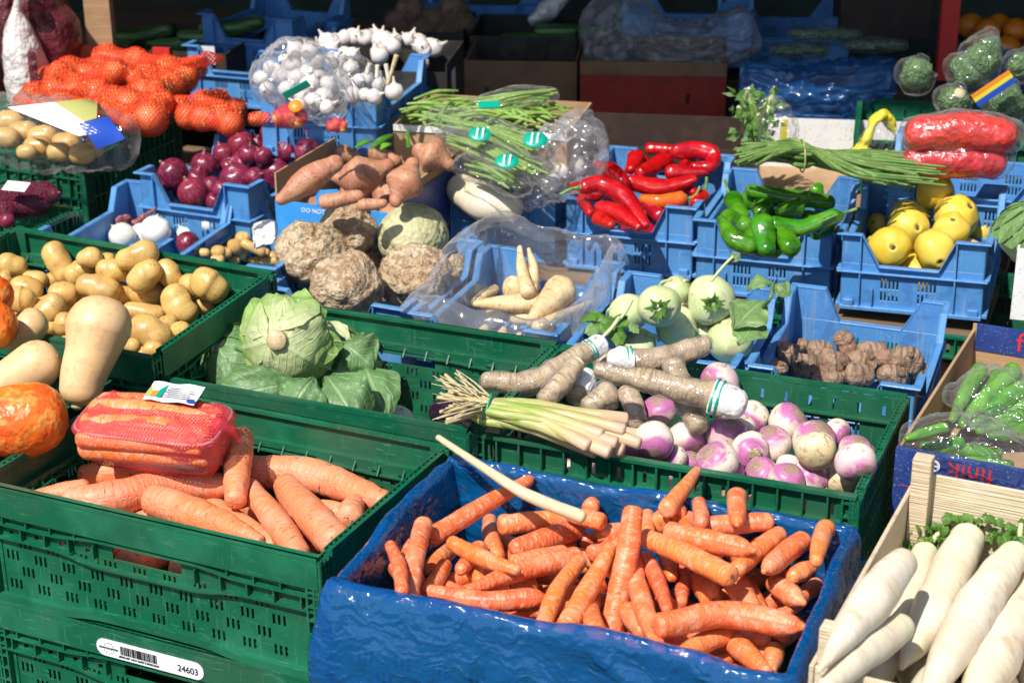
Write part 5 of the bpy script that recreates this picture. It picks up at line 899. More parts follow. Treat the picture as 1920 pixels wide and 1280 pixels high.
# ------------------------------------------------------------------ squashes and pumpkins at the left edge
hE = Heap('E', .47, (0, 480, 3.369), 'of the squash crate', 'squashes and pumpkins', top=.4)
for nm, pts, m, lab, z0 in [('pumpkin', [(-70, 250, 150), (-90, 230, 145)], 'pumpkin', 'orange pumpkin at the left edge, partly cut off, above the other two', .66), ('butternut_squash', [(190, 440, 112), (90, 500, 100)], 'squash', 'butternut squash half shaded behind the orange pumpkins', .60), ('pumpkin', [(-50, 440, 158), (-70, 440, 150)], 'pumpkin', 'orange pumpkin at the left edge beside the shaded butternut', .62),
        ('butternut_squash', [(230, 690, 156), (60, 790, 140)], 'squash', 'round butternut squash lying behind the large orange pumpkin', .565), ('butternut_squash', [(622, 455, 206), (585, 600, 168), (535, 740, 150), (512, 835, 138)], 'squash', 'tall butternut squash leaning over the potato crate', .565), ('pumpkin', [(190, 1030, 232), (120, 1040, 236)], 'pumpkin', 'large warty orange pumpkin at the left in front of the squashes', .545)]:
    P, R = hE.place(pts, None, .95, tol=.88, z0=z0); o = solid(nm, sweep(P, R, 34, 26, (1, .8 if len(pts) > 2 else 1), .03 if m == 'squash' else .04, 9 if m == 'squash' else 14), m); tag(o, lab, nm.split('_')[0] if m == 'pumpkin' else 'squash', hE.group)
    if len(pts) > 2: a = nrm(P[-1]-P[-2]); solid('stem', lathe(P[-1]+a*R[-1]*.8, R[-1]*.3, nrm(a+VIEW*.4), [(-.4, 1.1), (.1, .95), (.4, .8), (.55, .75), (.6, .05)], 12, .15, 90), 'stalk_cut', o)
    elif nm == 'butternut_squash': a = nrm(P[0]-P[1]); a = nrm(a+VIEW*.2-UP*.2); solid('blossom_scar', lathe(P[0]+a*R[0]*.99, R[0]*.12, a, [(-.2, 1.2), (.12, 1), (.1, .05)], 10, .2, 90), 'corky', o)
# ------------------------------------------------------------------ cabbages
def wrap_leaf(parent, c, R, A, ang, qmax, wmax, mat, lift=.1, ruff=.06, q0=.1, nu=18, nv=20):
    """leaf of a cabbage: grows from the stalk direction A and wraps round the head"""
    A = nrm(A); X = nrm(np.cross(A, (.2, .1, .97))); Y = np.cross(A, X); D = X*math.cos(ang)+Y*math.sin(ang); S = np.cross(A, D); v, uv = [], []; sd = rnd.random()*60
    for i in range(nv+1):
        q = i/nv; al = q0+(qmax-q0)*q
        for j in range(nu+1):
            u = j/nu*2-1; wd = wmax*(.3+.7*math.sin(math.pi*min(1, .12+q*.80)))*u; d = A*math.cos(al)+D*math.sin(al); d = nrm(d*math.cos(wd)+S*math.sin(wd))
            n_ = mn.noise(Vector((u*2+sd, q*3, sd)))+.5*mn.noise(Vector((u*5+sd, q*7, sd))); e = abs(u)**2*.6+q**3*.8
            v.append(c+d*R*(1.0+lift*e+ruff*n_*(.15+e)+.02*(1-abs(u))*(1 if abs(u) < .1 else 0))); uv.append((j/nu, q))
    f = [(i*(nu+1)+j, i*(nu+1)+j+1, (i+1)*(nu+1)+j+1, (i+1)*(nu+1)+j) for i in range(nv) for j in range(nu)]; return solid('leaf', (np.array(v), f, np.array(uv), np.zeros(len(v))), mat, parent)
hB = Heap('B', .42, (0, 0, 1), 'of the cabbage crate', 'cabbages in the green crate', top=.3)
for (x, y, r, A, mats, lab, stem) in [(445, 688, 64, toward(-.4, .6, .6), ('cabbage_leaf', 'cabbage_leaf'), 'dark-leaved cabbage at the left under the pale one', 0), (640, 690, 66, toward(.6, .5, .6), ('cabbage_leaf', 'cabbage_leaf_pale'), 'cabbage at the right of the pale one with loose dark leaves', 0), (560, 725, 50, toward(0, -.3, .8), ('cabbage_leaf', 'cabbage_leaf'), 'cabbage with broad dark leaves at the front of the crate', 0), (540, 640, 72, toward(-.12, .02, 1), ('cabbage_leaf_pale', 'cabbage_leaf_pale'), 'pale cabbage on top with its cut stalk facing the viewer', 1)]:
    P, R = hB.place([(x, y, r)], tol=.72, z0=.505 if stem else None); c = P[0]; R = R[0]; o = solid('cabbage', lathe(c, R*.96, A, prof_ball(14), 24, .05, 14), 'cabbage_core'); tag(o, lab, 'cabbage', hB.group)
    for k_ in range(9 if stem else 8): wrap_leaf(o, c, R*(1.0+.016*(8-k_)), A, k_*2.4+.4, 1.5+.15*(k_ % 4) if stem else 1.75, 1.05, mats[k_ % 2], .08+.05*(k_ % 3)+(.22 if not stem and k_ > 3 else 0), .17 if stem else .24, .2 if stem else .25)
    if stem: solid('cut_stalk', lathe(c+A*R*1.13, R*.25, A, [(-.9, 1.15), (.25, 1.05), (.42, .95), (.45, .05)], 18, .06, 60), 'stalk_cut', o)
    CAB = o
    if (x, y) == (560, 725):
        for (bx, by, tx, ty, z, w_) in ((560, 715, 385, 765, .53, .06), (590, 705, 545, 770, .54, .05), (610, 700, 665, 785, .53, .06), (470, 680, 378, 725, .52, .06), (680, 680, 722, 775, .51, .05), (520, 730, 450, 772, .52, .05), (630, 740, 580, 790, .5, .05), (640, 640, 700, 690, .55, .05), (450, 640, 400, 690, .54, .05)): leaf('leaf', at(bx, by, z+.012), at(tx, ty, z-.03), (0, -.75, .65), w_, 'cabbage_leaf', o, .4, 18, 20, .35, 0, None, .2)
P = at(745, 790, .43); o = solid('onion', lathe(P, .03, toward(.4, 1), PO, 24, .04, 20), 'onion_white'); tag(o, 'pale onion half hidden behind the front rim of the cabbage crate', 'onion')
P = at(848, 782, .44); o = solid('eggplant', sweep([P+np.array((-.02, .02, .0)), P+np.array((.012, 0, .008)), P+np.array((.05, -.015, 0))], [.024, .028, .026], 20, 16, (.9, 1), .1, 30), 'eggplant'); tag(o, 'dark purple eggplant in the right front corner of the cabbage crate', 'eggplant')
# ------------------------------------------------------------------ wrapped roots on the turnips
hT.crop = (780, 600, 2.0426); hT.items = []; hT.group = 'film-wrapped brown roots'
for i, (pts, z0, capw, lab) in enumerate([([(720, 150, 48), (770, 200, 44)], .55, 0, 'brown root end half hidden behind the crossed roots'), ([(985, 175, 44), (1020, 270, 42), (1075, 400, 44)], .55, 0, 'wrapped root running down behind the long top root onto the turnips'), ([(640, 235, 46), (610, 295, 34)], .56, 2, 'short wrapped root stub with a pale rounded end'), ([(730, 285, 56), (665, 335, 38)], .56, 0, 'thick brown root stub with a shiny wrapped tip'), ([(815, 275, 38), (835, 340, 40), (850, 395, 34)], .55, 0, 'short wrapped root pointing straight down over the lemongrass ends'),
        ([(270, 235, 36), (430, 240, 44), (560, 175, 42), (690, 100, 38)], .58, 1, 'long wrapped root at the left, above the lemongrass bundle'), ([(610, 175, 34), (555, 240, 40), (500, 305, 40)], .58, 3, 'root with a round pale cut end slanting down left'), ([(785, 155, 46), (930, 145, 42), (1105, 92, 36)], .60, 1, 'wrapped root reaching back over the kohlrabi crate'), ([(700, 190, 30), (900, 235, 44), (1130, 290, 54), (1195, 312, 62)], .62, 1, 'long wrapped root lying on top with a white banded end')]):
    P, R = hT.place(pts, None, .7, tol=.8, z0=z0); o = solid('wrapped_root', sweep(P, R, 26, 34, (.6, .7), .13, 30), 'root_brown'); tag(o, lab, 'root', hT.group)
    solid('film_wrap', sweep(P, R*1.06, 26, 30, (.75, .85), .13, 38), 'film_wrap', o)
    if capw == 3: a = nrm(P[0]-P[1]); solid('cut_end', lathe(P[0]+a*R[0]*.45, R[0]*.85, a, [(-.3, 1.1), (.2, 1.05), (.3, .95), (.32, .05)], 18, .04, 60), 'root_cut', o)
    if capw in (1, 2):
        e = -1 if i in (5, 8) else 0; q = 1 if e == 0 else -2; a = nrm(P[e]-P[q]); P2 = [P[e]-a*R[e]*1.0, P[e]-a*R[e]*.1, P[e]+a*R[e]*.5]; w_ = solid('white_wrap', sweep(P2, [R[e]*1.10, R[e]*1.13, R[e]*1.0], 26, 14, (.1, .7), .07, 40), 'paper', o)
        if capw == 1:
            for s_ in (-.95, -.6): solid('green_band', sweep([P[e]+a*R[e]*s_, P[e]+a*R[e]*(s_+.1)], [R[e]*1.17, R[e]*1.17], 26, 3, (.05, .05), .04, 40), 'print_teal', w_)
# ------------------------------------------------------------------ lemongrass bundle, and one loose stalk on the carrots
def lemongrass():
    T = lambda x, y, z: at(780+x/2.0426, 600+y/2.0426, z); tie = T(270, 335, .645); r = empty('lemongrass_bundle', loc=T(450, 400, .60)); tag(r, 'tied bundle of lemongrass stalks lying across the turnip crate', 'lemongrass')
    ends = [(720, 462), (682, 503), (785, 498), (762, 432), (840, 440), (700, 372), (640, 400), (735, 505), (800, 380), (600, 450), (850, 470), (660, 430), (760, 470), (560, 420), (790, 420), (705, 440), (620, 360), (655, 480)]
    for i, (x, y) in enumerate(ends):
        u = (i % 6-2.5)/2.5; w_ = (i//6-1); t_ = tie+np.array((u*.008, u*.012, w_*.009-abs(u)*.006)); e_ = T(x, y, .615+.012*(w_+1)-.01*abs(u)); m = (t_+e_)/2+np.array((0, 0, .006)); q = T(110+rnd.uniform(-30, 40), 300+u*70+rnd.uniform(-25, 25), .64+.02*w_)
        solid('stalk', sweep([e_, m, t_, (t_+q)/2, q], [.0105, .009, .0072, .0045, .0028], 10, 22, (.5, .5), .06, 40), 'lemongrass', r)
    for i in range(30):
        a0 = tie+np.array((rnd.uniform(-.012, .012), rnd.uniform(-.012, .012), rnd.uniform(-.01, .014))); q = T(rnd.uniform(60, 170), rnd.uniform(185, 400), rnd.uniform(.63, .69)); solid('leaf_blade', sweep([a0, (a0+q)/2+np.array((0, 0, .004)), q], [.003, .0024, .0012], 6, 8, (.5, .5), .2, 60, flat=.35), 'straw', r)
    d = nrm(T(450, 400, .62)-tie); X = nrm(np.cross(d, (0, 0, 1))); Y = np.cross(d, X); n = 20; P = [tie+X*.023*math.cos(2*math.pi*k_/n)+Y*.021*math.sin(2*math.pi*k_/n) for k_ in range(n+1)]; solid('tie', sweep(P, [.0016]*len(P), 8, 60, (.3, .3), 0), 'print_teal', r)
lemongrass()
P = [at(822, 820, .64), at(900, 872, .645), at(985, 925, .635), at(1090, 968, .612)]; o = solid('lemongrass_stalk', sweep(P, [.0045, .0062, .0085, .0095], 12, 30, (.4, .7), .04, 40), 'root_cut'); tag(o, 'single pale stalk lying over the back left corner of the blue lining', 'lemongrass')
# ------------------------------------------------------------------ wooden crate of long white radishes, bottom right
def wooden_crate():
    zr = .625; L0, L1 = at(1706, 905, zr), at(1506, 1262, zr); ax = nrm((L1-L0)*np.array((1, 1, 0))); ay = nrm(np.cross((0, 0, 1), ax)); o_ = L0            # left long side runs along ax
    mw = Matrix(((ay[0], -ax[0], 0, o_[0]), (ay[1], -ax[1], 0, o_[1]), (0, 0, 1, zr-.19), (0, 0, 0, 1)))   # local x to the right, y away, z up
    r = empty('wooden_crate', mw=mw); tag(r, 'pale raw wooden crate holding the long white radishes', 'crate'); W, D = .40, .50
    def part(nm, c, sz, rz=0): b = MB(); b.box((0, 0, 0), sz); o = link(nm, b.mesh(nm, ['wood']), r); o.matrix_local = Matrix.Translation(c) @ Matrix.Rotation(rz, 4, 'Z'); bevel(o, .0012); return o
    for z, h in ((.15, .075), (.06, .08)):
        part('board', (.003, -D/2, z), (.006, D, h)); part('board', (W-.003, -D/2, z), (.006, D, h)); part('board', (W/2, -.003, z+.018), (W-.014, .006, h+.012)); part('board', (W/2, -D+.003, z), (W-.014, .006, h))
    for x, y in ((.02, -.02), (W-.02, -.02), (.02, -D+.02), (W-.02, -D+.02)): part('post', (x, y, .122), (.026, .024, .244 if y > -.1 else .225))
    for i in range(5): part('base_slat', (.045+i*.078, -D/2, .012), (.068, D-.016, .006))
    return r, mw
WCR, MWC = wooden_crate()
hDk = Heap('WC', .47, (1480, 580, 1.829), 'of the wooden crate', 'white radishes in the wooden crate', top=.25, mw=MWC @ Matrix.Translation((.2, -.25, 0)), WDm=(.40, .50, .19))
for i in range(3): c = np.array(MWC @ Vector((.10+.08*i, -.27, .055))); dx = np.array((.0, .16, 0)); o = solid('radish', sweep([c-dx, c, c+dx], [.02, .036, .034], 16, 12, (.8, .8), .03, 15), 'daikon'); C = catmull(np.array([c-dx, c, c+dx]), 8); hDk.c = np.vstack([hDk.c, C]); hDk.r = np.concatenate([hDk.r, np.full(9, .034)]); tag(o, 'white radish buried at the bottom of the wooden crate', 'radish', 'buried white radishes')
DK = [([(380, 1090, 60), (250, 1180, 62), (130, 1290, 50)], .34, 'white radish low in the crate with its tip at the bottom edge'), ([(560, 1200, 60), (470, 1290, 50), (400, 1380, 30)], .34, 'white radish low in the crate between the middle ones'), ([(385, 870, 62), (290, 990, 74), (190, 1120, 50), (105, 1235, 12)], .36, 'leftmost white radish, pointed tip towards the bottom of the crate'), ([(465, 840, 55), (400, 1010, 66), (330, 1180, 66), (270, 1330, 50)], .40, 'second white radish from the left, under the leafy tops'),
      ([(770, 845, 62), (690, 950, 70), (580, 1130, 74), (490, 1300, 60)], .42, 'white radish fourth from the left, its neck near the right edge'), ([(610, 790, 68), (540, 930, 74), (460, 1100, 62), (385, 1225, 18)], .38, 'third white radish from the left, lying on top with tip forward'), ([(850, 950, 80), (760, 1080, 86), (690, 1220, 84), (620, 1370, 60)], .42, 'thickest white radish at the right edge, with a brown blemish')]
for i, (pts, L, lab) in enumerate(DK):
    P, R = hDk.place(pts, L, .6, tol=.84); R[-1] *= .7; R[0] *= .86; o = solid('radish', sweep(P, R, 26, 40, (.8, 1.1), .05, 18), 'daikon'); tag(o, lab, 'radish', hDk.group)
    if i in (3, 4, 5):
        a = nrm(P[0]-P[1]); b0 = P[0]+a*R[0]*.75
        for k_ in range(6): d = nrm(a+np.array((rnd.uniform(-.7, .7), rnd.uniform(-.4, .4), rnd.uniform(-.1, .7)))); e_ = b0+d*rnd.uniform(.03, .055); stalk(o, [b0, (b0+e_)/2, e_], .0045, 'stem_green' if k_ % 2 else 'kohlrabi', 'leaf_stalk', seg=6)
        for k_ in range(60):
            q = b0+a*.015+np.array((rnd.gauss(0, .017), rnd.uniform(-.015, .035), rnd.uniform(-.012, .022))); d = nrm((rnd.uniform(-1, 1), rnd.uniform(-.6, .6), rnd.uniform(-.1, .8))); leaf('leaf', q, q+d*rnd.uniform(.01, .02), (rnd.uniform(-.5, .5), -.6, .7), rnd.uniform(.003, .006), 'herb_leaf', o, .8, 5, 6, .4, .4)
# ------------------------------------------------------------------ printed carton of long green peppers, right edge
def finike():
    zr = .60; BL = at(1826, 605, zr); FL = at(1681, 831, zr); d = (FL-BL)*np.array((1, 1, 0)); D = np.linalg.norm(d); ay = -d/D; ax = np.array((ay[1], -ay[0], 0)); W = .32; c = (BL+FL)/2+ax*W/2
    mw = Matrix(((ax[0], ay[0], 0, c[0]), (ax[1], ay[1], 0, c[1]), (0, 0, 1, zr-.13), (0, 0, 0, 1)))
    r = thin_box('pepper_carton', mw, W, D, .13, 'cardboard', .005, label='blue printed cardboard carton of long green peppers, reading finike', hts=(.118, .12, .13, .12))
    b = MB(); b.box((0, -D/2-.0012, .06), (W, .002, .12)); b.box((0, -D/2+.004, .1215), (W, .012, .003)); f = link('printed_front', b.mesh('printed_front', ['print_blue']), r)
    b = MB(); b.box((0, D/2-.0062, .108), (W-.014, .0016, .05)); g = link('printed_back', b.mesh('printed_back', ['print_blue']), r)
    b = MB(); b.box((-.05, -D/2-.0026, .0875), (.15, .0006, .0013)); b.box((0, -D/2-.0026, .064), (W-.02, .0006, .0008)); link('print', b.mesh('print', ['print_red']), f)
    text('print', 'finik', .040, Matrix.Translation((-.048, -D/2-.0028, .1045)) @ Matrix.Rotation(math.pi/2, 4, 'X') @ Matrix.Rotation(math.pi, 4, 'Z'), 'print_red', f); text('print', 'e', .040, Matrix.Translation((-.1, -D/2-.0028, .1035)) @ Matrix.Rotation(math.pi/2, 4, 'X') @ Matrix.Rotation(math.pi, 4, 'Z'), 'print_white', f)
    text('print', 'finike', .05, Matrix.Translation((-.03, D/2-.0075, .108)) @ Matrix.Rotation(math.pi/2, 4, 'X'), 'print_red', g)
    return mw, W, D
MFK, WFK, DFK = finike()
hL = Heap('FK', .50, (1640, 560, 3.557), 'of the printed carton', 'long green peppers in the printed carton', top=.2, mw=MFK, WDm=(WFK, DFK, .13))
for pts in [[(1000, 560, 60), (900, 700, 55), (800, 800, 40)], [(700, 480, 60), (620, 600, 55), (520, 800, 30)], [(820, 520, 55), (680, 680, 50), (560, 830, 34)], [(920, 480, 60), (760, 640, 60), (590, 830, 36)], [(1010, 690, 50), (900, 780, 45), (740, 860, 30)], [(1040, 570, 60), (860, 680, 66), (650, 850, 30)], [(1060, 740, 60), (900, 830, 60), (700, 880, 30)], [(1060, 860, 55), (920, 900, 50), (780, 910, 26)], [(460, 860, 40), (330, 895, 40), (220, 930, 22)], [(560, 960, 50), (430, 990, 55), (330, 980, 30)], [(820, 1040, 40), (600, 1010, 48), (400, 1030, 40)], [(900, 1110, 36), (760, 1090, 36), (620, 1075, 26)]]:
    P, R = hL.place(pts, None, .7, tol=.72); o = solid('pepper', sweep(P, R, 16, 20, (.8, 1), .05, 30), 'pepper_long'); hL.note(o, pts, 'slender pepper')
hL.finish('pepper')
def film_bag(name, pts, mat, label, cat='plastic bag', flat=1.0, lump=.16, sc=30, ns=34, nr=36, cap=(.6, .6), group=None):
    P, R = zip(*pts); o = solid(name, sweep([np.asarray(p) for p in P], R, nr*2, ns*2, cap, lump*.8, sc*1.6, flat=flat, fold=1), mat); tag(o, label, cat, group); return o
q = lambda x, y, z: at(1640+x/3.557, 560+y/3.557, z)
film_bag('clear_bag', [(q(250, 930, .60), .03), (q(450, 940, .605), .05), (q(700, 980, .605), .055), (q(930, 1080, .60), .04)], 'film_clear', 'clear printed plastic bag of peppers lying over the front of the carton', flat=.75)
o = film_bag('clear_bag', [(q(540, 640, .605), .03), (q(700, 650, .61), .075), (q(950, 700, .61), .08)], 'film_clear', 'clear plastic bag over the long peppers inside the carton', flat=.6)
# ------------------------------------------------------------------ white box with a green head of leaves, right edge
p0 = at(1872, 457, .66); W_ = thin_box('white_box', mat_pose(p0[0]+.15*math.cos(math.radians(-18))+.1, p0[1]+.05, .66, -18, H=.14), .36, .28, .14, 'cardboard_white', label='white cardboard box at the right edge beside the quince crate')
o = solid('globe_artichoke', lathe(at(1912, 452, .66)+np.array((.03, .04, 0)), .06, (0, 0, 1), prof_ball(12), 20, .06, 20), 'cabbage_core'); tag(o, 'green leafy head on top of the white box at the right edge', 'artichoke')
for k_ in range(14): wrap_leaf(o, np.array(o.location)+np.array((0, 0, .06)), .062, (0, -.2, 1), k_*2.4, 1.5, .45, 'green_leaf', .15, .06, .3, 8, 10)
# ------------------------------------------------------------------ bags of green beans in the blue crate, white radish under them
def beans(pa, pb, n, spread, rad, mat, lab, group, curve=.01, name='green_bean', zs=.012, nr=8):
    d = nrm(pb-pa); X = nrm(np.cross(d, (0, 0, 1)))
    for i in range(n):
        a0 = pa+X*rnd.uniform(-spread, spread)+np.array((0, 0, rnd.uniform(0, zs)))+d*rnd.uniform(-.01, .01); b0 = pb+X*rnd.uniform(-spread, spread)*1.1+np.array((0, 0, rnd.uniform(0, zs)))+d*rnd.uniform(-.015, .015); m = (a0+b0)/2+X*rnd.uniform(-curve, curve)+np.array((0, 0, rnd.uniform(0, curve)))
        o = solid(name, sweep([a0, m, b0], [rad*.75, rad, rad*.6], nr, 12, (1, 1.4), .08, 60), mat); tag(o, lab, 'bean', group)
c2 = lambda x, y, z: at(480+x/2.977, y/2.977, z)
for i, (xa, ya, xb, yb, z, lab) in enumerate([(1060, 700, 1560, 860, .685, 'upper'), (1120, 800, 1540, 980, .665, 'middle'), (1220, 960, 1440, 1060, .64, 'lower')]):
    a_, b_ = c2(xa, ya, z), c2(xb, yb, z); n = (15, 12, 8)[i]; beans(a_, b_, n, (.038, .03, .02)[i], .0048, 'bean', 'green bean packed in the %s clear bag over the white radish crate' % lab, 'beans in the %s bag' % lab, .012, zs=.02)
    d = nrm(b_-a_); up = np.array((0, 0, .012)); o = film_bag('clear_bag', [(a_-d*.03+up, .03), (a_+up, .048), ((a_+b_)/2+up, (.056, .048, .034)[i]), (b_+up, .042), (b_+d*.035+up, .02)], 'film_clear', '%s clear bag of green beans with teal labels, beside the crumpled clear bag' % lab, flat=.62, group='bags of green beans')
    for (lx, ly, ra) in ([(1250, 750, .022), (1555, 780, .024)], [(1400, 900, .022)], [])[i]:
        p_ = c2(lx, ly, z+.045); n_ = nrm(VIEW+np.array((0, 0, .5))); v, f, uv, t = lathe(p_, ra, n_, [(0, 1), (.05, .98), (.08, .5), (.09, .02)], 20, .05, 40); v = p_+(v-p_)*np.array((1.1, 1, .75)); l_ = solid('label', (v, f, uv, t), 'print_teal', o); 
        for dx in (-.006, .006): pp = p_+n_*.004+np.array((dx, 0, 0)); b = MB(); b.box((0, 0, 0), (.004, .002, ra*1.1)); st = link('print', b.mesh('print', ['print_white']), loc=pp); st.rotation_euler = (-.5, .3, .2); bpy_parent(st, l_)
P_ = [c2(1150, 1060, .575), c2(1280, 1130, .565), c2(1420, 1160, .56)]; o = solid('radish', sweep(P_, [.035, .043, .03], 20, 16, (.9, .9), .03, 14), 'daikon'); tag(o, 'white radish in the blue crate under the bags of beans', 'radish')
film_bag('crumpled_bag', [(c2(1500, 1120, .60), .025), (c2(1600, 1020, .63), .045), (c2(1740, 880, .66), .07), (c2(1790, 740, .70), .055), (c2(1770, 670, .73), .025)], 'film_milky', 'crumpled clear plastic bag standing between beans and red peppers', lump=.28, sc=34)
for i, (x, y) in enumerate(((1690, 960), (1780, 930), (1730, 880), (1640, 1030))): o = solid('fennel', lathe(c2(x, y, .60), .026, toward(rnd.uniform(-1, 1), 1), prof_ball(10), 16, .08, 30), 'onion_white'); tag(o, 'pale bulb inside the crumpled clear bag, ' + ('lower left', 'right', 'topmost', 'lowest')[i], 'bulb', 'pale bulbs in the crumpled bag')
# ------------------------------------------------------------------ box of loose green beans
MBx = corner_pose(738, 233, .69, -14, -.2, -.14, .12); thin_box('bean_box', MBx, .40, .28, .12, ['cardboard', 'cardboard', 'cardboard', 'cardboard'], label='cardboard box with white rim heaped with loose green beans', hts=(.12, .12, .12, .12))
bb = bpy.data.objects['bean_box']; b = MB(); b.box((0, -.1422, .113), (.4, .003, .014)); link('white_rim', b.mesh('white_rim', ['cardboard_white']), bb)
for i in range(110):
    a = rnd.gauss(.35, .55); p_ = np.array(MBx @ Vector((rnd.uniform(-.15, .15), rnd.uniform(-.09, .10), 0))); xl = rnd.random(); p_ = np.array(MBx @ Vector((rnd.uniform(-.165, .13), rnd.uniform(-.11, .09), .1+.04*xl))); d = np.array((math.cos(a-.3), math.sin(a-.3), rnd.uniform(-.14, .14)))*.052; m = p_+np.array((0, 0, .008))
    o = solid('green_bean', sweep([p_-d, m, p_+d], [.0032, .0046, .0026], 7, 10, (1, 1.4), .08, 60), 'bean'); tag(o, 'loose green bean in the white-rimmed bean box', 'bean', 'loose beans in the bean box')
a_, b_ = c2(1250, 590, .72), c2(1640, 530, .73); beans(a_, b_, 9, .02, .0046, 'bean', 'green bean in the clear bag lying on the bean box', 'beans in the bag on the bean box', .01, zs=.014)
o = film_bag('clear_bag', [(a_, .035), ((a_+b_)/2+np.array((0, 0, .008)), .042), (b_, .03)], 'film_clear', 'clear bag of beans lying on the right end of the bean box', flat=.55, group='bags of green beans')
p_ = c2(1300, 585, .76); b = MB(); b.box((0, 0, 0), (.045, .02, .002)); l_ = link('label', b.mesh('label', ['print_teal']), loc=p_); l_.rotation_euler = (.5, 0, .1); bpy_parent(l_, o)
# ------------------------------------------------------------------ netted sacks and bags at the left
c1 = lambda x, y, z: at(x/2.977, y/2.977, z)
def blob_net(name, cs, mat, label, pad=1.24):
    """net sack: its skin follows the onions inside"""
    vs_, fs_ = [], []; pf = prof_ball(8)
    for c, r in cs:
        v, f, uv, t = lathe(c, r*pad, (0, 0, 1), pf, 12, 0); k_ = len(vs_); vs_ += list(v); fs_ += [tuple(i+k_ for i in q) for q in f]
    C = np.array([c for c, r in cs])                                  # strands of net stretched between neighbouring onions
    for i in range(len(cs)):
        for j in np.argsort(np.linalg.norm(C-C[i], axis=1))[1:5]:
            if j > i and np.linalg.norm(C[i]-C[j]) < .16: v, f, uv, t = sweep([C[i], C[j]], [cs[i][1]*.92, cs[j][1]*.92], 10, 5, (.3, .3), 0); k_ = len(vs_); vs_ += list(v); fs_ += [tuple(q+k_ for q in w2) for w2 in f]
    v = np.array(vs_); o = solid(name, (v, fs_, np.zeros((len(v), 2)), np.zeros(len(v))), mat); tag(o, label, 'net sack')
    m = o.modifiers.new('skin', 'REMESH'); m.mode = 'VOXEL'; m.voxel_size = .007; m.use_smooth_shade = True; m = o.modifiers.new('pull', 'SMOOTH'); m.iterations = 12; m.factor = .6; return o
def netted(pts, z, mat_in, mat_net, name, label, inlab, group, rs=1.0):
    cs = []
    for (x, y, r) in pts:
        p_ = c1(x, y, z); q_ = O+(p_-O); R = r/2.977*np.dot(p_-O, FW)/F_PX*rs*.9
        for _ in range(12):
            if all(np.linalg.norm(p_-c) > .8*(R+R2) for c, R2 in cs): break
            p_ = p_-ray(x/2.977, y/2.977)*.02
        cs.append((p_, R)); o = solid('onion', lathe(p_, R, (rnd.uniform(-1, 1), rnd.uniform(-1, 1), rnd.uniform(-.5, 1)), PO, 18, .04, 20), mat_in); tag(o, inlab, 'onion', group)
    return blob_net(name, cs, mat_net, label)
ON = [(190, 530, 75), (300, 510, 80), (270, 440, 70), (390, 400, 85), (460, 330, 80), (430, 490, 80), (540, 520, 85), (560, 400, 90), (600, 320, 75), (680, 440, 90), (640, 560, 80), (720, 590, 95), (760, 340, 75), (820, 430, 85), (800, 520, 85), (840, 660, 100), (930, 380, 75), (960, 480, 85), (900, 580, 80), (1030, 440, 80), (1090, 380, 70), (720, 680, 60), (130, 570, 60), (220, 590, 60), (350, 570, 68), (330, 400, 60), (480, 420, 70), (500, 600, 62), (640, 400, 70), (760, 440, 60), (870, 500, 60), (590, 620, 60)]
netted(ON, .67, 'onion_gold', 'net_orange', 'onion_net', 'large orange net sack of yellow onions on the upper left crate', 'yellow onion inside the large orange net sack', 'onions in the large orange net')
netted([(1050, 650, 75), (1000, 590, 60), (1140, 570, 70), (1130, 660, 75), (1220, 560, 65), (1230, 640, 80), (1290, 690, 75), (1320, 610, 65)], .65, 'onion_gold', 'net_orange', 'onion_net', 'small orange net sack of onions at the right of the large one', 'yellow onion inside the small orange net sack', 'onions in the small orange net')
v, f, uv, t = sweep([c1(1050, 360, .76), c1(1130, 345, .78), c1(1195, 320, .795)], [.02, .028, .034], 14, 10, (.3, .1), .2, 60, flat=.35); o = solid('net_end', (v, f, uv, t), 'net_orange', bpy.data.objects['onion_net'])
PN = [(60, 1090, 70), (160, 1080, 75), (250, 1080, 70), (300, 1090, 45), (110, 1150, 75), (30, 1180, 70), (210, 1140, 70), (40, 1230, 50)]
netted(PN, .58, 'onion_red', 'net_purple', 'onion_net', 'dark purple net sack of red onions in the low left crate', 'red onion inside the dark purple net sack', 'onions in the purple net')
b = MB(); b.box((0, 0, 0), (.055, .03, .001)); o = link('paper_tag', b.mesh('paper_tag', ['print_white']), loc=c1(90, 1040, .64)); o.rotation_euler = (.4, 0, -.3); bpy_parent(o, [x for x in bpy.data.objects if x.name.startswith('onion_net') and 'purple' in x.get('label', '')][0])
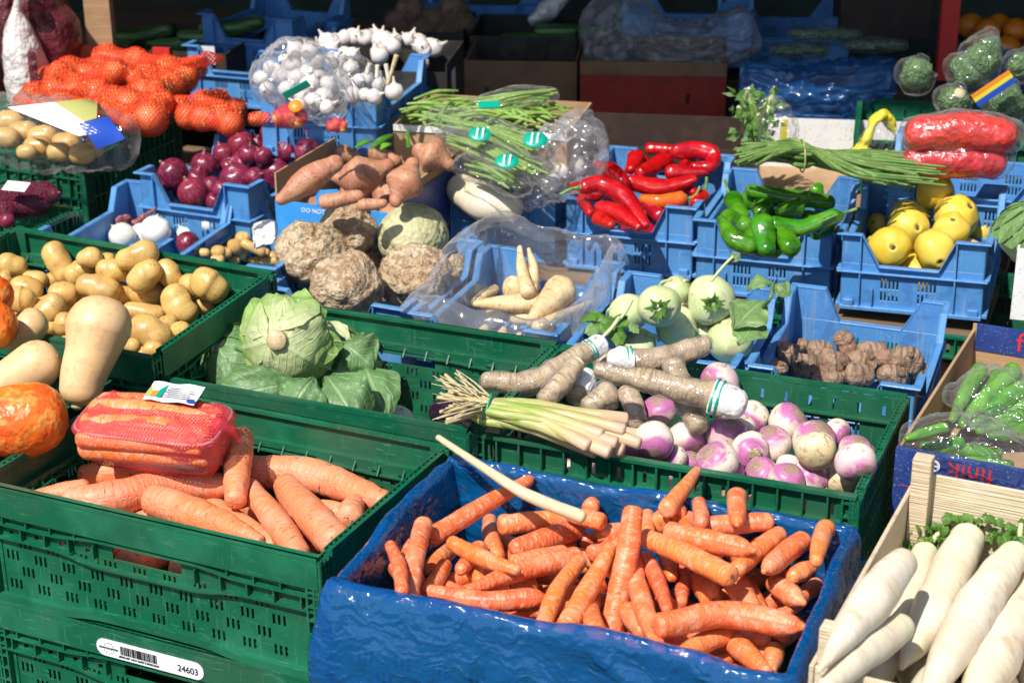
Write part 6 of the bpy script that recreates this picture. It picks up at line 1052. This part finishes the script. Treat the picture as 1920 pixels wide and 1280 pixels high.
for i, (x, y, r, lab) in enumerate([(1450, 660, 50, 'small orange netted pack behind the red onions, at the left'), (1620, 655, 75, 'red netted pack of shallots with a round paper label'), (1880, 700, 45, 'small red netted pack beside the garlic crate')]):
    p_ = c1(x, y, .77); R = r/2.977*3.8/F_PX; o = solid('shallot_net', sweep([p_-np.array((R*.7, 0, 0)), p_, p_+np.array((R*.7, 0, 0))], [R*.75, R*.85, R*.7], 20, 14, (.8, .8), .15, 60), 'net_red' if i else 'net_orange'); tag(o, lab, 'net pack', 'small netted packs')
    for k_ in range(6): d = np.array((rnd.uniform(-.9, .9), rnd.uniform(-.4, .4), rnd.uniform(-.4, .4)))*R; s_ = solid('shallot', lathe(p_+d, R*.45, (rnd.uniform(-1, 1), 0, rnd.uniform(-1, 1)), prof_ball(8, neck=[(.8, .4), (1.3, .05)]), 12, .05, 40), 'onion_gold'); tag(s_, 'shallot inside a netted pack: ' + lab[:lab.find(' behind')] if i == 0 else 'shallot inside the ' + ('red netted pack with a round label' if i == 1 else 'small red pack beside the garlic crate'), 'shallot', 'shallots in netted pack ' + ('left', 'middle', 'right')[i])
    if i == 1: n_ = nrm(VIEW+UP*.3); g = lathe(p_+n_*R*1.0+RT*R*.5+UP*R*.4, R*.5, n_, [(0, 1), (.06, .98), (.08, .02)], 18, 0); solid('paper_label', g, 'print_orange', o)
# bagged potatoes, printed film
def potato_bag():
    pts = [(60, 680, 70), (130, 740, 75), (240, 770, 75), (370, 800, 70), (460, 860, 65), (210, 820, 70), (330, 850, 60), (520, 840, 50), (30, 770, 70), (150, 850, 50)]; cs = []
    for x, y, r in pts:
        p_ = c1(x, y, .62); R = r/2.977*np.dot(p_-O, FW)/F_PX; o = solid('potato', sweep([p_-RT*R*.25, p_+RT*R*.25], [R*.9, R*.9], 16, 10, (1, 1), .06, 22), 'potato'); tag(o, 'yellow potato inside the printed clear bag at the left edge', 'potato', 'potatoes in the printed bag')
    A_ = [c1(-60, 700, .645), c1(200, 740, .66), c1(420, 760, .665), c1(670, 800, .65)]; R_ = [.075, .082, .082, .062]; PA = None
    v, f, uv, t = sweep(A_, R_, 40, 34, (.7, .7), .10, 26); r = solid('potato_bag', (v, f, uv, t), 'film_clear'); tag(r, 'clear printed plastic bag of potatoes on the upper left crate', 'plastic bag')
    CCP = catmull(np.hstack([np.array(A_), np.array(R_)[:, None]]), 39)
    def patch(xa, ya, xb, yb, mat, nm, col=None):
        """printed area lying on the bag's skin"""
        n = 12; V = []
        for i in range(n+1):
            for j in range(n+1):
                u, w_ = i/n, j/n; x = xa[0]*(1-u)*(1-w_)+xa[1]*u*(1-w_)+xb[0]*(1-u)*w_+xb[1]*u*w_; y = ya[0]*(1-u)*(1-w_)+ya[1]*u*(1-w_)+yb[0]*(1-u)*w_+yb[1]*u*w_
                d = nrm(ray(x/2.977, y/2.977)); best = None
                for pa in CCP:
                    w2 = pa[:3]-O; b_ = w2 @ d; h2 = (w2 @ w2)-b_*b_
                    if h2 < (pa[3]*1.06)**2: k_ = b_-math.sqrt((pa[3]*1.06)**2-h2); best = k_ if best is None or k_ < best else best
                if best is None: best = np.linalg.norm(c1(x, y, .67)-O)
                V.append(O+d*(best-.009))
        f_ = [(i*(n+1)+j, (i+1)*(n+1)+j, (i+1)*(n+1)+j+1, i*(n+1)+j+1) for i in range(n) for j in range(n)]; return solid(nm, (np.array(V), f_, np.zeros((len(V), 2)), np.zeros(len(V))), mat, r)
    patch((40, 300), (600, 570), (440, 560), (760, 740), 'print_white', 'printed_panel'); patch((300, 545), (570, 545), (470, 540), (680, 660), 'print_olive', 'printed_panel'); patch((440, 600), (690, 650), (545, 700), (835, 775), 'print_royal', 'printed_panel')
potato_bag()
# sacks behind
for nm, pts, m, lab in (('burgundy_sack', [((330, 330), .09), ((290, 180), .10), ((200, 20), .09), ((160, -120), .07)], 'sack_burgundy', 'burgundy paper sack standing behind the orange net'), ('cream_sack', [((170, 520), .085), ((150, 380), .075), ((110, 200), .055), ((100, 50), .018), ((130, -40), .03)], 'sack_cream', 'cream sack with a twisted neck and dark oval print, top left'), ('burgundy_sack', [((-20, 520), .08), ((-10, 300), .09), ((10, 100), .08), ((40, -80), .06)], 'sack_burgundy', 'burgundy sack at the left edge behind the cream sack')):
    y0 = 4.42 if 'cream' in nm else 4.55; P_ = [aty(x/2.977, y/2.977, y0) for (x, y), r in pts]; o = solid(nm, sweep(P_, [r for _, r in pts], 26, 24, (.5, .6), .1, 18, flat=.7), m); tag(o, lab, 'sack', 'upright sacks')
    if 'cream' in nm: p_ = aty(185/2.977, 385/2.977, y0-.095); g = sweep([p_-np.array((0, 0, .035)), p_+np.array((0, 0, .035))], [.011, .011], 14, 6, (1, 1), 0, flat=1); v = g[0]; v[:, 1] = p_[1]+(v[:, 1]-p_[1])*.3; solid('printed_oval', (v, *g[1:]), 'sack_burgundy', o)
# ------------------------------------------------------------------ garlic
PGa = prof_ball(12, .9, tail=[(-.9, .05), (-.86, .4)], neck=[(.72, .5), (.9, .26), (1.2, .14), (1.5, .1), (1.52, .01)], flat=.88)
def garlic(p_, R, lab, grp, ax=None): o = solid('garlic_bulb', lathe(p_, R, nrm(ax if ax is not None else (rnd.uniform(-1, 1), rnd.uniform(-1, .3), rnd.uniform(0, 1))), PGa, 24, .03, 30, ribs=9, ribd=.08), 'garlic'); tag(o, lab, 'garlic', grp); return o
for (x, y, r) in [(30, 440, 50), (80, 380, 45), (60, 500, 45), (140, 420, 60), (200, 350, 60), (230, 430, 65), (170, 500, 50), (300, 480, 60), (290, 400, 55), (350, 430, 50), (260, 540, 50), (320, 570, 55), (380, 540, 55), (400, 470, 50), (240, 590, 45), (400, 600, 45), (220, 280, 55), (300, 290, 55), (340, 340, 45)]: garlic(c2(x, y, .78+.08*max(0, (450-y)/200)), r/2.977*4.0/F_PX, 'garlic bulb in the large clear bag at the left of the garlic crate', 'bagged garlic bulbs')
film_bag('clear_bag', [(c2(60, 450, .80), .05), (c2(200, 420, .815), .085), (c2(330, 500, .80), .075), (c2(400, 600, .77), .045)], 'film_milky', 'large clear bag of garlic bulbs hanging over the blue crate', flat=.9, lump=.14)
b = MB(); b.box((0, 0, 0), (.06, .004, .016)); o = link('green_tag', b.mesh('green_tag', ['print_teal']), loc=c2(225, 500, .86)); o.rotation_euler = (.5, -.5, -.2); bpy_parent(o, bpy.data.objects.get('clear_bag'))
GST = []
for (x, y, r, ax) in [(530, 380, 50, (0, 0, 1)), (500, 470, 50, None), (620, 440, 46, (0, .1, 1)), (690, 470, 48, (.1, .1, 1)), (540, 530, 50, None), (660, 540, 45, None), (610, 530, 42, None), (770, 510, 55, (0, 0, 1)), (470, 420, 45, None), (575, 450, 42, None)]: GST.append(garlic(c2(x, y, .78), r/2.977*4.05/F_PX, 'white garlic bulb lying loose at the right of the garlic crate' if r != 55 else 'garlic bulb beside the loose beans, right of the garlic crate', 'loose garlic in the blue crate' if r != 55 else None, ax))
film_bag('clear_bag', [(c2(480, 400, .80), .035), (c2(560, 440, .80), .05), (c2(600, 520, .78), .04)], 'film_clear', 'small clear bag around garlic at the middle of the garlic crate', flat=.9)
for (x0, y0, x1, y1) in ((620, 410, 635, 355), (675, 430, 678, 365), (735, 470, 785, 310), (740, 440, 725, 360)): p0, p1 = c2(x0, y0, .81), aty(480+x1/2.977, y1/2.977, c2(x0, y0, .81)[1]); o = solid('garlic_stem', sweep([p0, (p0+p1)/2, p1], [.005, .0045, .0055], 8, 8, (.5, .3), .05, 60), 'straw' if y1 == 310 else 'onion_white', GST[{620: 2, 675: 3, 735: 7, 740: 7}[x0]])
def ypose(px, py, y, yaw, H=0): p_ = aty(px, py, y); return mat_pose(p_[0], p_[1], p_[2], yaw, H=H)
MGB = ypose(700, 95, 4.36, -8, .14); bx_ = thin_box('garlic_box', MGB, .42, .26, .14, 'cardboard_black', label='black cardboard box heaped with dry garlic in the shade', hts=(.12, .14, .14, .14))
b = MB(); b.box((.2125, -.05, .08), (.001, .05, .06)); link('paper_label', b.mesh('paper_label', ['print_white']), bx_)
for i in range(46):
    x, y = rnd.uniform(-.17, .15), rnd.uniform(-.1, .1); garlic(np.array(MGB @ Vector((x, y, .12+.05*(1-(x/.2)**2)*(1-(y/.13)**2)+rnd.uniform(-.006, .006)))), rnd.uniform(.019, .026), 'dry garlic bulb heaped in the black cardboard box', 'garlic in the black box')
# ------------------------------------------------------------------ behind the pepper crates: celery, long beans, red packs
def cube_thing(name, mw, parts, label, cat, group=None):
    r = empty(name, mw=mw); tag(r, label, cat, group)
    for nm, c, sz, m in parts: b = MB(); b.box(c, sz); link(nm, b.mesh(nm, [m]), r)
    return r
MD = ypose(1222, 245, 4.12, -9, .16); thin_box('brown_crate', MD, .44, .3, .16, 'cardboard_brownred', label='dark brown shallow box behind the red peppers', th=.008)
b = MB(); b.box((0, 0, 0), (.42, .012, .02)); o = link('red_strip', b.mesh('red_strip', ['print_red']), bpy.data.objects['brown_crate']); o.location = (0, -.165, .07)
MCy = ypose(1560, 262, 4.1, -9, .12); thin_box('celery_box', MCy, .42, .3, .12, ['cardboard', 'cardboard', 'cardboard_white', 'cardboard'], label='white-edged cardboard box holding celery and long beans', hts=(.03, .09, .13, .09))
c4 = lambda x, y, z: at(1360+x/3.4286, y/3.4286, z)
def longbeans():
    r = empty('long_bean_bunch', loc=c4(600, 1050, .66)); tag(r, 'tied bunch of dark green long beans lying across the green peppers\' crate', 'bean bunch'); tie = c4(490, 1055, .675)
    for i in range(84):
        u, w_ = rnd.uniform(-1, 1), rnd.uniform(0, 1); t_ = tie+np.array((0, u*.032, w_*.042)); a_ = c4(rnd.uniform(60, 260), rnd.uniform(930, 1050)+u*25, .69+.03*w_); m = c4(rnd.uniform(720, 860), 1045+u*75, .665+.04*w_); e_ = c4(rnd.uniform(1020, 1420), 1075+u*85+rnd.uniform(-10, 60), .655+.03*w_); solid('bean', sweep([a_, (a_+t_)/2+np.array((0, 0, .006)), t_, m, e_], [.0032, .0042, .0042, .0042, .0024], 7, 24, (1, 1), .08, 50), 'long_bean', r)
    for i in range(7):
        a_ = c4(1080+rnd.uniform(-30, 60), 1080, .66); e_ = c4(1180+rnd.uniform(-20, 30), 1180+rnd.uniform(0, 60), .60); solid('bean', sweep([a_, (a_+e_)/2+np.array((.01, -.01, .01)), e_], [.003, .003, .002], 7, 14, (1, 1), .08, 50), 'long_bean', r)
    n = 18; P = [tie+np.array((.0, .042*math.cos(2*math.pi*k_/n), .018+.034*math.sin(2*math.pi*k_/n))) for k_ in range(n+1)]; solid('rubber_band', sweep(P, [.0016]*len(P), 6, 40, (.3, .3), 0), 'print_olive', r)
longbeans()
def celery():
    r = empty('celery', loc=c4(230, 880, .66)); tag(r, 'leafy green celery in a clear printed sleeve behind the long beans', 'celery')
    for i in range(22):
        a_ = aty(1360+(200+rnd.uniform(-50, 60))/3.4286, 900/3.4286, 4.0+rnd.uniform(-.02, .04)); e_ = aty(1360+(200+rnd.uniform(-120, 110))/3.4286, rnd.uniform(580, 760)/3.4286, 4.0+rnd.uniform(-.03, .05)); solid('stalk', sweep([a_, (a_+e_)/2, e_], [.009, .0085, .006], 8, 10, (.5, .8), .06, 50), 'kohlrabi' if i % 3 == 0 else 'stem_green', r)
    for i in range(46):
        p_ = aty(1360+rnd.uniform(40, 330)/3.4286, rnd.uniform(600, 900)/3.4286, 3.98+rnd.uniform(-.04, .05)); d = nrm((rnd.uniform(-1, 1), rnd.uniform(-.6, .3), rnd.uniform(-.2, 1))); leaf('leaf', p_, p_+d*rnd.uniform(.018, .036), (rnd.uniform(-.4, .4), -1, .4), rnd.uniform(.004, .009), 'green_leaf' if i % 2 else 'herb_leaf', r, .6, 6, 8, .3, .35)
    b = MB(); p_ = aty(1360+375/3.4286, 850/3.4286, 3.97); b.box(p_-np.array(r.location), (.016, .004, .06), rz=.3); link('yellow_print', b.mesh('yellow_print', ['print_yellow']), r)
celery()
o = film_bag('clear_bag', [(aty(1360+340/3.4286, 920/3.4286, 3.96), .04), (aty(1360+330/3.4286, 800/3.4286, 3.97), .045), (aty(1360+290/3.4286, 680/3.4286, 4.0), .03)], 'film_clear', 'clear plastic sleeve around the celery', lump=.15)
o = solid('yellow_bag', sweep([aty(1360+860/3.4286, 985/3.4286, 3.98), aty(1360+910/3.4286, 880/3.4286, 3.98), aty(1360+960/3.4286, 770/3.4286, 3.99), aty(1360+1030/3.4286, 735/3.4286, 4.0), aty(1360+1070/3.4286, 830/3.4286, 4.0)], [.032, .016, .018, .02, .014], 18, 26, (.5, .5), .3, 50, flat=.6), 'print_yellow'); tag(o, 'crumpled yellow plastic bag standing behind the long beans', 'plastic bag')
film_bag('clear_bag', [(aty(1360+960/3.4286, 980/3.4286, 3.97), .035), (aty(1360+990/3.4286, 880/3.4286, 3.98), .035), (aty(1360+1010/3.4286, 800/3.4286, 4.0), .02)], 'film_clear', 'clear bag caught in the yellow bag\'s loop', lump=.25, sc=50)
for (xa, xb, y, z, lab) in ((1190, 1830, 840, .74, 'upper red plastic pack with clear ends in the right blue crate'), (1180, 1760, 1010, .68, 'lower red plastic pack, in front of the other')):
    a_, b_ = c4(xa+60, y+20, z), c4(xb-60, y+30, z); o = solid('red_pack', sweep([a_, (a_+b_)/2+np.array((0, 0, .006)), b_], [.042, .05, .044], 30, 26, (.8, .8), .06, 22, flat=.85), 'bag_red'); tag(o, lab, 'pack', 'red plastic packs'); solid('clear_film', sweep([a_-RT*.01, (a_+b_)/2+np.array((0, -.003, .012)), b_+RT*.02], [.042, .052, .044], 30, 26, (.8, .7), .08, 30, flat=.85), 'film_wrap', o)
# wrapped broccoli at the right
for i, (x, y, r, lab) in enumerate([(1700, 300, 60, 'wrapped broccoli at the left of the broccoli, in shade'), (1560, 460, 90, 'dim wrapped broccoli beside the blue liner'), (1640, 390, 90, 'wrapped broccoli in the middle of the broccoli heap'), (1470, 650, 75, 'wrapped broccoli with a cut stalk at the front of the heap'), (1800, 650, 90, 'wrapped broccoli at the lower right edge of the picture'), (1230, 480, 80, 'shaded wrapped broccoli right of the blue bag'), (1900, 420, 70, 'pale wrapped broccoli under the bright card at the right edge')]):
    p_ = aty(1360+x/3.4286, y/3.4286, 3.98 if y > 500 else 4.05 if y > 350 else 4.1); R = r/3.4286*5.6/F_PX; o = solid('broccoli', knobbly(p_, R*.92, 'broccoli', i*3.3, .22, None, 30, 22), 'broccoli'); tag(o, lab, 'broccoli', 'film-wrapped broccoli')
    solid('film_wrap', sweep([p_-UP*R*.5, p_+UP*R*.2, p_+nrm(UP+RT*.4)*R*(1.6 if i == 2 else 1.0)], [R*.95, R*1.15, R*.4], 40, 34, (.8, .6), .12, 60, fold=1), 'film_clear', o)
    if i == 3: a = toward(.2, .5, 1); solid('cut_stalk', lathe(p_+a*R*.85, R*.35, a, [(-.4, 1.1), (.3, 1), (.35, .05)], 14, .05, 50), 'root_cut', o)
g0 = green_crate(ypose(1840, 232, 4.12, -12, HG), 'green crate under the wrapped broccoli at the right edge', True)
r = empty('printed_card', mw=ypose(1862, 165, 3.9, 0)); tag(r, 'slanted card printed blue, orange and yellow beside the broccoli', 'card'); r.rotation_euler = (0, math.radians(-36), 0)
for i, (m, h0) in enumerate((('print_royal', -.018), ('print_yellow', 0), ('print_orange', .014))): b = MB(); b.box((0, 0, h0*.7), (.1, .003, .013 if i == 0 else .0095)); link('printed_stripe', b.mesh('printed_stripe', [m]), r)
# ------------------------------------------------------------------ shaded back rows
def back_box(name, x0, y0, x1, y1, yd, D, mat, label, yaw=-6, cat='box', holes=(), strip=None, group=None):
    a_, b_ = aty(x0, y0, yd), aty(x1, y1, yd); W = b_[0]-a_[0]; H = a_[2]-b_[2]; r = thin_box(name, mat_pose((a_[0]+b_[0])/2, yd+D/2, b_[2], yaw), W, D, H, mat, label=label, cat=cat, th=.006)
    for (u, v) in holes: b = MB(); b.box((W*(u-.5), -D/2-.001, H*v), (W*.03, .003, H*.2)); link('vent_hole', b.mesh('vent_hole', ['print_black']), r)
    if strip: b = MB(); b.box((0, -D/2-.0015, H*strip[1]), (W*.995, .002, H*strip[2])); link('printed_band', b.mesh('printed_band', [strip[0]]), r)
    return r
bxk = back_box('cardboard_box', 880, 116, 1092, 212, 4.75, .3, 'cardboard_shade', 'plain brown box in the shade behind the bean box', holes=((.2, .4), (.45, .4), (.7, .4)))
bxr = back_box('red_box', 1099, 118, 1370, 218, 4.65, .32, 'cardboard_shade', 'red-banded cardboard box in the shade under a plastic sheet', holes=((.22, .35), (.74, .35)), strip=('cardboard_red', .38, .74))
film_bag('plastic_sheet', [(aty(1130, 105, 4.75), .05), (aty(1160, 40, 4.8), .09), (aty(1230, 85, 4.8), .08), (aty(1320, 90, 4.8), .08), (aty(1390, 60, 4.8), .075)], 'film_milky', 'crumpled grey plastic sheet on the red-banded box in the shade', lump=.3, sc=16, flat=.8)
BL_ = blue_crate(ypose(1530, 145, 4.55, -8, HB), 'shaded blue crate with a loose blue bag, behind the celery', .4, .3)
film_bag('blue_bag', [(aty(1410, 150, 4.45), .05), (aty(1500, 175, 4.42), .075), (aty(1590, 165, 4.42), .08), (aty(1660, 140, 4.45), .05)], 'film_bluebag', 'loose blue plastic bag spilling from the shaded blue crate', lump=.26, sc=18, flat=.8)
for (x, y, w_, lab) in ((1545, 65, 70, 'upper clear packet of greens in the shade'), (1640, 85, 60, 'clear packet with a pink corner, right of the upper packet'), (1500, 95, 55, 'clear packet of greens lying lowest in the shaded heap')):
    p_ = aty(x, y, 4.75); o = film_bag('green_packet', [(p_-RT*w_*.0012, .03), (p_, .045), (p_+RT*w_*.0012, .03)], 'film_dark', lab, 'packet', .5, .15, 26, group='shaded packets of greens')
    solid('greens', sweep([p_-RT*w_*.001, p_+RT*w_*.001], [.022, .022], 14, 10, (1, 1), .2, 40, flat=.6), 'broccoli', o)
for (x, y, yd, yaw, lab) in ((1290, 5, 5.3, -6, 'dark blue crate at the top middle, behind the plastic sheet'), (1470, 12, 5.35, -6, 'dark blue crate at the top, right of its neighbour'), (915, -10, 5.6, -4, 'dark blue crate in deep shade at the top, left of the others')): blue_crate(ypose(x, y, yd, yaw, HB), lab, .4, .3)
back_box('dark_carton', 1590, -10, 1750, 70, 5.1, .3, 'cardboard_brownred', 'dark reddish carton in the shade left of the red post')
cube_thing('red_post', Matrix.Translation(aty(1773, 110, 4.9)), [('post', (0, 0, .06), (.05, .03, .24), 'print_red')], 'short red upright behind the broccoli', 'post')
MO = ypose(1915, 75, 5.0, -8, .12); thin_box('orange_box', MO, .36, .26, .12, 'print_blue', label='dark blue carton of oranges in the top right corner')
for i, (x, y) in enumerate(((-.13, -.08), (-.05, -.09), (.03, -.08), (-.1, -.01), (-.02, .0), (.06, 0), (-.14, .05), (-.06, .06))): o = solid('orange', lathe(np.array(MO @ Vector((x, y, .115+.03*(i > 2)))), .038, (0, 0, 1), prof_ball(12), 20, .02, 20), 'orange_fruit'); tag(o, ('orange at the front left of the dark blue carton', 'second orange from the left in the carton\'s front row', 'third orange from the left in the carton\'s front row', 'left orange in the upper layer of the carton', 'middle orange in the upper layer of the carton', 'right orange in the upper layer of the carton', 'orange at the back left of the carton', 'second orange from the left at the carton\'s back')[i], 'orange', 'oranges in the carton')
# left back: boxes, tall blue crate, post
for (x, y, yd, yaw, lab) in ((498, 62, 4.8, -20, 'blue crate standing behind the bagged garlic'), (520, 5, 5.0, -20, 'tall blue crate rising at the top left behind the garlic')): blue_crate(ypose(x, y, yd, yaw, HB), lab)
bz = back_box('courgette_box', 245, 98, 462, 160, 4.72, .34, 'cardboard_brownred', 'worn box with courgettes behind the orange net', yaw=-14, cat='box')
b = MB(); b.box((.06, -.1735, .03), (.06, .001, .045)); link('paper_label', b.mesh('paper_label', ['print_white']), bz); b = MB(); b.box((-.03, -.176, .08), (.05, .01, .05)); link('red_tag', b.mesh('red_tag', ['print_red']), bz)
b = MB(); b.box((.1, -.1736, .09), (.05, .001, .05)); link('paper_label', b.mesh('paper_label', ['cardboard_white']), bz)
for i, (x, y) in enumerate(((330, 85), (390, 70), (300, 100), (430, 55), (260, 70))): p_ = aty(x, y, 4.9); o = solid('courgette', sweep([p_-RT*.07, p_, p_+RT*.08+UP*.02], [.022, .024, .02], 14, 12, (.8, 1), .04, 30), 'courgette'); tag(o, ('courgette with pale tip in the middle of the worn box', 'courgette lying behind the pale-tipped one', 'lowest courgette at the left of the worn box', 'courgette at the right end of the worn box', 'courgette farthest left in the shade')[i], 'courgette', 'courgettes in the shade')
cube_thing('wooden_post', Matrix.Translation(aty(193, 96, 4.66)), [('post', (0, 0, .2), (.068, .05, .75), 'cardboard')], 'brown upright board behind the orange net sack', 'post')
p_ = aty(1030, 18, 5.2); o = sheet_blob('white_packet', p_, np.array((.04, 0, .03)), .06, 'paper', .15, 20, .5); tag(o, 'pale wrapped packet in the shade at the top middle', 'packet')
for i, (x, y) in enumerate(((770, 20), (810, 40), (850, 15), (790, 55), (830, 60), (745, 45), (865, 45))): o = solid('root_bulb', knobbly(aty(x, y, 5.2), .045, 'celeriac', i*2.2, .15, None, 20, 14), 'artichoke'); tag(o, 'brown root bulb in the deep shade heap at the top middle', 'root', 'shaded root bulbs')
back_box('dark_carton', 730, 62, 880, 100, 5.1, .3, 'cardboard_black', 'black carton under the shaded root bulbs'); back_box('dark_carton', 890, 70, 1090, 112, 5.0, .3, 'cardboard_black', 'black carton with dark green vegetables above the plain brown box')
for i, (x, y) in enumerate(((1000, 75), (1060, 60), (1100, 65), (960, 85))): p_ = aty(x, y, 5.1); o = solid('courgette', sweep([p_-RT*.08, p_, p_+RT*.08], [.02, .024, .02], 12, 10, (.8, 1), .05, 30), 'courgette'); tag(o, 'dark green vegetable in deep shade above the plain brown box', 'vegetable', 'dark greens in deep shade')
# rear shelves that carry the shaded boxes
table('shaded_table', .35, 5.1, .44, 4.4, 1.3, 'dark plank table under the shaded boxes at the back')
